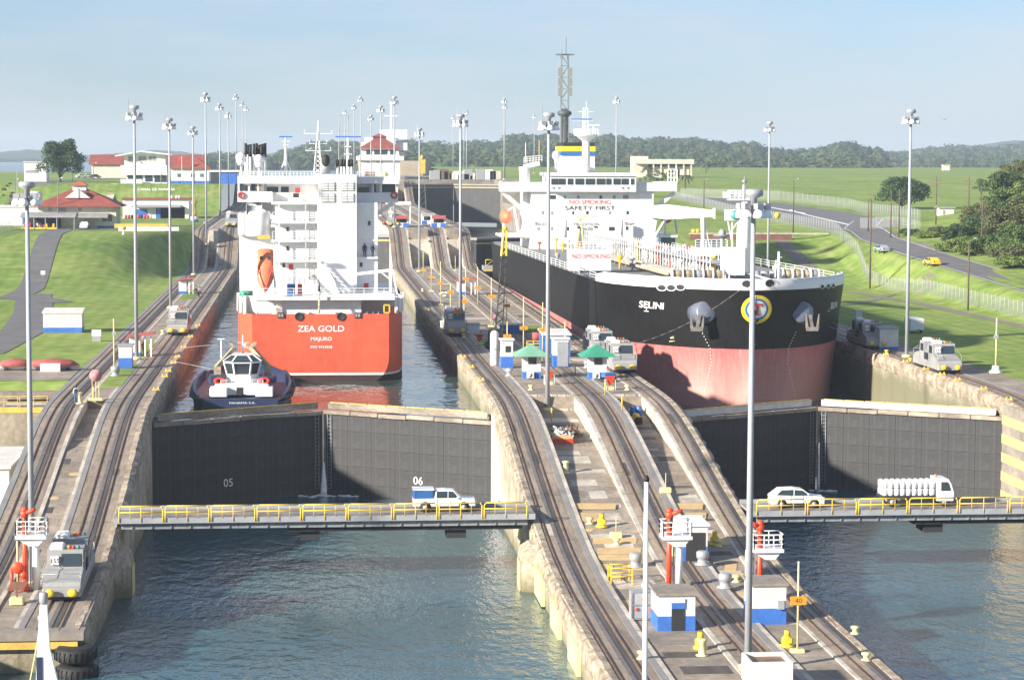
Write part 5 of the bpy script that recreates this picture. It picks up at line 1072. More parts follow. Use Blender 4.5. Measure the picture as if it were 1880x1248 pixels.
# ------------------------------------------------------------------ fire monitor towers
def monitor(lb, px, py, mirror=1):
    p = onwall(px, py, -7.8); g = thing('fire_monitor_tower', lb, 'monitor tower', p, 0, 'red fire monitor towers')
    b = MB(); b.cyl((0,0,0), (0,0,4.9), .2, .2, 10); b.path([(0,0,0),(-.0,0,.25)], .3, 10); b.build('riser', m_ored, g)
    b = MB(); b.cyl((.75*mirror,.2,0), (.75*mirror,.2,3.9), .3, .28, 12); b.build('column', m_white, g)
    b = MB()
    for k in range(11): b.bar((.35*mirror,.0,.4+k*.33), (.35*mirror,.35,.4+k*.33), .04)
    for dy in (0, .35): b.bar((.35*mirror,dy,0), (.35*mirror,dy,4.0), .05)
    b.build('ladder', m_galv, g)
    b = MB(); b.box(-.6, 1.6, -.75, 1.1, 3.85, 4.1); b.prism([(-.5,3.85),(1.5,3.85),(1.0,3.3),(.3,3.3)], 'y', -.5, .9); b.build('platform', m_white, g)
    b = MB()
    for a, c in (((-.55,-.7),(1.55,-.7)), ((1.55,-.7),(1.55,1.05)), ((1.55,1.05),(-.55,1.05)), ((-.55,1.05),(-.55,-.7))): prail(b, (*a, 4.1), (*c, 4.1), 1.05, 3, .03)
    b.build('guard_rail', m_white, g)
    b = MB(); b.cyl((0,0,4.9), (0,0,5.5), .22, .16, 10); b.lathe([(.3,-.25),(.34,0),(.3,.25)], 12, (0,0,5.6), 'x'); b.cyl((0,0,5.6), (.8*mirror,-.5,6.0), .2, .13, 10); b.ell((0,0,5.9), (.28,.28,.25), 10, 6); b.build('water_cannon', m_ored, g)
    b = MB(); b.cyl((.1,-.1,5.4), (.15,-.3,4.6), .13, .15, 8); b.build('cannon_grip', m_black, g)
    return g
monitor('red fire monitor tower beside the open shelter on the centre ramp', 1228, 1082); monitor('red fire monitor tower right of the nearest tall mast', 1394, 1108, -1)
g = monitor('red fire monitor tower on the left wall by the nearest loco', 47, 1082)
p = onwall(40, 1085, -7.8); g = thing('red_pipework', 'red pipe manifold at the foot of the left monitor tower', 'pipework', p); b = MB()
for dx, h in ((-.7, 1.7), (.15, 1.9)): b.cyl((dx,0,0), (dx,0,h), .13, .13, 8)
b.cyl((-.7,0,.45), (.5,0,.45), .13, .13, 8); b.ell((.15,0,1.2), (.3,.25,.3), 10, 6); b.ell((.2,0,.7), (.3,.25,.25), 10, 6); b.lathe([(.4,-.06),(.45,0),(.4,.06)], 14, (-.25,-.1,1.75), 'y'); b.build('pipes', m_ored, g)
p = onwall(30, 1110, -7.8); g = thing('sign_base', 'pale yellow concrete block with brown plate at the left edge', 'block', p); b = MB(); b.bbox(-.5,.5,0,.9,0,.5,.08); b.build('block', m_yelp, g); b = MB(); b.bar((0,.4,.5),(0,.4,1.0),.12); b.prism([(-.7,1.0),(.5,1.0),(.8,1.6),(-.4,1.6)], 'y', .35, .45); b.build('plate', m_dgrn, g)
# ------------------------------------------------------------------ orange number signs
def sign(lb, px, py, top, num, w=.95, arrow=False, base=True):
    p = onwall(px, py, 0 if py < 760 else -7.8); H = at(px, top, Y=p.y).z-p.z; sg_z = None
    g = thing('marker_sign', lb, 'sign', p, 0, 'orange distance signs on posts'); b = MB(); b.cyl((0,0,0), (0,0,H), .07, .06, 8); b.build('post', m_yelp, g)
    if base: b = MB(); b.bbox(-.45, .45, -.35, .35, 0, .22, .06); b.build('base', m_yelp, g)
    return g, p, H
def board(g, p, py, num, w=.95, h=.5, arrow=False):
    z = at(0, py, Y=p.y).z; z = at(940, py, Y=p.y).z-p.z+.0
    b = MB(); pts = [(-w/2,-h/2),(w/2,-h/2),(w/2+.25,0),(w/2,h/2),(-w/2,h/2)] if arrow else [(-w/2,-h/2),(w/2,-h/2),(w/2,h/2),(-w/2,h/2)]
    b.prism([(x, z+y) for x, y in pts], 'y', -.13, -.08); bd = b.build('board', m_orange, g)
    if num: t = text(num, h*.85, m_dark, 'number'); t.parent = bd; t.rotation_euler = (math.pi/2, 0, 0); t.location = (0, -.135, z-h*.29)
g, p, H = sign('orange sign reading 40 on a tall post in the right foreground', 1464, 1196, 1030, '40'); board(g, p, 1109, '40', 1.05, .55)
SG = [(792,535,455,509,'a'),(777,510,455,496,'b'),(809,560,480,519.5,'c'),(827,590,520,536,'d'),(840,615,560,572,'e'),(877,560,490,528,'f'),(902,600,510,544,'g'),(930,616,540,561,'h'),(931,655,590,617,'i'),(961,655,545,602,'j'),(996,665,555,605,'k'),(1037,672,590,632,'l'),(836,497,470,501.5,'m'),(820,472,440,446,'n'),(855,553,490,512,'o'),(852,600,545,553,'p')]
for i, (px, py, top, bpy_, k) in enumerate(SG):
    lb = ['leftmost tall orange sign near the far ramp foot', 'small orange sign before the far ramp arch', 'orange sign beside the sack pile on the centre wall', 'orange sign behind the centre wall loco', 'orange sign just right of the centre wall loco', 'orange sign before the red-roofed centre shelter', 'orange arrow sign left of the dark crane', 'orange sign just behind the crane jib', 'orange sign at the crane foot', 'plain pale post with orange sign right of the crane', 'orange sign left of the rear loco pair', 'orange sign above the grey-fronted booth', 'orange sign halfway down the far white wall', 'topmost orange sign on the far white wall', 'orange sign hung at the shelter roof', 'low orange sign behind the tall mast'][i]
    g, p, H = sign(lb, px, py, top, None, base=i % 2 == 0); board(g, p, bpy_, str(random.choice((10,12,14,15,16,18,20,24,30,50))) if i > 2 else None, .95, .45, k == 'g')
# ------------------------------------------------------------------ bollards, posts, vents
def bollard(lb, px, py, z0=-7.8, tall=False, m=m_yelp):
    p = onwall(px, py, z0); b = MB()
    if tall: b.lathe([(.42,0),(.42,.06),(.24,.1),(.22,.85),(.34,1.0),(.34,1.08),(.2,1.12)], 14)
    else: b.lathe([(.34,0),(.34,.06),(.2,.12),(.17,.3),(.32,.42),(.3,.52),(.1,.55)], 12)
    tag(b.build('bollard', m, None, p), lb, 'bollard', 'yellow mooring bollards')
bollard('pale yellow bollard alone on the left ramp below the painted discs', 148, 866, -4, True); bollard('pale bollard below the scrap skip on the centre ramp', 1039, 858, -3, True); bollard('pale bollard at the right edge of the centre ramp', 1237, 857, -3, True); bollard('pale tall bollard in front of the nearest control booth', 1289, 1203, -7.8, True)
for px, py, lb in ((1083,962,'pale mooring bollard beside the buff panels on the ramp'),(1132,1000,'small bollard by the yellow valve'),(1287,958,'bollard behind the shelter near the right track'),(1319,1003,'bollard beside the yellow valve right of the shelter'),(1352,1068,'bollard right of the grey vent'),(1178,1209,'bollard at the bottom left of the centre wall'),(1570,1163,'bollard on the right-hand coping'),(1590,1212,'lowest bollard on the right-hand coping')): bollard(lb, px, py)
for px, py, lb in ((939,690,'bollard by the narrow booth'),(975,716,'bollard on the centre wall below the pale kiosk'),(1152,716,'bollard right of the red hopper'),(851,620,'bollard behind the centre wall loco'),(776,535,'bollard beside the leftmost sign')): bollard(lb, px, py, 0)
for px, py, lb in ((270,652,'small bollard beside the left shelter'),(278,640,'bollard nearer the left track'),(299,613,'bollard before the left loco'),(1628,650,'orange bollard beside the right-hand shed'),(1672,665,'orange bollard at the foot of the right mast')): bollard(lb, px, py, 0, False, m_yel if px > 1000 else m_yelp)
def cleats(root, x, pts):     # yellow wall hooks along the coping
    for y in pts:
        b = MB(); z = zt(y)+.12; b.bbox(x-.38, x+.38, y-.25, y+.25, z-.1, z+.1, .06); b.cyl((x-.2,y,z), (x-.24,y,z+.26), .08, .1, 8); b.cyl((x+.2,y,z), (x+.24,y,z+.26), .08, .1, 8); b.build('mooring_hook', m_yel, root)
cleats(rw, 69.0, (219.5, 228.0, 237.5, 243.5, 250, 259, 268)); cleats(lw, -17.1, (232, 246, 252, 262, 270, 283, 300, 320)); cleats(cw, 17.1, (240, 255, 268, 284, 330, 350))
def vent(lb, px, py, z0=-7.8, s=1.0):
    p = onwall(px, py, z0); b = MB(); b.lathe([(.62*s,0),(.62*s,.1*s),(.4*s,.12*s),(.4*s,.5*s),(.5*s,.55*s),(.5*s,1.0*s),(.3*s,1.1*s)], 16); tag(b.build('ventilator', m_galv, None, p), lb, 'ventilator', 'round grey ventilators')
vent('grey round ventilator left of the nearest booths', 1167, 1040); vent('grey ventilator in front of the open shelter', 1290, 1036); vent('grey ventilator in the middle of the lower deck', 1331, 1078); vent('white base and drum at the left wall post', 212, 690, 0); vent('white drum right of the narrow booth', 935, 690, 0, .8); vent('white drum between kiosk and loco', 1078, 675, 0, .8); vent('grey drum behind the generator cage', 1187, 1090, -7.8, .8)
for px, py, lb in ((1105,968,'bright yellow valve beside the pale bollard'),(1312,1000,'bright yellow valve right of the open shelter'),(1286,1190,'bright yellow valve behind the tall bollard'),(1445,1187,'bright yellow valve near the 40 sign')):
    p = onwall(px, py, -7.8); g = thing('valve', lb, 'valve', p, 0, 'yellow valves'); b = MB(); b.lathe([(.5,0),(.5,.15),(.25,.2),(.25,.75)], 12); b.build('body', m_safety, g); b = MB(); b.bbox(-.35,.35,-.25,.25,.3,.7,.1); b.cyl((0,0,.7),(0,0,1.1),.2,.2,8); b.build('bonnet', m_safety, g)
for px, py, lb in ((1131,986,'pale yellow block with thin rod near the buff stripes'),(1222,922,'pale yellow block with thin rod on the upper ramp')):
    p = onwall(px, py, -6); g = thing('marker_block', lb, 'marker', p, 0, 'blocks with rods'); b = MB(); b.bbox(-.5,.5,-.3,.3,0,.45,.08); b.build('block', m_yelp, g); b = MB(); b.cyl((0,0,.45),(0,0,1.7),.04,.03,6); b.build('rod', m_yelp, g)
# generator cage, yellow frame, scrap skip, barrels, boxes
p = onwall(1192, 1138, -7.8); g = thing('generator_cage', 'steel cage of grey tanks with red caps left of the near booth', 'cage', p); b = MB(); b.box(-1.2,1.3,0,1.6,.15,1.9); b.build('body', m_galv, g); b = MB()
for x in (-1.25,-.4,.45,1.32): b.bar((x,-.05,0),(x,-.05,2.2),.08)
for z in (.1,1.1,2.2): b.bar((-1.25,-.05,z),(1.32,-.05,z),.07)
b.build('cage_bars', m_steel, g); b = MB(); [b.ell((-.9+k*.5, -.05, .8+.7*(k % 2)), (.13,.1,.13), 8, 5) for k in range(5)]; b.build('caps', m_ored, g)
p = onwall(1141, 1074, -7.8); g = thing('barrier_frame', 'yellow tubular frame behind the generator cage', 'frame', p); b = MB()
for dx in (-.8,.8):
    for dy in (0,1.6): b.bar((dx,dy,0),(dx,dy,1.3),.09)
for z in (.65,1.3): b.path([(-.8,0,z),(.8,0,z),(.8,1.6,z),(-.8,1.6,z),(-.8,0,z)], .05, 5)
b.build('frame', m_safety, g)
p = onwall(1033, 815, -3); g = thing('scrap_skip', 'yellow skip heaped with scrap metal below the centre mast', 'skip', p); b = MB(); b.prism([(-.95,0),(.95,0),(1.0,.9),(-1.0,.9)], 'y', 0, 3.2); b.build('bin', m_buff, g); b = MB(); b.box(-.97,.97,-.04,0,.05,.5); b.build('red_front', m_red, g)
b = MB()
for k in range(110): x, y = random.uniform(-.9,.9), random.uniform(.1,3.1); z = .85+.5*random.random()*(1-abs(x)); d = Vector((random.uniform(-1,1),random.uniform(-1,1),random.uniform(-.5,.5)))*.35; b.use(random.choice((m_galv, m_whited, m_rail, m_dark))); b.bar(Vector((x,y,z))-d, Vector((x,y,z))+d, random.uniform(.05,.2))
b.build('scrap_heap', None, g, kind='stuff')
b = MB()
for k in range(60): x, y = random.uniform(.4,1.9), random.uniform(2.4,4.6); d = Vector((random.uniform(-1,1),random.uniform(-1,1),random.uniform(-.3,.6)))*.5; b.bar(Vector((x,y,.4))-d, Vector((x,y,.45+random.random()*.9))+d, .07)
o = b.build('scrap_pile', m_rail, None, p); o['kind'] = 'stuff'; o['label'] = 'rusty scrap pile behind the skip'
for px, dx, lb in ((1162,0,'left blue barrel of the pair on the upper ramp'),(1173,0,'right blue barrel of the pair on the upper ramp')):
    p = onwall(px, 762, -2); g = thing('barrel', lb, 'barrel', p, 0, 'blue barrels'); b = MB(); b.lathe([(.28,0),(.3,.05),(.3,.42),(.32,.45),(.3,.48),(.3,.86),(.28,.9),(.0,.9)], 16); b.build('drum', m_cblue if px < 1165 else m_blue, g)
p = onwall(1170, 778, -2); g = thing('compressor', 'small yellow compressor trolley in front of the blue barrels', 'machine', p); b = MB(); b.lathe([(.2,-.9),(.28,-.8),(.28,.8),(.2,.9)], 12, (0,.6,.7), 'y'); b.build('tank', m_safety, g); b = MB(); b.bbox(-.2,.45,-.5,.3,.1,.7,.08); b.build('engine', m_dark, g); [MB().lathe([(.2,-.05),(.22,0),(.2,.05)], 12, (sx,0,.22), 'x').build('wheel', m_black, g) for sx in (-.35,.45)]
for px, py, lb, m_ in ((1120,715,'red hopper with white frame beside the bright green kiosk',m_ored),(1008,706,'red hopper partly hidden by the centre mast',m_ored),(880,633,'red hopper behind the white cylinder',m_ored)):
    p = onwall(px, py, 0); g = thing('hopper', lb, 'hopper', p, 0, 'red hoppers'); b = MB(); b.loft([[(-.15,-.15,.5),(.15,-.15,.5),(.15,.15,.5),(-.15,.15,.5)],[(-.5,-.4,1.4),(.5,-.4,1.4),(.5,.4,1.4),(-.5,.4,1.4)]]); b.build('funnel', m_, g); b = MB(); [b.bar((dx,dy,0),(dx,dy,1.1),.06) for dx in (-.5,.5) for dy in (-.4,.4)]; b.build('frame', m_whited, g); b = MB(); b.bbox(-.4,.4,-.3,.3,0,.35,.05); b.build('base', m_yelp, g)
p = onwall(1085, 695, 0); p = onwall(1117, 700, 0); g = thing('cart', 'blue-topped hand cart next to the bright green kiosk', 'cart', p, .4); b = MB(); b.bbox(-.8,.8,-.4,.4,.5,.95,.15); b.build('body', m_blue, g); [MB().lathe([(.25,-.05),(.28,0),(.25,.05)], 12, (sx,-.4,.28), 'y').build('wheel', m_black, g) for sx in (-.5,.5)]
for px, py, lb in ((1111,724,'thin yellow post beside the red hopper'),(1142,752,'thin yellow post on the right stone steps'),(1013,740,'thin yellow post on the left stone steps'),(1056,688,'yellow post between the booths'),(172,735,'yellow barrier posts beside the round pink sign')):
    p = onwall(px, py, -.5); tag(MB().lathe([(.07,0),(.07,1.3),(.03,1.36)], 8).build('marker_post', m_safety, None, p), lb, 'post', 'thin yellow posts')
p = onwall(176, 735, -.4); g = thing('round_sign', 'round pink back of a sign on yellow posts at the ramp head', 'sign', p); b = MB(); b.lathe([(.62,-.03),(.62,.03)], 22, (0,0,2.5), 'y'); b.build('disc', mat('faded_pink', (.55,.27,.27), .8, .2, 3), g); b = MB(); [b.bar((dx,.05,0),(dx,.05,2.3),.07) for dx in (-.35,0,.3)]; b.bbox(-.7,.7,-.2,.4,0,.25,.05); b.build('posts', m_yelp, g)
# crane with lattice jib beside the tanker
p = onwall(915, 640, 0); g = thing('crawler_crane', 'dark lattice-boom crane with yellow jib tip on the centre wall', 'crane', p); b = MB(); b.bbox(-1.1,1.1,-.5,3,.6,2.3,.15); b.build('cabin', m_black, g); b = MB(); [b.bbox(sx-.3,sx+.3,-1.2,3.6,0,.65,.2) for sx in (-1.2,1.2)]; b.build('tracks', m_dark, g)
b = MB(); base = Vector((0,-.3,1.5)); tip = at(925, 470, Y=p.y+1.5)-p; tip2 = at(927, 420, Y=p.y+2)-p
for dx, dy in ((-.45,-.35),(.45,-.35),(.45,.35),(-.45,.35)): b.bar(base+Vector((dx,dy,0)), tip+Vector((dx*.6,dy*.6,0)), .1)
for k in range(18):
    q0, q1 = base.lerp(tip, k/18), base.lerp(tip, (k+1)/18); s_ = 1 if k % 2 else -1; b.bar(q0+Vector((-.4*s_,-.33,0)), q1+Vector((.4*s_,-.33,0)), .06); b.bar(q0+Vector((-.4*s_,.33,0)), q1+Vector((.4*s_,.33,0)), .06)
b.build('boom', m_black, g); b = MB()
for dx in (-.3,.3): b.bar(tip+Vector((dx,0,0)), tip2+Vector((dx*.5,0,0)), .22)
for k in range(5): q0, q1 = tip.lerp(tip2, k/5), tip.lerp(tip2, (k+1)/5); b.bar(q0+Vector((-.3,0,0)), q1+Vector((.25,0,0)), .12)
b.ell(tip2, (.35,.25,.3), 8, 6); b.build('jib_tip', m_safety, g)
p = onwall(985, 648, 0); g = thing('winch_skid', 'yellow winch skid with red drum behind the sheds', 'machine', p); b = MB(); b.box(-1.3,1.3,0,2,.1,.4); [b.bar((x,0,.4),(x,0,1.5),.1) for x in (-1.2,-.4,.4,1.2)]; [b.bar((-1.2,0,z),(1.2,0,z),.08) for z in (.8,1.15,1.5)]; b.build('frame', m_safety, g); b = MB(); b.lathe([(.5,-.6),(.5,.6)], 16, (.2,1,2.0), 'x'); b.build('drum', m_tarp, g)
for px, py, w, h, m_, lb in ((940,612,3.2,1.1,m_blue,'blue and white covered skiff beside the crane'),(820,680-70,1.6,1.3,m_whited,'white crate left of the sign posts'),(868,612,1.9,1.2,m_white,'white tool box beside the tall mast')):
    p = onwall(px, py, 0); g = thing('deck_box', lb, 'box', p); b = MB(); b.bbox(-w/2,w/2,0,1.4,0,h,.15); b.build('body', m_, g); b = MB(); b.bbox(-w/2-.05,w/2+.05,-.05,1.45,h,h+.25,.08); b.build('lid', m_whited, g)
p = onwall(815, 545, 0); g = thing('sack_pile', 'pile of white sacks on the centre wall', 'sacks', p); [MB().ell((random.uniform(-.5,.5), random.uniform(0,.8), .2+.25*(k//3)), (.4,.3,.18), 10, 6).build('sack', m_whited, g) for k in range(8)]
# small green patches on the wall top
for px0, px1, py0, py1 in ((880,905,622,634),(930,985,598,610)):
    a, c = at(px0, py1, z=0), at(px1, py0, z=0); tag(MB().box(a.x, c.x, a.y, c.y, -.2, .05).build('grass_plot', m_grass), 'small grass plot on the centre wall near x %s' % ('the crane' if px0 > 900 else 'the white cylinder'), 'grass')
for y0, y1 in ((236, 262), (270, 292), (380, 400)): tag(MB().box(-23.3, -21.05, y0, y1, -.3, .05).build('grass_plot', m_grass), 'strip of grass on the left wall ' + {236: 'by the nearer shelter', 270: 'behind the left mast', 380: 'before the far shelter'}[y0], 'grass')
# camera-ship fittings in the foreground and the deck they stand on
g = thing('foredeck', 'white foredeck of the viewing ship below the picture', 'ship deck', (0, 62, 4)); rings = [[(-w, y, -3), (w, y, -3), (w+.3, y, 0), (-w-.3, y, 0)] for w, y in ((11,-40),(10.5,-10),(7,6),(3,13),(.3,16))]; b = MB(); b.loft(rings); b.build('deck', m_ship, g)
a = at(1187, 872, Y=62); g = thing('white_pole', 'slim white pole with black cap in the foreground', 'pole', (a.x, 62, 4)); H = a.z-4; b = MB(); b.cyl((0,0,0), (0,0,H-.18), .085, .065, 12); b.build('shaft', m_ship, g); b = MB(); b.lathe([(.075,0),(.08,.1),(.03,.18)], 12, (0,0,H-.18)); b.build('cap', m_black, g)
a = at(80, 1090, Y=66); g = thing('jackstaff', 'white tapered bow mast with blue panel at the lower left', 'mast', (a.x, 66, 4)); H = a.z-4
b = MB(); b.loft([[(-w0, -.12, z), (w1, -.12, z), (w1, .12, z), (-w0, .12, z)] for z, w0, w1 in ((0,.32,.9),(H-2.9,.26,.44),(H-1.6,.2,.16),(H-.3,.1,.1))]); b.build('mast', m_ship, g)
b = MB(); b.lathe([(.1,-.3),(.13,-.26),(.13,0),(.08,.04)], 12, (0,0,H+.02)); b.build('light', m_louv, g); b = MB(); b.box(-.22, -.04, -.14, -.12, H-2.75, H-1.85); b.build('blue_panel', m_navy, g); b = MB(); b.box(-.17,.17,-.05,.05,H-.75,H-.65); b.build('cross_arm', m_ship, g); b = MB(); b.bar((-.1,0,H-.9),(-.75,0,H-4.2),.03); b.build('stay', m_yelp, g)
# ------------------------------------------------------------------ vehicles
def wheelset(g, xs, ys, r, w=.2, axis='y'):
    for x in xs:
        for y in ys:
            b = MB(); b.lathe([(r*.6,-w/2),(r,-w/2*.8),(r,w/2*.8),(r*.6,w/2)], 16, (x, y, r), axis); t = b.build('wheel', m_black, g); b = MB(); b.lathe([(r*.55,-w/2-.01),(r*.55,w/2+.01)], 12, (x, y, r), axis); b.build('rim', m_galv, t)
m_carw = mat('car_white', (.80,.80,.80), .25, .03, 1); m_cars = mat('car_silver', (.50,.55,.62), .25, .03, 1, metal=.4); m_cary = mat('taxi_yellow', (.82,.55,.03), .3, .03, 1)
def car(lb, loc, rz, m, prof, glass, L, W=1.75, group=None, name='car', r=.33):
    g = thing(name, lb, 'car' if name != 'pickup_truck' else 'pickup', loc, rz, group)
    belt = .86 if max(z for x, z in prof) < 1.5 else 1.06; top_ = max(z for x, z in prof)
    def ins(y, z): return math.copysign(abs(y)-(.20*max(0, z-belt)/(top_-belt) if z > belt else 0), y)   # cabin leans inwards
    b = MB(); rings = []
    for k, y in ((.965,-W/2),(.99,-W/2+.05),(1,-W/2+.16),(1,W/2-.16),(.99,W/2-.05),(.965,W/2)): rings.append([(x*k, ins(y, z), z-(.03 if k < .98 and z > .6 else 0)+(.05 if k < .98 and z < .5 else 0)) for x, z in prof])
    b.loft(rings, True, True, False); b.build('body', m, g)
    for gp in glass:
        for sg in (-1, 1): b = MB(); b.loft([[(x, ins(sg*(W/2+.015), z), z) for x, z in gp], [(x, ins(sg*(W/2-.06), z), z) for x, z in gp]]); b.build('window', m_glass, g)
    xs_ = sorted((q for gp in glass for q in gp), key=lambda q: q[0]); xr, xf = xs_[0], xs_[-1]
    for sg in (-1, 1):
        for wx in (prof[0][0]+L*.19, prof[0][0]+L*.80): b = MB(); b.lathe([(r*1.22,-.02),(r*1.22,.02)], 18, (wx, sg*(W/2-.0), r*1.05), 'y'); b.build('wheel_arch', m_dark, g)
        for dx in (.42, -.42*1.5): b = MB(); b.box(dx-.012, dx+.012, sg*(W/2)-.012, sg*(W/2)+.012, .42, belt); b.build('door_seam', m_dark, g)
        b = MB(); b.ell((xf[0]-.12, sg*(W/2+.1), belt+.1), (.09,.1,.08), 8, 5); b.build('mirror', m, g)
        b = MB(); b.box(prof[0][0]+.5, prof[0][0]+L-.5, sg*(W/2)-.015, sg*(W/2)+.02, .3, .42); b.build('sill', m_black, g)
    wheelset(g, (prof[0][0]+L*.19, prof[0][0]+L*.80), (-W/2+.06, W/2-.06), r)
    for x, m_ in ((prof[0][0], m_red), (prof[0][0]+L, m_lamp)):
        for y in (-W/2+.25, W/2-.25): b = MB(); b.box(x-.03, x+.03, y-.15, y+.15, .68, .84); b.build('light', m_, g)
    return g
SUV = [(-2.25,.3),(2.25,.3),(2.28,.6),(2.2,.85),(1.15,1.02),(.45,1.52),(-.3,1.62),(-1.5,1.58),(-2.1,1.1),(-2.28,.95),(-2.28,.5)]
car('white SUV crossing the bridge below the tanker gate', (at(1455, 925, z=-5.0).x, 183.2, -4.98), 0, m_carw, SUV, ([(.95,1.05),(.38,1.45),(-.3,1.52),(-.35,1.05)],[(-.45,1.05),(-.4,1.52),(-1.4,1.5),(-1.85,1.1)]), 4.5)
PIK = [(-2.6,.45),(2.55,.45),(2.6,.75),(2.5,1.0),(1.35,1.12),(.75,1.72),(.0,1.8),(-.75,1.78),(-.85,1.12),(-2.6,1.1)]
g = car('white pickup with blue canopy on the bridge below gate 06', (at(813, 930, z=-5.0).x, 183.2, -4.98), 0, m_carw, PIK, ([(1.15,1.15),(.68,1.66),(.3,1.7),(.28,1.15)],[(.2,1.15),(.22,1.7),(-.65,1.68),(-.7,1.15)]), 5.2, 1.8, name='pickup_truck', r=.38)
b = MB(); b.bbox(-2.6, -.9, -.86, .86, 1.12, 1.85, .1); b.build('canopy', m_cblue, g); b = MB(); b.box(-2.62, -.88, -.88, .88, 1.8, 1.88); b.build('canopy_roof', m_carw, g)
q = at(1672, 925, z=-5.0); g = thing('flatbed_truck', 'white truck loaded with rows of white drums on the right bridge', 'truck', (q.x, 183.2, -4.98)); b = MB(); b.box(-2.9, 1.6, -1.05, 1.05, .75, .95); b.build('bed', m_dark, g)
b = MB(); b.prism([(1.75,.5),(3.15,.5),(3.2,1.2),(2.95,1.95),(2.7,2.35),(1.75,2.4)], 'y', -1.05, 1.05); b.build('cab', m_carw, g); b = MB(); b.prism([(2.1,1.35),(2.95,1.35),(2.8,1.9),(2.65,2.1),(2.1,2.1)], 'y', -1.07, 1.07); b.build('window', m_glass, g)
wheelset(g, (-2.0, 2.45), (-.85, .85), .42); b = MB(); b.lathe([(.1,0),(.1,.2)], 8, (1.9,0,2.4)); b.build('beacon', m_orange, g)
src = None
for r_ in range(2):
    for i in range(9):
        for y in (-.72, 0, .72):
            p = (-2.62+i*.5, y, .95+r_*.62)
            if src is None: b = MB(); b.lathe([(.2,0),(.235,.04),(.235,.5),(.2,.56),(.1,.6)], 10); src = tag(b.build('drum', m_white, None, Vector(p)+Vector(g.location)), 'white drum stacked on the truck bed', 'drum', 'white drums on the truck')
            else: o = src.copy(); COL.objects.link(o); o.location = Vector(p)+Vector(g.location)
SED = [(-2.1,.3),(2.1,.3),(2.15,.65),(1.2,.88),(.6,1.38),(-.8,1.42),(-1.45,.98),(-2.1,.9)]; SG_ = ([(1.1,.9),(.55,1.3),(-.1,1.34),(-.1,.9)],[(-.2,.9),(-.2,1.34),(-.8,1.34),(-1.3,.95)])
def rdir(px, py, d): p = gt(px, py); return p
p = gt(1619, 464); car('silver-blue car driving on the road at right', (p.x, p.y, p.z+.12), rad(100), m_cars, SED, SG_, 4.2); p = gt(1711, 488); car('yellow taxi on the road at right', (p.x, p.y, p.z+.12), rad(100), m_cary, SED, SG_, 4.2)
p = gt(157, 421); car('white car parked under the grey carport', (at(157,420,z=7.8).x, 505, 7.85), rad(-90), m_carw, SUV, ([(.95,1.05),(.38,1.45),(-1.4,1.5),(-1.85,1.1)],), 4.5)
for i, (px, py, m_) in enumerate(((12,384,m_cars),(24,381,m_glass),(38,387,m_carw),(150,327,m_carw),(163,326,m_cars),(175,327,m_glass),(203,322,m_carw))):
    p = gt(px, py); p.z += .05; car(['silver car parked at far left', 'dark car parked at far left', 'white car parked before the blue door', 'white car parked behind the big tree', 'silver car in the row behind the big tree', 'dark car in the row behind the big tree', 'white car beside the cream hall'][i], p, rad(20), m_, SED, SG_, 4.2)
p = gt(1684, 612); g = thing('trailer', 'white box trailer parked on the right lawn', 'trailer', (p.x, p.y, p.z)); b = MB(); b.bbox(-1.0,1.0,0,3.2,.45,2.05,.08); b.build('box', m_carw, g); wheelset(g, (-.95,.95), (1.6,), .34, .2, 'x'); b = MB(); b.bar((0,0,.5),(.6,-1.0,.45),.08); b.build('drawbar', m_dark, g)

# ------------------------------------------------------------------ buildings
def hip(b, x0, x1, y0, y1, z0, z1, over=.6, ridge=.45):
    xm0, xm1 = x0+(x1-x0)*ridge, x1-(x1-x0)*ridge; ym = (y0+y1)/2
    b.loft([[(x0-over,y0-over,z0),(x1+over,y0-over,z0),(x1+over,y1+over,z0),(x0-over,y1+over,z0)],[(xm0,ym-.05,z1),(xm1,ym-.05,z1),(xm1,ym+.05,z1),(xm0,ym+.05,z1)]]); return b
def corr(name, m):
    return m
def wins(g, lst, y, m=m_glass, frame=True):
    for x0, x1, z0, z1 in lst:
        b = MB(); b.box(x0, x1, y-.06, y+.05, z0, z1); w = b.build('window', m, g)
        if frame: b = MB(); b.box((x0+x1)/2-.05, (x0+x1)/2+.05, y-.09, y-.06, z0, z1); b.box(x0-.1, x1+.1, y-.12, y-.05, z0-.14, z0); b.build('frame', m_whited, w)
g = thing('machine_house', 'white house with large red hipped roof and grey lean-to at left', 'building', (-53.5, 508, 7.8))
b = MB(); b.box(-8, 9.2, 0, 12, 0, 4.9); b.build('wall', m_cream, g); b = MB(); b.box(5.0, 9.3, -.1, 0, 0, .6); b.build('blue_base', m_blue, g)
b = MB(); hip(b, -8, 9.2, 0, 12, 4.9, 8.9, 1.6, .42); b.build('roof', m_roof, g); b = MB(); b.prism([(-2.2,6.8),(3.4,6.8),(.6,8.9)], 'y', 1.2, 3.2); b.build('gable_vent', m_whited, g)
b = MB(); hip(b, -.8, 2.2, 4.5, 7.5, 9.5, 10.5, .5, .45); b.build('cupola_roof', mat('orange_tile', (.45,.13,.06), .8, .15, 1), g); b = MB(); b.box(-.8,2.2,4.5,7.5,8.4,9.5); b.build('cupola', m_whited, g)
b = MB(); b.prism([(-4.2,2.55),(-.2,3.5),(-.2,3.7),(-4.2,2.75)], 'x', -11.5, .6); b.prism([(-3.4,2.5),(-.2,3.3),(-.2,3.5),(-3.4,2.7)], 'x', .9, 7.6); b.build('lean_to_roof', mat('grey_sheet', (.33,.33,.33), .7, .12, .5), g)
b = MB(); b.box(-11.2,-3.4,-3.9,-.2,0,.35); b.build('yellow_kerb', m_safety, g)
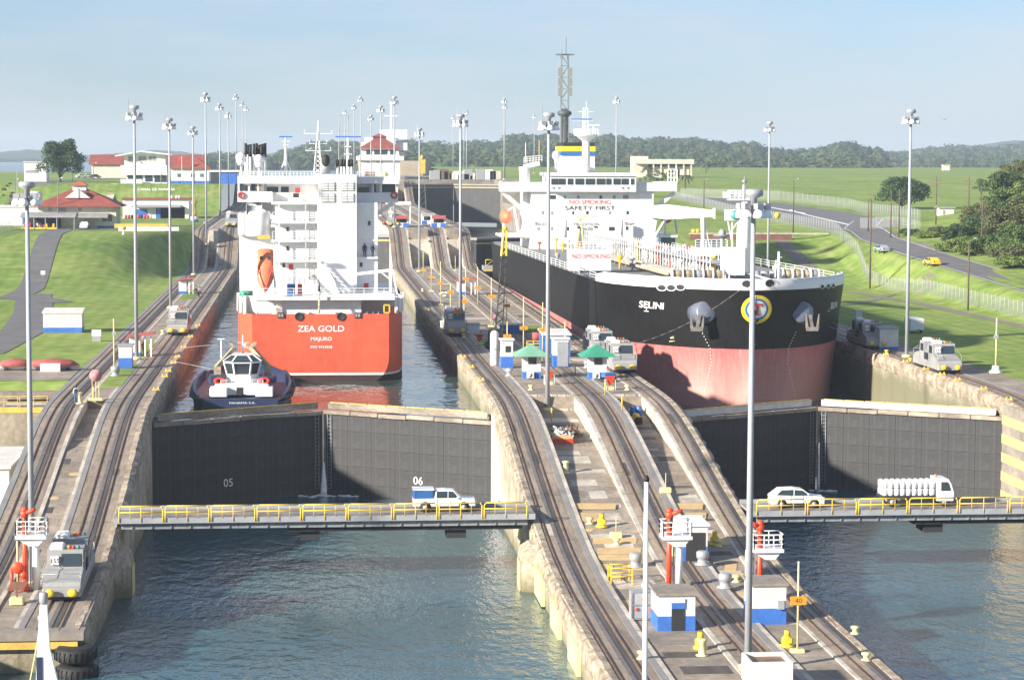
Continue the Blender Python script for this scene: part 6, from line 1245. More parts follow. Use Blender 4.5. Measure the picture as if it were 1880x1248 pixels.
for x in (-11,-8.5,-6,-3.5,.3): b = MB(); b.box(x-.08,x+.08,-4.0,-3.85,0,2.6); b.build('post', m_galv, g)
b = MB(); b.box(-11,-3,-.3,-.1,.3,2.8); b.build('dark_bay', m_dark, g); wins(g, [(-5.8,-5.0,3.9,4.6),(-3.6,-1.8,3.8,4.6),(.9,1.6,3.9,4.6)], 0, m_louv, False); wins(g, [(6.1,8.3,1.6,3.0)], -.02, m_glass)
for i in range(14): b = MB(); x = -10.5+i*.52; h = random.uniform(.4, 1.2); b.bbox(x-.2, x+.2, -2.6-random.random(), -2.0, .35, .35+h, .06); b.build('stored_drum', random.choice((m_safety, m_cblue, m_whited, m_red)), g)
g = thing('store_house', 'low white building with blue door and round roof tanks', 'building', (-70, 530, 7.8)); b = MB(); b.box(-6,8,0,10,0,4.3); b.build('wall', m_white, g); b = MB(); b.box(-6.3,8.3,-.3,10.3,4.3,4.55); b.build('roof', m_whited, g); b = MB(); b.box(2.2,3.6,-.06,0,0.2,3.0); b.build('door', m_blue, g); [MB().lathe([(1.4,0),(1.4,h),(1.2,h+.3)], 16, (5.0,4,z)).build('roof_tank', m_whited, g) for z, h in ((4.5,1.5),(6.3,1.3))]
g = thing('workshop', 'long white workshop with dark open bays behind the red-roofed house', 'building', (-46, 590, 7.8)); b = MB(); b.box(-3.5,13.5,0,14,2.9,4.9); b.box(-3.5,5,0,14,0,2.9); b.box(12.5,13.5,0,14,0,2.9); b.box(5,12.5,6,14,0,2.9); b.build('wall', m_white, g); b = MB(); b.box(-3.9,13.9,-.5,14.4,4.9,5.15); b.build('roof', m_roof, g); b = MB(); b.box(5,12.5,5.8,6,0,2.9); b.build('bay', m_dark, g); [MB().box(*q_).build('blue_door', m_blue, g) for q_ in ((-.5,2.8,-.08,0,.2,2.4),(5.0,6.2,-.08,.2,0,2.9))]; b = MB(); b.prism([(-2.4,2.9),(0,3.4),(0,3.6),(-2.4,3.1)], 'x', -1, 11.5); b.build('awning', m_louv, g); [MB().ell((x,3,5.5),(.4,.4,.45),10,6).build('roof_vent', m_white, g) for x in (9,10.2,10.9)]
for i in range(9): b = MB(); b.lathe([(.35,0),(.35,1.0)], 10, (-2.5+i*.8, -3+random.uniform(-.4,.4), 0)); b.build('barrel', random.choice((m_red, m_red, m_white, m_dark)), g)
p = at(343, 402, z=7.8); g = thing('yellow_monument', 'yellow valve column on a white and blue plinth', 'monument', (-29.5, 560, 7.8)); b = MB(); b.lathe([(.55,0),(.6,1.1),(.45,1.2),(.4,3.0),(.75,3.3),(.5,4.1),(.25,4.4),(.2,5.2)], 12, (0,0,1.3)); b.build('column', m_yel, g); b = MB(); b.lathe([(1.0,0),(1.0,.5)], 14); b.build('blue_plinth', m_blue, g); b = MB(); b.lathe([(.95,.5),(.95,1.3)], 14); b.build('white_plinth', m_white, g)
g = thing('low_wall', 'pale low wall at the crest of the left grass bank', 'wall', (-41, 492, 7.8)); b = MB(); b.box(-1.5,11.5,0,.5,0,.9); b.build('wall', m_whited, g); b = MB(); b.box(-2.5,9,1.5,2.1,.6,1.5); b.build('yellow_beam', m_yel, g)
p = at(227, 430, z=7.8); g = thing('yellow_hydrant', 'yellow and white post on the crest of the left grass bank', 'post', (p.x, p.y, 7.7)); b = MB(); b.lathe([(.4,0),(.3,.3),(.18,.4),(.18,1.1)], 10); b.build('stem', m_white, g); b = MB(); b.lathe([(.5,1.1),(.5,1.6),(.2,1.7)], 10); b.build('head', m_yel, g)
# upper terrace, left
U = 15.6
g = thing('office_building', 'white two-storey office with flat overhanging roof on the upper terrace', 'building', (-57, 694, U)); b = MB(); b.box(-1.5,12.5,0,10,2.6,5.5); b.box(-.4,12,1,10,5.5,9.0); b.box(.2,12.5,1.2,10,0,2.6); b.build('wall', m_white, g); b = MB(); b.prism([(-3,8.2),(5,9.6),(14,8.6),(14,8.9),(5,9.95),(-3,8.5)], 'y', -1.5, 11); b.build('roof', m_white, g); b = MB(); b.box(-1.5,5,-.5,0,0,1.3); b.build('parapet', m_white, g); wins(g, [(.6,2.2,.9,2.5),(2.9,5.0,.9,2.5),(5.8,8,.6,2.5),(8.6,10.4,.4,2.5),(10.8,12.4,.4,2.5)], 1.15, m_glass, False); wins(g, [(.8,3,6.9,8.3),(3.9,6.2,6.9,8.3),(7,9.2,6.9,8.3),(4.2,5.2,5.9,6.6)], .98, m_louv)
g = thing('gate_office', 'white office with red hipped roof and blue stripe on the upper terrace', 'building', (-43, 690, U)); b = MB(); b.box(0,11.5,0,10,.9,4.6); b.build('wall', m_white, g); b = MB(); b.box(-.05,11.55,-.06,10,0,.9); b.build('blue_base', m_blue, g); b = MB(); hip(b, 0, 11.5, 0, 10, 4.6, 8.9, .9, .47); b.build('roof', m_roof, g); wins(g, [(1.9,2.9,2.0,3.1),(6,7,2.0,3.1),(8.8,9.8,2.0,3.1)], 0)
g = thing('garage', 'garage wing with bright blue doors on the upper terrace', 'building', (-31.4, 690, U)); b = MB(); b.box(0,9.2,.1,8,0,4.0); b.build('wall', m_louv, g); b = MB(); b.box(-.2,9.6,-.5,8.3,3.6,4.1); b.build('roof', m_white, g)
for x0, x1, m_ in ((.3,2.9,m_glass),(3.2,5.6,m_blue),(5.8,8.2,m_blue)): b = MB(); b.box(x0,x1,-.02,.08,0,3.4); b.build('door', m_, g)
g = thing('hall', 'long cream hall with red roof behind the upper offices', 'building', (-75, 860, U)); b = MB(); b.box(-8,34,0,14,0,5); b.build('wall', m_cream, g); b = MB(); b.prism([(-1,5),(7,8.8),(15,5)], 'x', -9, 35); b.build('roof', m_roof, g)
g = thing('white_block', 'plain white building at the far left beyond the big tree', 'building', (-92, 730, U)); b = MB(); b.box(0,7,0,8,0,6.2); b.build('wall', m_white, g); wins(g, [(.5,4.5,2.8,3.8)], 0, m_louv, False); b = MB(); b.box(-.3,7.3,-.3,8.3,6.2,6.45); b.build('roof', m_whited, g)
t = text('CANAL DE PANAMA', 1.2, m_white, 'hillside_lettering'); a = at(287, 350, Y=674); t.location = (a.x, 673.0, max(a.z, terrain(-45, 673)+.15)); t.rotation_euler = (rad(62), 0, 0); tag(t, 'white letters set in the grass bank below the offices', 'lettering')
p = at(203, 384, z=7.8); g = thing('grass_stairs', 'pale concrete staircase climbing the upper grass bank', 'stairs', (-59.5, 650, 7.8)); [MB().box(-1.1,1.1,k*1.35,k*1.35+1.4,-.5+k*.32,.15+k*.32).build('step', m_light, g) for k in range(25)]
# flag poles
for x, y, z, h, lb in ((-39.6, 688, U, 8.3, 'white flagpole with red and white flag before the upper office'),):
    g = thing('flagpole', lb, 'flagpole', (x, y, z)); b = MB(); b.cyl((0,0,0),(0,0,h),.09,.06,8); b.build('pole', m_white, g); b = MB(); b.box(-1.1,-.05,-.02,.02,h-1.6,h-.1); b.build('flag', m_ored, g)
# control house on the centre wall and what lies beyond
g = thing('control_house', 'white control tower with red hipped roof on the centre wall', 'building', (17.2, 850, 15.6)); b = MB(); b.box(1.0,16,0,14,0,9.0); b.build('wall', m_white, g); b = MB(); b.box(-.2,17.4,-1.2,15,7.0,8.6); b.build('gallery', m_white, g); b = MB(); b.box(1.6,15.6,-.3,14.2,8.6,11.2); b.build('upper_wall', m_white, g); wins(g, [(3.2,5.4,9.1,10.9),(6.2,11.2,9.1,10.9),(12.2,14.2,9.1,10.9)], -.32, m_glass, False); wins(g, [(3.5,4.8,6.0,6.6),(7,9.5,6.0,6.6)], 0, m_louv, False); b = MB(); hip(b, 1.2,16,-.3,14.3,11.3,15.3,1.2,.38); b.build('roof', m_roof, g); b = MB(); b.box(6,11,5,9.5,14.4,15.9); hip(b, 6,11,5,9.5,15.9,17.2,.6,.45); b.build('cupola', m_roof, g); b = MB(); b.box(2.6,6.5,-.1,0,.2,3.0); b.build('door', m_dgrn, g); b = MB(); b.lathe([(1.2,-.2),(1.2,.1)], 16, (10,-.2,1.6), 'y'); b.build('yellow_wheel', m_yel, g)
g = thing('distant_ship', 'white and buff ship beyond the control house', 'ship', (40, 1040, 12.9)); m_buffh = mat('buff_hull', (.42,.35,.24), .6, .1, .3); rings = [[(-15*k, y, -1), (15*k, y, -1), (16*k, y, 9), (-16*k, y, 9)] for k, y in ((.75,0),(1,8),(1,120),(.2,160))]; b = MB(); b.loft(rings); b.build('hull', m_buffh, g); b = MB(); b.box(-15,-1,3,16,9,20); b.box(-17,4.5,5,12,14,17.5); b.box(-8,4.5,6,11,19,23.5); b.build('superstructure', m_ship, g); b = MB(); b.bar((-3,8,23),(-3,8,36),.7); b.bar((-6,8,30),(0,8,30),.5); b.build('mast', m_ship, g)
def lattice(lb, x, y, z0, H, w, col, panels=False):
    g = thing('lattice_tower', lb, 'tower', (x, y, z0)); b = MB(); n = int(H/(w*1.3)); 
    for dx in (-1,1):
        for dy in (-1,1): b.bar((dx*w/2,dy*w/2,0),(dx*w/2*.8,dy*w/2*.8,H),.22)
    for k in range(n):
        for dy in (-1,1): s_ = 1 if k % 2 else -1; z_a, z_b = H*k/n, H*(k+1)/n; b.bar((-w/2*.95*s_,dy*w/2*.9,z_a),(w/2*.9*s_,dy*w/2*.85,z_b),.15); b.bar((-w/2*.9,dy*w/2*.9,z_b),(w/2*.9,dy*w/2*.9,z_b),.12)
    b.build('frame', col, g); return g
m_twr = mat('tower_grey', (.16,.18,.20), .6, .15, .5)
q = at(1037, 100, Y=720); g = lattice('tall dark antenna tower behind the tanker funnel', q.x, 720, 9, q.z-9, 2.7, m_twr); H = q.z-9
zz = lambda py: at(1037, py, Y=720).z-9
b = MB(); b.cyl((0,0,0),(0,0,zz(200)),1.45,1.25,14); b.lathe([(1.2,0),(2.3,.8),(2.3,1.6),(1.2,2.2)], 12, (0,0,zz(215))); b.build('core', mat('tower_dark', (.07,.075,.08), .6, .1, 1), g)
for sx in (-1,1):
    for k in range(3): b = MB(); b.box(sx*1.55-.75, sx*1.55+.75, -1.6, -1.2, zz(177-k*18), zz(161-k*18)); b.build('panel', mat('panel_grey', (.24,.24,.23), .7, .1, 2), g)
b = MB(); b.box(-3,3,-1,1,H-.3,H+.1); b.bar((.4,0,H),(.4,0,zz(68)),.2); b.bar((-1,0,H),(-1,0,H+1.6),.1); b.build('top_platform', m_twr, g)
q = at(631, 212, Y=950); lattice('pale lattice tower behind the red ship mast', q.x, 950, 15.6, q.z-15.6, 4.5, mat('tower_pale', (.34,.34,.33), .7, .1, 1))
p = gt(1216, 326); g = thing('villa', 'cream flat-roofed villa on the green slope behind the tanker', 'building', (p.x, p.y, p.z)); s_ = p.y/4110*100/22; b = MB(); b.box(-11*s_,11*s_,0,9,0,4.5*s_); b.box(-12*s_,-6*s_,-1,9,0,8.6*s_); b.build('wall', m_cream, g); b = MB(); b.box(-11.5*s_,12.5*s_,-3,9.4,5.5*s_,7.4*s_); b.build('roof_slab', m_cream, g)
for k in range(6): b = MB(); x = (-4+k*3.1)*s_; b.box(x-.3,x+.3,-2.6,-2.1,0,5.5*s_); b.build('column', m_cream, g)
b = MB(); b.box(-6*s_,11*s_,-.1,0,4.5*s_,5.5*s_); b.box(4*s_,7*s_,-.12,0,.2,3.4*s_); b.build('opening', m_dark, g)
p = gt(1738, 394); g = thing('utility_hut', 'small pale concrete hut beside the right-hand trees', 'hut', (p.x, p.y, p.z)); w = 65/4110*p.y/2*.85; b = MB(); b.box(-w/2,w/2,0,3,-.5,w*.42); b.build('wall', m_whited, g); b = MB(); b.box(-w/2-.3,w/2+.3,-.3,3.3,w*.42,w*.5); b.build('roof', m_louv, g); b = MB(); b.box(-w*.28,-w*.14,-.08,0,0,w*.3); b.build('door', m_louv, g)
p = gt(1738, 313); g = thing('pump_house', 'tiny white hut on the crest of the green field', 'hut', (p.x, p.y, p.z)); b = MB(); b.box(-2,2,0,4,-.5,3.2); b.build('wall', m_whited, g); b = MB(); b.box(-2.4,2.4,-.4,4.4,3.2,3.6); b.build('roof', m_buff, g)
# upper right quay clutter behind the far gate
for i in range(16):
    px = 800+i*7.5; p = at(px, 332-random.random()*4, z=15.6); w = random.uniform(1.5, 5); h = random.uniform(1.5, 4); m_ = random.choice((m_whited, m_cream, m_rail, m_white, m_louv)); tag(MB().bbox(-w/2,w/2,0,4,0,h,.1).build('quay_shed', m_, None, (at(px, 333, Y=max(846, min(p.y, 990))).x, max(846, min(p.y, 990)), 15.5)), ('first second third fourth fifth sixth seventh eighth ninth tenth eleventh twelfth thirteenth fourteenth fifteenth sixteenth'.split()[i]+' small shed from the left on the distant quay beyond the far gate'), 'shed', 'small sheds on the distant quay')
g = thing('rubble_bank', 'tan stone bank beside the far gate', 'bank', (0,0,0)); b = MB(); b.loft([[(35.2+k*9, 840+k*10, 13), (62+k*2, 842, 13), (62+k*2, 870, 15.7+noise.noise((k*3.1,2,1))), (36+k*9, 870, 16.3-k*.8)] for k in (0,.3,.6,1)]); b.build('bank', m_cope, g); b = MB(); b.box(36, 76.4, 842, 1001, 6, 15.52); b.build('quay_slab', m_conc, g)
for px, py, lb, roofc in ((738,418,'white hut with red awning atop the far ramp','r'),(807,418,'second white hut with red awning right of the far ramp','r'),(787,412,'white cabin with grey roof between the two awning huts','g')):
    p = at(px, py, z=7.8); g = thing('hut', lb, 'hut', (p.x, max(p.y, 520), 7.8)); b = MB(); b.box(-1.7,1.7,0,3,0,2.6); b.build('wall', m_white, g); b = MB(); b.prism([(-.9,1.9),(.1,2.5),(.1,2.7),(-.9,2.1)], 'x', -1.6, 1.6); b.build('awning', m_tarp if roofc == 'r' else m_louv, g); b = MB(); b.box(-1.2,1.2,-.05,.02,1.0,1.9); b.build('opening', m_dark, g); b = MB(); b.box(-1.72,-.4,-.05,.02,0,.9); b.box(.4,1.72,-.05,.02,0,.9); b.build('blue_panel', m_blue, g)
p = at(732, 365, z=7.8); g = thing('gantry', 'white gantry frame behind the far loco', 'gantry', (at(735,400,Y=545).x, 545, 7.8)); b = MB(); b.box(-2.6,2.6,0,2,4.6,5.4); [b.bar((x,.5,0),(x,.5,4.7),.3) for x in (-2.4,2.4)]; b.build('frame', m_whited, g)
for px, c_, lb in ((712,m_tarp,'heap of red and yellow floats atop the far ramp'),(720,m_orange,'orange machine arm beside the gantry')):
    p = Vector((at(px, 415, Y=530).x, 530, 7.8)); g = thing('float_heap', lb, 'gear', p); [MB().ell((random.uniform(-1,1),random.uniform(0,1),.4+.4*random.random()),(.45,.4,.35),8,5).build('float', random.choice((c_, m_yel, c_)), g) for k in range(7)]
q = at(775, 290, Y=640); g = thing('harbour_crane', 'slim dark crane with orange head beyond the far ramp', 'crane', (q.x, 640, 7.8)); b = MB(); H = q.z-7.8; [b.bar((dx,0,0),(dx*.3,0,H-1),.16) for dx in (-1.2,1.2)]; [b.bar((-1.1*(1-k/9),0,k*H/9),(1.1*(1-k/9),0,(k+1)*H/9),.1) for k in range(8)]; b.build('boom', m_twr, g); b = MB(); b.box(-.9,.9,-.5,.5,H-4.5,H-.4); b.lathe([(.7,0),(.3,1.2)], 8, (0,0,H-.4)); b.build('head', m_yel, g)

# ------------------------------------------------------------------ people
m_shirt = mat('white_shirt', (.72,.76,.82), .8, .1, 4); m_jean = mat('blue_jeans', (.08,.17,.34), .9, .15, 5); m_pack = mat('dark_backpack', (.03,.035,.05), .8, .1, 4); m_hair = mat('dark_hair', (.02,.016,.014), .7, .1, 8); m_vest = mat('orange_vest', (.8,.2,.08), .7, .1, 4); m_navyc = mat('navy_overall', (.03,.04,.08), .8, .1, 4)
def person(lb, loc, rz=0, top=m_shirt, legs=m_jean, pack=False, H=1.75, hat=None, step=.12):
    g = thing('person', lb, 'person', loc, rz); s_ = H/1.75
    J = {'pel':(0,0,.95),'wa':(0,.0,1.1),'ch':(0,.01,1.33),'ne':(0,.0,1.5),'he':(0,-.01,1.62),'hl':(-.1,0,.92),'kl':(-.11,-step*.6,.5),'al':(-.11,-step*.2,.09),'tl':(-.12,-step*.2-.15,.03),'hr':(.1,0,.92),'kr':(.11,step*.3,.5),'ar':(.11,step*1.2,.1),'tr':(.12,step*1.2-.15,.04),'sl':(-.19,0,1.42),'el':(-.26,.03,1.14),'wl':(-.25,-.1,.92),'fl':(-.24,-.13,.83),'sr':(.19,0,1.42),'er':(.26,.03,1.14),'wr':(.25,-.1,.92),'fr':(.24,-.13,.83)}
    R_ = {'pel':.155,'wa':.14,'ch':.165,'ne':.06,'he':.1,'hl':.09,'kl':.065,'al':.045,'tl':.04,'hr':.09,'kr':.065,'ar':.045,'tr':.04,'sl':.075,'el':.05,'wl':.036,'fl':.03,'sr':.075,'er':.05,'wr':.036,'fr':.03}
    E = [('pel','wa'),('wa','ch'),('ch','ne'),('ne','he'),('pel','hl'),('hl','kl'),('kl','al'),('al','tl'),('pel','hr'),('hr','kr'),('kr','ar'),('ar','tr'),('ch','sl'),('sl','el'),('el','wl'),('wl','fl'),('ch','sr'),('sr','er'),('er','wr'),('wr','fr')]
    k = list(J); me = bpy.data.meshes.new('body'); me.from_pydata([Vector(J[j])*s_ for j in k], [(k.index(a), k.index(c)) for a, c in E], []); o = bpy.data.objects.new('body', me); COL.objects.link(o)
    md = o.modifiers.new('skin', 'SKIN'); o.modifiers.new('sub', 'SUBSURF').levels = 1
    if not me.skin_vertices: bpy.context.view_layer.objects.active = o; 
    for i, j in enumerate(k): me.skin_vertices[0].data[i].radius = (R_[j]*s_, R_[j]*s_*(.8 if j in ('ch','wa','pel') else 1))
    me.skin_vertices[0].data[0].use_root = True
    bpy.context.view_layer.update(); m2 = bpy.data.meshes.new_from_object(o.evaluated_get(bpy.context.evaluated_depsgraph_get())); bpy.data.objects.remove(o)
    for m_ in (m_skin, top, legs): m2.materials.append(m_)
    for p_ in m2.polygons:
        c = p_.center/s_; p_.material_index = 0 if (c.z > 1.5 or (abs(c.x) > .2 and c.z < 1.0)) else 2 if c.z < .98 else 1; p_.use_smooth = True
    bo = bpy.data.objects.new('body', m2); COL.objects.link(bo); bo.parent = g
    b = MB(); b.ell((0,.015*s_,1.67*s_), (.105*s_,.115*s_,.1*s_), 12, 7); b.build('hair' if not hat else 'helmet', hat or m_hair, g)
    if pack: b = MB(); b.bbox(-.17,.17,-.33,-.12,1.0,1.47,.06); b.build('backpack', m_pack, g)
    return g
try:
    p = onwall(140, 743, -1); z = p.z+.14
    person('man in white shirt and jeans with a dark backpack walking up the left ramp', (p.x, p.y, z), 0, pack=True)
    p = onwall(908, 597, 0); person('worker in pink shirt and dark trousers beside the crane', p, 2.6, mat('pink_shirt', (.6,.15,.2), .8, .1, 4), m_navyc, hat=m_cblue)
    p = onwall(264, 652, 0); person('worker standing in the left shelter', p, .5, m_tarp, m_navyc)
    p = onwall(375, 418, 7.8); p = Vector((at(376, 420, Y=512).x, 512, 7.8)); person('worker in a white shirt beside the far left loco', p, 1, m_shirt, m_navyc)
    q = P(669.5, 473, T0+2.4); person('crewman in dark overalls leaning on the red ship upper deck', (q.x, q.y, q.z), 0, m_navyc, m_navyc, hat=m_navyc)
    q = P(684, 473, T0+2.45); person('second crewman in dark overalls beside him on the upper deck', (q.x, q.y, q.z), .4, m_navyc, m_navyc, hat=m_navyc)
    q = P(721, 577, YS+4.5); person('crewman in orange at the stern rail of the red ship', (q.x, q.y, 4.4), .2, m_vest, m_vest, hat=m_white)
except Exception as ex: print('PERSON FAIL', ex); raise

# ------------------------------------------------------------------ roads, paths, parking, fences on the banks
def ribbon(name, pts, w, m, dz=.06, label=None, n=10):
    """a road draped over the terrain; pts are ground points (x, y)"""
    P_ = []
    for (a, c) in zip(pts[:-1], pts[1:]): P_ += [Vector(a).lerp(Vector(c), i/n) for i in range(n)]
    P_.append(Vector(pts[-1])); v = []; f = []
    for i, p in enumerate(P_):
        d = (P_[min(i+1, len(P_)-1)]-P_[max(i-1, 0)]).normalized(); s_ = Vector((d.y, -d.x))*w/2
        for k in (-1, -.5, 0, .5, 1): q = p+s_*k; v.append((q.x, q.y, max(terrain(q.x, q.y), terrain(p.x, p.y)-.5)+dz))
    for i in range(len(P_)-1):
        for k in range(4): f.append((i*5+k, i*5+k+1, i*5+k+6, i*5+k+5))
    b = MB(); b.add(v, f, True); o = b.build(name, m, kind='structure'); return o
def G(*pp): return [(gt(px, py).x, gt(px, py).y) for px, py in pp]
road_pts = [(116, 250), (116.5, 330), (116, 380), (115.5, 420), (116, 455), (121, 490), (133, 530)]
ribbon('road', road_pts, 8, m_asph); ribbon('road_edge_line', [(x-3.6, y) for x, y in road_pts], .18, m_white, .075); ribbon('road_edge_line', [(x+3.6, y) for x, y in road_pts], .18, m_white, .075)
def patch(name, pix, m, dz=.07):
    pts = [gt(*q) for q in pix]; c = sum(pts, Vector())/len(pts); b = MB(); n = len(pts); v = []; f = []; K = 8
    for i in range(n):
        for k in range(K+1): q = c.lerp(pts[i], k/K); v.append((q.x, q.y, terrain(q.x, q.y)+dz))
    pts2 = []
    sub = 6
    v = []; 
    ring = [pts[i].lerp(pts[(i+1) % n], j/sub) for i in range(n) for j in range(sub)]; N = len(ring)
    for k in range(K+1):
        for q0 in ring: q = c.lerp(q0, k/K); v.append((q.x, q.y, terrain(q.x, q.y)+dz))
    for k in range(K):
        for i in range(N): j = (i+1) % N; f.append((k*N+i, k*N+j, (k+1)*N+j, (k+1)*N+i))
    b.add(v, f, True); return b.build(name, m, kind='structure')
patch('parking_lot', [(1250,360),(1340,366),(1440,374),(1560,391),(1690,419),(1640,432),(1560,426),(1520,421),(1470,410),(1400,397),(1330,380),(1255,365)], m_asph)
patch('parking_line', [(1452,385),(1560,413),(1556,414),(1448,386)], m_white, .1); patch('parking_line', [(1400,378),(1480,392),(1476,393),(1396,379)], m_white, .1)
patch('bare_soil', [(1672,445),(1730,450),(1725,462),(1668,456)], m_path, .05)
ribbon('service_track', [(gt(*q).x, gt(*q).y) for q in ((1400,428),(1432,440),(1460,468),(1490,497),(1510,520))], 3.4, m_path, .05)
ribbon('service_track', [(gt(*q).x, gt(*q).y) for q in ((1560,536),(1680,556),(1790,580),(1900,605))], 2.2, m_path, .05)
ribbon('service_track', [(gt(*q).x, gt(*q).y) for q in ((1555,560),(1600,552),(1640,540),(1700,535),(1712,520),(1700,505))], 1.6, m_path, .055)
# left bank road with kerbs
ribbon('access_road', [(at(px, py, z=z).x, at(px, py, z=z).y) for px, py, z in ((-40,650,0),(40,610,0),(62,575,0),(62,540,0))], 6, m_asph)
ribbon('access_road', [(-51.5, 385), (-51.3, 410), (-53.0, 440), (-54.5, 470), (-55, 492), (-56, 503)], 4.6, m_asph, .08); ribbon('access_road', [(-51.5, 386), (-46, 380), (-43, 372)], 6.5, m_asph, .085)
ribbon('apron_road', [(-66, 500), (-40, 499)], 5, m_asph, .07); ribbon('apron_road', [(-48, 250), (-27.2, 250)], 14, m_floor, .05); ribbon('upper_road', [(-80, 600), (-84, 660), (-84, 760), (-70, 850)], 9, m_asph, .07); ribbon('upper_road', [(-120, 540), (-80, 585), (-70, 640)], 8, m_asph, .07)
g = thing('slope_stairs', 'worn plank stairway on the far left grass bank', 'stairs', (-60.5, 415, .2)); [MB().box(-1,1,k*2.3,k*2.3+2.35,-.3+.33*k-.4,.15+.33*k).build('step', m_path, g) for k in range(22)]
m_mesh = mat('chain_link', (.40,.42,.43), .6, .1, 3, transp=.78)
def fence(lb, pts, h=2.4, step=3.0, m=None):
    g = thing('chain_link_fence', lb, 'fence', (0,0,0)); src = None; b = MB()
    for (a, c) in zip(pts[:-1], pts[1:]):
        a, c = Vector(a), Vector(c); n = max(1, int((c-a).length/step))
        for i in range(n):
            q, r_ = a.lerp(c, i/n), a.lerp(c, (i+1)/n); z0, z1 = terrain(q.x, q.y), terrain(r_.x, r_.y)
            b.add([(q.x,q.y,z0+.02),(r_.x,r_.y,z1+.02),(r_.x,r_.y,z1+h),(q.x,q.y,z0+h)], [(0,1,2,3)])
            if src is None: k = MB(); k.cyl((0,0,-.2),(0,0,h+.1),.06,.06,6); src = k.build('fence_post', m_fp, g, (q.x,q.y,z0))
            else: piece(src, g, (q.x,q.y,z0))
    b.build('mesh', m_mesh, g)
m_fp = mat('fence_steel', (.33,.34,.35), .6, .1, 2)
fence('long chain link fence curving along the right lawn below the road', [(105, 250), (105.5, 380), (104, 398), (104.5, 415)], 2.4, 2.2)
fence('chain link fence climbing the grass bank behind the tanker', [(104.5, 417), (108, 440), (110.5, 470), (111, 500), (112, 560), (114, 640), (116, 720)], 2.6, 2.6)
fence('far chain link fence along the parking area', [(gt(*q).x, gt(*q).y) for q in ((1250,362),(1430,368),(1560,384),(1690,410))], 3.0, 5)
fence('short chain link fence by the parking exit', [(gt(*q).x, gt(*q).y) for q in ((1580,420),(1638,418),(1690,428))], 2.4, 4)
fence('pale fence along the far left edge behind the house', [(-68, 430), (-66, 500)], 2.0, 3); fence('fence on the upper terrace behind the red-roofed house', [(-78, 560), (-66, 640)], 2.0, 4)
# utility poles
for px, py, top, lb in ((1456,430,330,'wooden lamp pole beside the fence bend'),(1597,530,365,'wooden pole inside the right lawn fence'),(1777,570,440,'wooden lamp pole on the right lawn'),(1292,392,330,'slim lamp pole behind the crane boom'),(1635,437,350,'left pole of the pair before the round tree'),(1650,437,347,'right pole of the pair before the round tree'),(1718,413,325,'tall wooden pole right of the round tree'),(1778,400,325,'distant wooden pole by the slope trees'),(1802,468,368,'wooden pole with cross arms among the right trees'),(1594,425,365,'thin pole at the parking exit')):
    p = gt(px, py); H = at(px, top, Y=p.y).z-p.z; g = thing('utility_pole', lb, 'pole', p, 0, 'wooden utility poles'); b = MB(); b.cyl((0,0,-.3),(0,0,H),.17,.11,8); b.build('pole', mat('pole_wood', (.14,.10,.07), .9, .2, 2), g)
    if px in (1456,1777,1292): b = MB(); b.bar((0,0,H-.3),(.9,0,H+.2),.08); b.ell((1.1,0,H+.2),(.3,.2,.12),8,5); b.build('lamp_arm', m_galv, g)
    if px in (1802,1718,1778): b = MB(); b.bar((-1,0,H-.8),(1,0,H-.8),.12); b.bar((-.8,0,H-1.8),(.8,0,H-1.8),.1); b.build('cross_arm', m_dgrn, g)
for px, py, top, lb in ((107,420,328,'dark pole left of the red-roofed house'),(28,390,330,'street lamp at the far left road'),(172,330,300,'distant lamp post beside the cream hall'),(133,335,298,'lamp post beside the big tree'),(62,310,268,'slim street lamp before the distant hills')):
    z = 7.8 if py > 350 else 15.6; p = at(px, py, z=z); p = gt(px, py) if px == 62 else p; z = terrain(p.x, p.y); H = at(px, top, Y=p.y).z-z; g = thing('street_lamp', lb, 'lamp post', (p.x, p.y, z), 0, 'street lamps on the left bank'); b = MB(); b.cyl((0,0,0),(0,0,H),.13,.09,8); b.bar((0,0,H),(.8,0,H+.15),.07); b.build('pole', m_twr, g); b = MB(); b.ell((.95,0,H+.12),(.3,.18,.12),8,5); b.build('lamp_head', m_lamp, g)
p = onwall(210, 690, 0); g = thing('camera_post', 'thin pale post with small box on the left wall', 'post', p); b = MB(); b.cyl((0,0,0),(0,0,6.3),.1,.08,8); b.build('post', m_yelp, g); b = MB(); b.box(-.2,.2,-.2,.2,4.5,4.9); b.build('box', m_galv, g)
p = onwall(33, 1080, -7.8); g = thing('camera_post', 'thin pale post with instrument box beside the left monitor tower', 'post', p); b = MB(); b.cyl((0,0,0),(0,0,5.0),.09,.07,8); b.build('post', m_yelp, g); b = MB(); b.box(-.22,.22,-.15,.15,3.6,4.1); b.build('box', m_twr, g)
p = onwall(1828, 684, 0); g = thing('camera_post', 'thin white post on a flared white base at the right', 'post', p); b = MB(); b.cyl((0,0,0),(0,0,6.2),.11,.08,8); b.build('post', m_yelp, g); b = MB(); b.lathe([(.75,0),(.7,.15),(.45,.3),(.4,.8)], 14); b.build('base', m_white, g); b = MB(); b.box(-.25,.2,-.15,.15,3.9,4.3); b.build('box', m_galv, g)
p = gt(79, 513); g = thing('notice_board', 'small white notice on a post at the foot of the left bank', 'sign', p); b = MB(); b.cyl((0,0,0),(0,0,1.3),.05,.05,6); b.build('post', m_galv, g); b = MB(); b.box(-.4,.4,-.05,0,.9,1.6); b.build('board', m_white, g)
p = gt(1427, 416); g = thing('road_sign', 'round yellow sign behind the fence', 'sign', (p.x, p.y, p.z)); b = MB(); b.cyl((0,0,0),(0,0,2.2),.06,.06,6); b.build('post', m_galv, g); b = MB(); b.lathe([(.75,-.04),(.75,.04)], 14, (0,-.08,2.6), 'y'); b.build('disc', m_safety, g)
p = gt(1222, 452); 
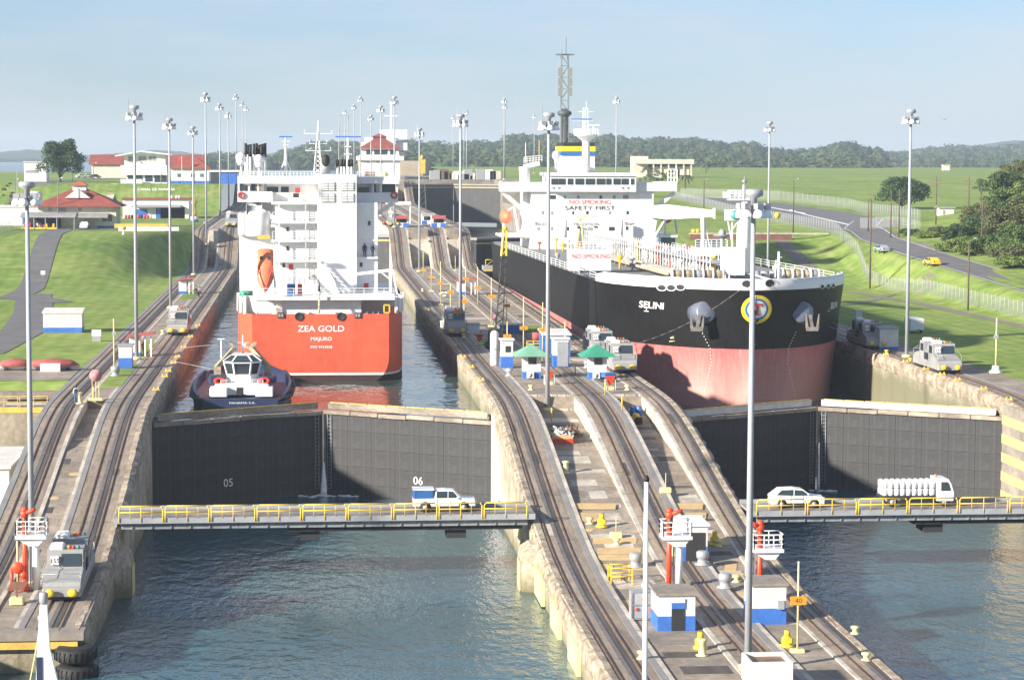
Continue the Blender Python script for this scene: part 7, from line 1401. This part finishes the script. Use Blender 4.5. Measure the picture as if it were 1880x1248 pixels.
g = thing('bank_building', 'white and blue low building on the grass bank behind the tanker deck', 'building', (80.5, 452, terrain(80.5, 452)-.3)); b = MB(); b.box(-2.5,2.5,0,4,.0,1.2); b.build('blue_base', m_blue, g); b = MB(); b.box(-2.5,2.5,0,4,1.2,3.4); b.build('wall', m_white, g); b = MB(); b.box(-2.7,2.7,-.2,4.2,3.4,3.6); b.build('roof', m_louv, g)
g = thing('retaining_wall', 'brown retaining wall with pale coping on the right grass bank', 'wall', (at(1270, 440, Y=470).x, 472, terrain(85, 472)-1)); b = MB(); b.box(0,22,0,.6,0,2.2); b.build('wall', m_dgrn, g); b = MB(); b.box(-.1,30,-.1,.7,2.2,2.5); b.build('coping', m_light, g); b = MB(); [b.ell((.8+k*.9,.2,2.9),(.6,.4,.45),10,6) for k in range(2)]; b.build('yellow_float', m_safety, g)
# ------------------------------------------------------------------ trees
def leaf_mat(name, a, b):
    m = mat(name, a, .7, .3, .35, col2=b, fac=(.35, .65)); m.node_tree.nodes['Principled BSDF'].inputs['Specular IOR Level'].default_value = .2
    p = m.node_tree.nodes['Principled BSDF']; return m
m_leafd = leaf_mat('dark_leaf', (.055,.095,.030), (.028,.055,.020)); m_leafm = leaf_mat('mid_leaf', (.10,.155,.040), (.050,.095,.028)); m_leafl = leaf_mat('light_leaf', (.17,.22,.05), (.09,.14,.035)); m_leafo = leaf_mat('olive_leaf', (.125,.135,.055), (.065,.08,.03)); m_bark = mat('bark', (.15,.12,.09), .9, .2, 2)
def crown_mesh(clumps, n, size, name, m, parent):
    """many small leaf faces spread over a set of clumps (c, r)"""
    tot = sum(r[0]*r[1]+r[0]*r[2] for c, r in clumps); V = []; F = []
    for c, r in clumps:
        k = max(12, int(n*(r[0]*r[1]+r[0]*r[2])/tot)); d = rng.normal(size=(k, 3)); d /= np.linalg.norm(d, axis=1)[:, None]; d[:, 2] = np.where(d[:, 2] < -.45, -d[:, 2], d[:, 2])
        P_ = np.array(c)+d*np.array(r)*(rng.uniform(.62, 1.08, (k, 1))); N_ = d+rng.normal(size=(k, 3))*.55; N_ /= np.linalg.norm(N_, axis=1)[:, None]
        A = np.cross(N_, rng.normal(size=(k, 3))); A /= np.linalg.norm(A, axis=1)[:, None]; B = np.cross(N_, A); s_ = size*rng.uniform(.6, 1.3, (k, 1)); o = len(V)
        q = np.stack([P_-A*s_, P_-B*s_*.6, P_+A*s_, P_+B*s_*.6], 1).reshape(-1, 3); V.extend(map(tuple, q)); F.extend((o+4*i, o+4*i+1, o+4*i+2, o+4*i+3) for i in range(k))
    me = bpy.data.meshes.new(name); me.from_pydata(V, [], F); me.materials.append(m); o = bpy.data.objects.new(name, me); COL.objects.link(o); o.parent = parent; return o
def tree(lb, base, w, h, m, trunk=.3, flat=.6, n=4200, clumps=30, name='tree', cat='tree', seed=1, lean=0):
    R = random.Random(seed); g = thing(name, lb, cat, base); ch = h*(1-trunk); cl = []
    for i in range(clumps):
        a = R.uniform(0, 6.28); q = math.sqrt(R.random()); zz = R.uniform(0, 1); lim = math.sqrt(max(.05, 1-(zz*1.0-.25)**2*1.3)); r = w*R.uniform(.08, .17)
        cl.append(((math.cos(a)*q*(w/2-r*.8)*lim, math.sin(a)*q*(w/2-r*.8)*lim, h*trunk+r*.6+zz*(ch-r*1.5)), (r, r, r*R.uniform(.6, .85))))
    crown_mesh(cl, n, w*.017+.05, 'crown', m, g)
    b = MB(); tr = max(.12, w*.022); b.cyl((0,0,-.4), (lean*.3,0,h*trunk*.8), tr*1.5, tr, 8)
    for c, r in cl[:7]: b.cyl((lean*.3,0,h*trunk*.7), (c[0]*.8, c[1]*.8, c[2]), tr*.6, tr*.15, 5)
    b.build('trunk', m_bark, g); return g
def ptree(lb, px, pyb, pyt, pw, m, Y=None, z=None, **k):
    if Y is None: p = gt(px, pyb)
    else: p = at(px, pyb, Y=Y); p.z = z if z is not None else p.z
    s_ = p.y/4110; top = at(px, pyt, Y=p.y).z; return tree(lb, p, pw*s_, top-p.z, m, **k)
ptree('big spreading dark tree on the upper left terrace', 110, 340, 253, 98, m_leafd, 720, 15.6, trunk=.14, n=7500, clumps=60, seed=3)
ptree('broad dome-shaped dark tree standing in the green field', 1654, 384, 321, 112, m_leafd, trunk=.1, n=7500, clumps=60, seed=5)
ptree('small round tree above the right-hand bushes', 1801, 362, 325, 46, m_leafm, trunk=.15, n=1600, clumps=12, seed=6)
TR = [(1745,462,446,60,m_leafl,'low pale scrub left of the slope trees'),(1725,430,416,50,m_leafo,'low olive scrub beside the concrete hut'),(1700,437,425,46,m_leafl,'small scrub patch above the road'),(1865,492,468,80,m_leafl,'pale scrub beside the road at the right edge'),(1780,440,415,60,m_leafm,'rounded green bush behind the cross-armed pole'),(1672,432,420,44,m_leafm,'small green scrub near the paired poles'),(1848,395,312,95,m_leafd,'tall dark tree behind the right-hand bushes'),(1875,445,350,95,m_leafo,'large olive tree leaning in from the right edge'),(1812,440,388,95,m_leafd,'dark spreading bush mid slope at right'),(1770,470,432,70,m_leafl,'light green shrub at the lower left of the slope'),(1860,485,445,90,m_leafo,'brownish low bush nearest the road'),(1862,380,290,80,m_leafo,'tall olive tree at the right edge of the slope'),(1880,420,330,75,m_leafl,'bright green tree at the right picture edge'),(1838,400,340,70,m_leafm,'mid green bushy tree right of the small round tree'),(1800,425,372,80,m_leafo,'dull olive bush below the small round tree'),(1840,450,375,90,m_leafo,'wide olive bush in the middle of the right slope'),(1765,455,408,66,m_leafd,'dark bush at the left end of the slope trees'),(1872,470,405,84,m_leafm,'leafy bush low at the right edge'),(1805,466,425,80,m_leafm,'low green bush beside the pole with cross arms'),(1845,478,440,70,m_leafl,'pale green shrub near the roadside at right')]
for i, (px, pb_, pt, pw, m_, lb) in enumerate(TR): ptree(lb, px, pb_, pt, pw*1.2, m_, trunk=.08, n=4600, clumps=30, seed=20+i, name='bush' if pt > 365 else 'tree', cat='bush' if pt > 365 else 'tree')
for i, (px, pb_, pt, pw, lb) in enumerate(((1185,336,312,26,'bush left of the villa beside the tanker bridge'),(1200,333,316,24,'dark shrub in front of the villa'),(1222,330,312,30,'rounded shrub before the villa porch'),(1212,346,325,26,'shrub lower on the villa slope'))): ptree(lb, px, pb_, pt, pw, m_leafd if i % 2 else m_leafm, trunk=.05, n=900, clumps=9, seed=40+i, name='bush', cat='bush')
ptree('dark bush at the far left road', 14, 360, 333, 34, m_leafd, 560, 7.8, trunk=.08, n=900, clumps=9, seed=50, name='bush', cat='bush'); ptree('small leafy plant by the far left shelter', 366, 545, 520, 24, m_leafl, at(366, 545, z=0).y, 0, trunk=.05, n=500, clumps=7, seed=51, name='bush', cat='bush'); ptree('slim shrub on the upper office wall', 296, 338, 314, 9, m_leafd, 687, 15.6, trunk=.1, n=250, clumps=6, seed=52, name='bush', cat='bush')
def palm(lb, px, pb_, pt, fr=14):
    p = gt(px, pb_); s_ = p.y/4110; H = at(px, pt, Y=p.y).z-p.z; g = thing('palm_tree', lb, 'palm', p); b = MB(); b.cyl((0,0,-.3),(0,0,H*.62),.28,.2,8); b.build('trunk', m_bark, g); b = MB()
    for k in range(fr):
        a = 6.28*k/fr; L = H*.42; pts = [Vector((math.cos(a)*L*t, math.sin(a)*L*t, H*.62+L*(.75*t-1.05*t*t*(1+.3*(k % 3))))) for t in (0,.25,.5,.75,1)]; s2 = Vector((-math.sin(a), math.cos(a), 0))
        for q, r_, w0, w1 in zip(pts[:-1], pts[1:], (.1,.35,.4,.28), (.35,.4,.28,.03)): b.add([q-s2*w0, q+s2*w0, r_+s2*w1, r_-s2*w1], [(0,1,2,3)]); b.add([q, q+s2*w0-Vector((0,0,.35)), r_+s2*w1-Vector((0,0,.3)), r_], [(0,1,2,3)])
    b.build('fronds', m_leafo, g)
palm('largest palm on the slope right of the tanker wing', 1258, 347, 309); palm('palm before the villa porch', 1232, 330, 306); palm('palm at the left corner of the villa', 1189, 326, 296); palm('far palm right of the villa', 1296, 318, 292); palm('small palm beside the villa drive', 1327, 312, 280)
# ------------------------------------------------------------------ wooded hill and far ridges
def interp(pts, x): return lerp(pts, x)
SKY = [(380,284),(430,282),(470,288),(500,292),(520,275),(560,266),(590,258),(640,262),(700,262),(740,256),(780,262),(830,264),(870,258),(920,262),(935,246),(1000,249),(1050,246),(1090,252),(1110,245),(1150,256),(1180,252),(1240,256),(1290,254),(1330,262),(1380,262),(1420,274),(1450,276),(1500,272),(1530,264),(1560,262),(1600,274),(1650,278),(1700,272),(1760,268),(1820,268),(1880,262),(1960,266)]
BASE = [(380,298),(700,296),(760,300),(1100,305),(1250,306),(1440,309),(1620,311),(1960,309)]
fb = MB(); ico = bmesh.new(); bmesh.ops.create_icosphere(ico, subdivisions=2, radius=1); IV = [v.co.copy() for v in ico.verts]; IFc = [tuple(v.index for v in f.verts) for f in ico.faces]; ico.free()
mats_f = [leaf_mat('forest_a', (.055,.09,.028), (.026,.048,.018)), leaf_mat('forest_b', (.07,.105,.032), (.032,.058,.02)), leaf_mat('forest_c', (.085,.10,.04), (.042,.056,.022)), leaf_mat('forest_d', (.042,.07,.025), (.02,.038,.016))]
hillv = {}
ROWS = 7
for r_ in range(ROWS):
    t_ = r_/(ROWS-1); px = 380+random.uniform(0, 10)
    while px < 1960:
        far_ = 1.35 if px > 1620 else 1.0; Y = (1560+t_*900)*far_ if px > 700 else 1900+t_*900
        yt = interp(BASE, px)-6+(interp(SKY, px)-interp(BASE, px)+6)*t_**.85; R_ = random.uniform(4.0, 10.5)*(1+.35*(random.random() < .12)); p = at(px, yt+random.uniform(-2.5, 3.5), Y=Y); c = p-Vector((0,0,R_*.8)); s0 = random.uniform(0, 99); fb.use(random.choice(mats_f))
        fb.add([(c.x+v.x*R_*(1+.33*noise.noise(v*1.9+Vector((s0,0,0)))), c.y+v.y*R_, c.z+v.z*R_*.85*(1+.42*noise.noise(v*2.3+Vector((0,s0,0))))) for v in IV], IFc, False)
        k_ = 70; d = rng.normal(size=(k_, 3)); d /= np.linalg.norm(d, axis=1)[:, None]; d[:, 2] = np.abs(d[:, 2])*.95; P_ = np.array(c)+d*np.array((R_, R_, R_*.9))*rng.uniform(.85, 1.25, (k_, 1)); A = np.cross(d, rng.normal(size=(k_, 3))); A /= np.linalg.norm(A, axis=1)[:, None]; B = np.cross(d+rng.normal(size=(k_, 3))*.4, A); q = np.stack([P_-A*R_*.2, P_-B*R_*.13, P_+A*R_*.2, P_+B*R_*.13], 1).reshape(-1, 3)
        fb.add(list(map(tuple, q)), [(4*i, 4*i+1, 4*i+2, 4*i+3) for i in range(k_)], False)
        px += R_*2*4110/Y*random.uniform(.38, .62)
o = fb.build('wooded_hill', None); o['kind'] = 'stuff'; o['label'] = 'dense wooded hill behind the locks'
hb = MB(); xs_ = list(range(360, 1981, 20)); v = []
for k in range(ROWS+1):
    t_ = k/(ROWS-1)
    for px in xs_: far_ = 1.35 if px > 1620 else 1.0; Y = (1540+min(t_, 1)*900)*far_ if px > 700 else 1880+min(t_, 1)*900; yt = interp(BASE, px)+(interp(SKY, px)-interp(BASE, px)+8)*min(t_, 1); p = at(px, yt+5, Y=Y); v.append((p.x, p.y+(200 if k == ROWS else 0), p.z-6 if k < ROWS else 0))
n_ = len(xs_); hb.add(v, [(k*n_+i, k*n_+i+1, (k+1)*n_+i+1, (k+1)*n_+i) for k in range(ROWS) for i in range(n_-1)], True); hb.build('hill_ground', mats_f[3], kind='structure')
def ridge(name, pts, Y, seed):
    v = []; xs2 = list(range(-200, 2101, 9)); 
    for k, (dy, f_) in enumerate(((-600, 0), (-250, .55), (0, 1), (500, 0))):
        for px in xs2:
            top = interp(pts, px)-2.2*noise.fractal(Vector((px*.045, seed, 0)), 1.0, 2.0, 4); p = at(px, top, Y=Y); v.append((p.x*(Y+dy)/Y, Y+dy, 11+(p.z-11)*f_))
    n2 = len(xs2); b = MB(); b.add(v, [(k*n2+i, k*n2+i+1, (k+1)*n2+i+1, (k+1)*n2+i) for k in range(3) for i in range(n2-1)], True); b.build(name, mats_f[0], kind='structure')
ridge('distant_ridge', [(-200,284),(0,279),(50,274),(90,279),(150,286),(240,280),(285,276),(330,279),(380,284),(440,286),(520,280),(1400,282),(1600,278),(1700,279),(1780,272),(1840,260),(1880,258),(2100,262)], 5200, 3.3)
ridge('distant_ridge', [(-200,292),(0,290),(120,294),(260,290),(400,288),(470,291),(600,292),(2100,294)], 4000, 8.8)
# soaring bird
p = at(1734, 220, Y=420); g = thing('bird', 'dark bird soaring in the sky at the right', 'bird', p, .3); b = MB()
b.add([(0,0,0),(.28,.08,.1),(.62,.02,.32),(.30,-.08,.12),(-.28,.08,-.02),(-.6,.02,-.06),(-.3,-.08,-.0),(.0,-.14,0)], [(0,1,2,3),(0,4,5,6),(0,3,7),(0,7,6)]); b.ell((0,-.02,0), (.07,.2,.06), 8, 5); b.build('body', m_black, g)
# ------------------------------------------------------------------ haze
b = MB(); b.box(-7200, 7200, -120, 9000, -16, 100); hz = b.build('haze', None); hz['kind'] = 'stuff'; hm = bpy.data.materials.new('haze'); hm.use_nodes = True; hn = hm.node_tree.nodes; hn.clear(); ho = hn.new('ShaderNodeOutputMaterial'); hv = hn.new('ShaderNodeVolumePrincipled'); hv.inputs['Color'].default_value = (.72,.85,1,1); hv.inputs['Density'].default_value = .00014; hv.inputs['Anisotropy'].default_value = .1; hm.node_tree.links.new(hv.outputs[0], ho.inputs['Volume']); hz.data.materials.clear(); hz.data.materials.append(hm)
